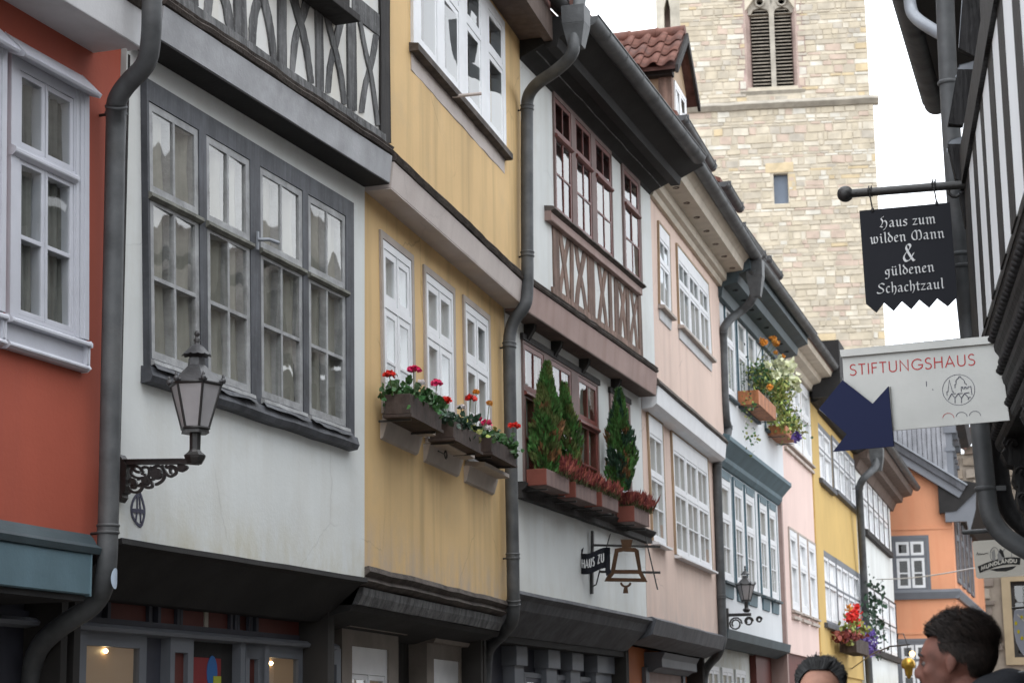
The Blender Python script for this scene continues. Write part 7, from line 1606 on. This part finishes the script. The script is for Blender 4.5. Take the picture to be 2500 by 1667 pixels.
def person(loc, yaw, height, label, grey, skin, tilt=0, seed=1, hairline=.035, side=True, blow=.02):
    """x forward, z up, origin between the feet; head centre at height-.125"""
    s = height/1.80; e = empty('person', loc, label, 'person'); e.rotation_euler = (0,0,yaw)
    hz_ = 1.675; H = lambda x,y,z: (x, y, hz_+z)
    head = [(H(-.018,0,.030),(.093,.073,.080)), (H(.02,0,.02),(.072,.066,.072)), (H(.035,0,-.035),(.056,.058,.070)), (H(.028,0,-.075),(.050,.052,.042)), (H(.062,0,-.100),(.026,.028,.020)),
            (H(.086,0,.018),(.010,.044,.010)), (H(.092,0,-.002),(.012,.011,.022)), (H(.103,0,-.024),(.014,.012,.014)), (H(.108,0,-.034),(.010,.011,.008)), (H(.096,.011,-.036),(.010,.007,.006)), (H(.096,-.011,-.036),(.010,.007,.006)),
            (H(.084,0,-.062),(.012,.022,.0055)), (H(.083,0,-.074),(.012,.019,.006)), (H(.060,.042,-.022),(.022,.018,.018)), (H(.060,-.042,-.022),(.022,.018,.018)),
            (H(-.035,0,-.09),(.056,.054,.07)), (H(-.045,0,-.15),(.060,.060,.08))]
    for sg in (1,-1): head += [(H(-.008,sg*.078,-.005),(.018,.007,.030), -.2,'Y'), (H(-.004,sg*.074,-.026),(.010,.008,.012))]
    body = [((-.03,0,1.32),(.11,.17,.16)), ((-.03,0,1.16),(.105,.155,.18)), ((-.03,0,1.02),(.11,.16,.14)), ((-.03,.0,.94),(.11,.165,.10))]
    body += limb((-.04,.06,1.47),(-.03,.20,1.42),.06,.062,5) + limb((-.04,-.06,1.47),(-.03,-.20,1.42),.06,.062,5)
    for sg in (1,-1):
        body += limb((-.03,sg*.20,1.41),(-.04,sg*.25,1.14),.055,.043) + limb((-.04,sg*.25,1.14),(.03,sg*.25,.88),.042,.030)
        body += [((.05,sg*.25,.82),(.022,.035,.05)), ((.055,sg*.25,.765),(.015,.030,.04))] + limb((-.02,sg*.09,.92),(-.01,sg*.10,.50),.083,.056) + limb((-.01,sg*.10,.5),(-.03,sg*.10,.10),.054,.038) + limb((-.04,sg*.10,.045),(.14,sg*.11,.035),.042,.032,6)
    me = blob([(Vector(c), r if not isinstance(r,float) else (r,r,r), *x) for c, r, *x in head+body], .0075, 4)
    me.materials.append(K[skin]); o = bpy.data.objects.new('body', me); col.objects.link(o); o.parent = e; o.scale = (s,s,s)
    cl = blob([((-.03,0,1.30),(.135,.20,.18)), ((-.03,0,1.12),(.13,.18,.2)), ((-.03,0,.98),(.135,.185,.15))] + [(c, r+.022) for c, r in limb((-.045,.05,1.475),(-.03,.20,1.42),.062,.066,5)+limb((-.045,-.05,1.475),(-.03,-.20,1.42),.062,.066,5)] + [(c, r+.02) for sg in (1,-1) for c, r in limb((-.03,sg*.20,1.41),(-.04,sg*.25,1.14),.06,.05)+limb((-.04,sg*.25,1.14),(.02,sg*.25,.90),.05,.042)] + [((-.055,0,1.515),(.078,.078,.045)), ((-.075,0,1.50),(.10,.15,.085)), ((-.12,0,1.57),(.095,.17,.075)), ((-.145,0,1.612),(.06,.10,.045))], .012, 4)
    cl.materials.append(K['coat']); c = bpy.data.objects.new('coat', cl); col.objects.link(c); c.parent = e; c.scale = (s,s,s)
    tb = MB(); n_ = 24; prof = []
    for i in range(n_+1): a = -2.2+4.4*i/n_+math.pi; prof.append(Vector((-.080+.105*math.cos(a), .094*math.sin(a), 1.592-.052*math.cos(a))))
    tb.tube([p*s for p in prof], .0045*s, 8); t_ = tb.obj('collar', K['coat_trim'], None, loc=Vector((0,0,0))); t_.parent = e
    tr = blob([(c, r+.018) for sg in (1,-1) for c, r in limb((-.02,sg*.09,.95),(-.01,sg*.10,.50),.085,.062)+limb((-.01,sg*.10,.5),(-.03,sg*.10,.08),.060,.05)], .014, 3)
    tr.materials.append(K['trousers']); t2 = bpy.data.objects.new('trousers', tr); col.objects.link(t2); t2.parent = e; t2.scale = (s,s,s)
    # eyes and brows
    for sg in (1,-1):
        b = MB(); b.ball(Vector(H(.0735,sg*.031,-.003))*s, .0105*s, 12, 8); x = b.obj('eye', K['eye'], None, loc=Vector((0,0,0))); x.parent = e
        b = MB(); b.ball(Vector(H(.0805,sg*.032,-.003))*s, .0052*s, 8, 6); y = b.obj('iris', K['hair_cap'], None, loc=Vector((0,0,0))); y.parent = x
        b = MB(); b.tube([Vector(H(.094,sg*.014,.018))*s, Vector(H(.090,sg*.032,.024))*s, Vector(H(.076,sg*.050,.018))*s], [.003,.0045,.002], 6); y = b.obj('eyebrow', K['hair_cap'], None, loc=Vector((0,0,0))); y.parent = e
    # hair: a cap and a few thousand locks
    random.seed(seed); m = MB(); cap = MB(); cc = Vector(H(-.018,0,.030)); er = Vector((.098,.079,.086))
    def scalp(th, ph): d = Vector((math.sin(th)*math.cos(ph), math.sin(th)*math.sin(ph), math.cos(th))); return cc + Vector((d.x*er.x, d.y*er.y, d.z*er.z)), d
    def inside(d):
        if d.x > (.80 if grey else .88) or d.z < -.80: return False
        if grey and d.x > .42 and d.z < .80: return False
        if d.z > (.52 if grey else .44): return True
        if d.z > .05: return d.x < .56 - .25*(.52-d.z)
        if d.z > -.35: return d.x < -.12 or (d.x < .12 and d.z > -.22)
        return d.x < -.30
    V = []; NU, NV = 48, 30; idx = {}
    for i in range(NV+1):
        for j in range(NU):
            p, d = scalp(math.pi*i/NV, 2*math.pi*j/NU); idx[i,j] = (p, d)
    for i in range(NV):
        for j in range(NU):
            qs = [idx[i,j], idx[i,(j+1)%NU], idx[i+1,(j+1)%NU], idx[i+1,j]]
            if all(inside(x[1]) for x in qs): cap.add([(x[0])*s for x in qs], [(0,1,2,3)])
    cap.obj('hair_base', K['hair_cap'], None, loc=Vector((0,0,0))).parent = e
    k_ = 0
    while k_ < 12000:
        d = Vector((random.gauss(0,1),random.gauss(0,1),random.gauss(0,1))).normalized()
        if not inside(d): continue
        k_ += 1; p = cc + Vector((d.x*er.x, d.y*er.y, d.z*er.z)); nrm = Vector((d.x/er.x, d.y/er.y, d.z/er.z)).normalized()
        topness = max(0, d.z-.2); L_ = (.014 + .058*topness)*U(.6,1.4)
        clump = noise.noise(Vector((d.x*7, d.y*8, d.z*6+seed)))*.8 + U(-.3,.3)
        fl = Vector((-1 + .3*clump, .35*d.y + .5*clump, -.15 if d.z > .3 else -.9)); fl = (fl - nrm*fl.dot(nrm)).normalized()
        lift = (blow*.6 + .022*topness + .012*clump*(.3+topness) + U(0,.006) + (U(0,.022) if R() < .06 else 0)*topness)
        p1 = p + fl*L_*.5 + nrm*(lift*.9*min(1,topness*2+.25)); p2 = p + fl*L_ + nrm*(lift*.6*min(1,topness*2+.2)) + Vector((0,0,-.006))
        sd_ = fl.cross(nrm).normalized()*U(.0005,.0011)
        m.add([x*s for x in (p-sd_, p+sd_, p1+sd_*.9, p1-sd_*.9, p2)], [(0,1,2,3),(3,2,4)])
    hh = m.obj('hair', K['hair_grey' if grey else 'hair'], None, loc=Vector((0,0,0))); hh.parent = e; hh['kind'] = 'stuff'
    return e
# taller man in profile, looking left
d1 = 6.0; hp = far(2330, 1590, d1); ht = far(2318, 1497, d1).z
fw = heading(2318); person(Vector((hp.x, hp.y, 0)), math.atan2(fw.y, fw.x) + math.radians(76), (ht-.012)/ (1.675+.122)*1.80, 'tall dark-haired man in a dark coat seen in profile, looking left', False, 'skin_backlit', seed=3, blow=.022)
d2 = 6.7; hp = far(2003, 1690, d2); ht = far(2003, 1618, d2).z
fw = heading(2003); person(Vector((hp.x, hp.y, 0)), math.atan2(fw.y, fw.x) + math.radians(180-8), ht/(1.675+.12)*1.80, 'man with greying swept-back hair, only the top of his head showing', True, 'skin', seed=9, blow=.012)
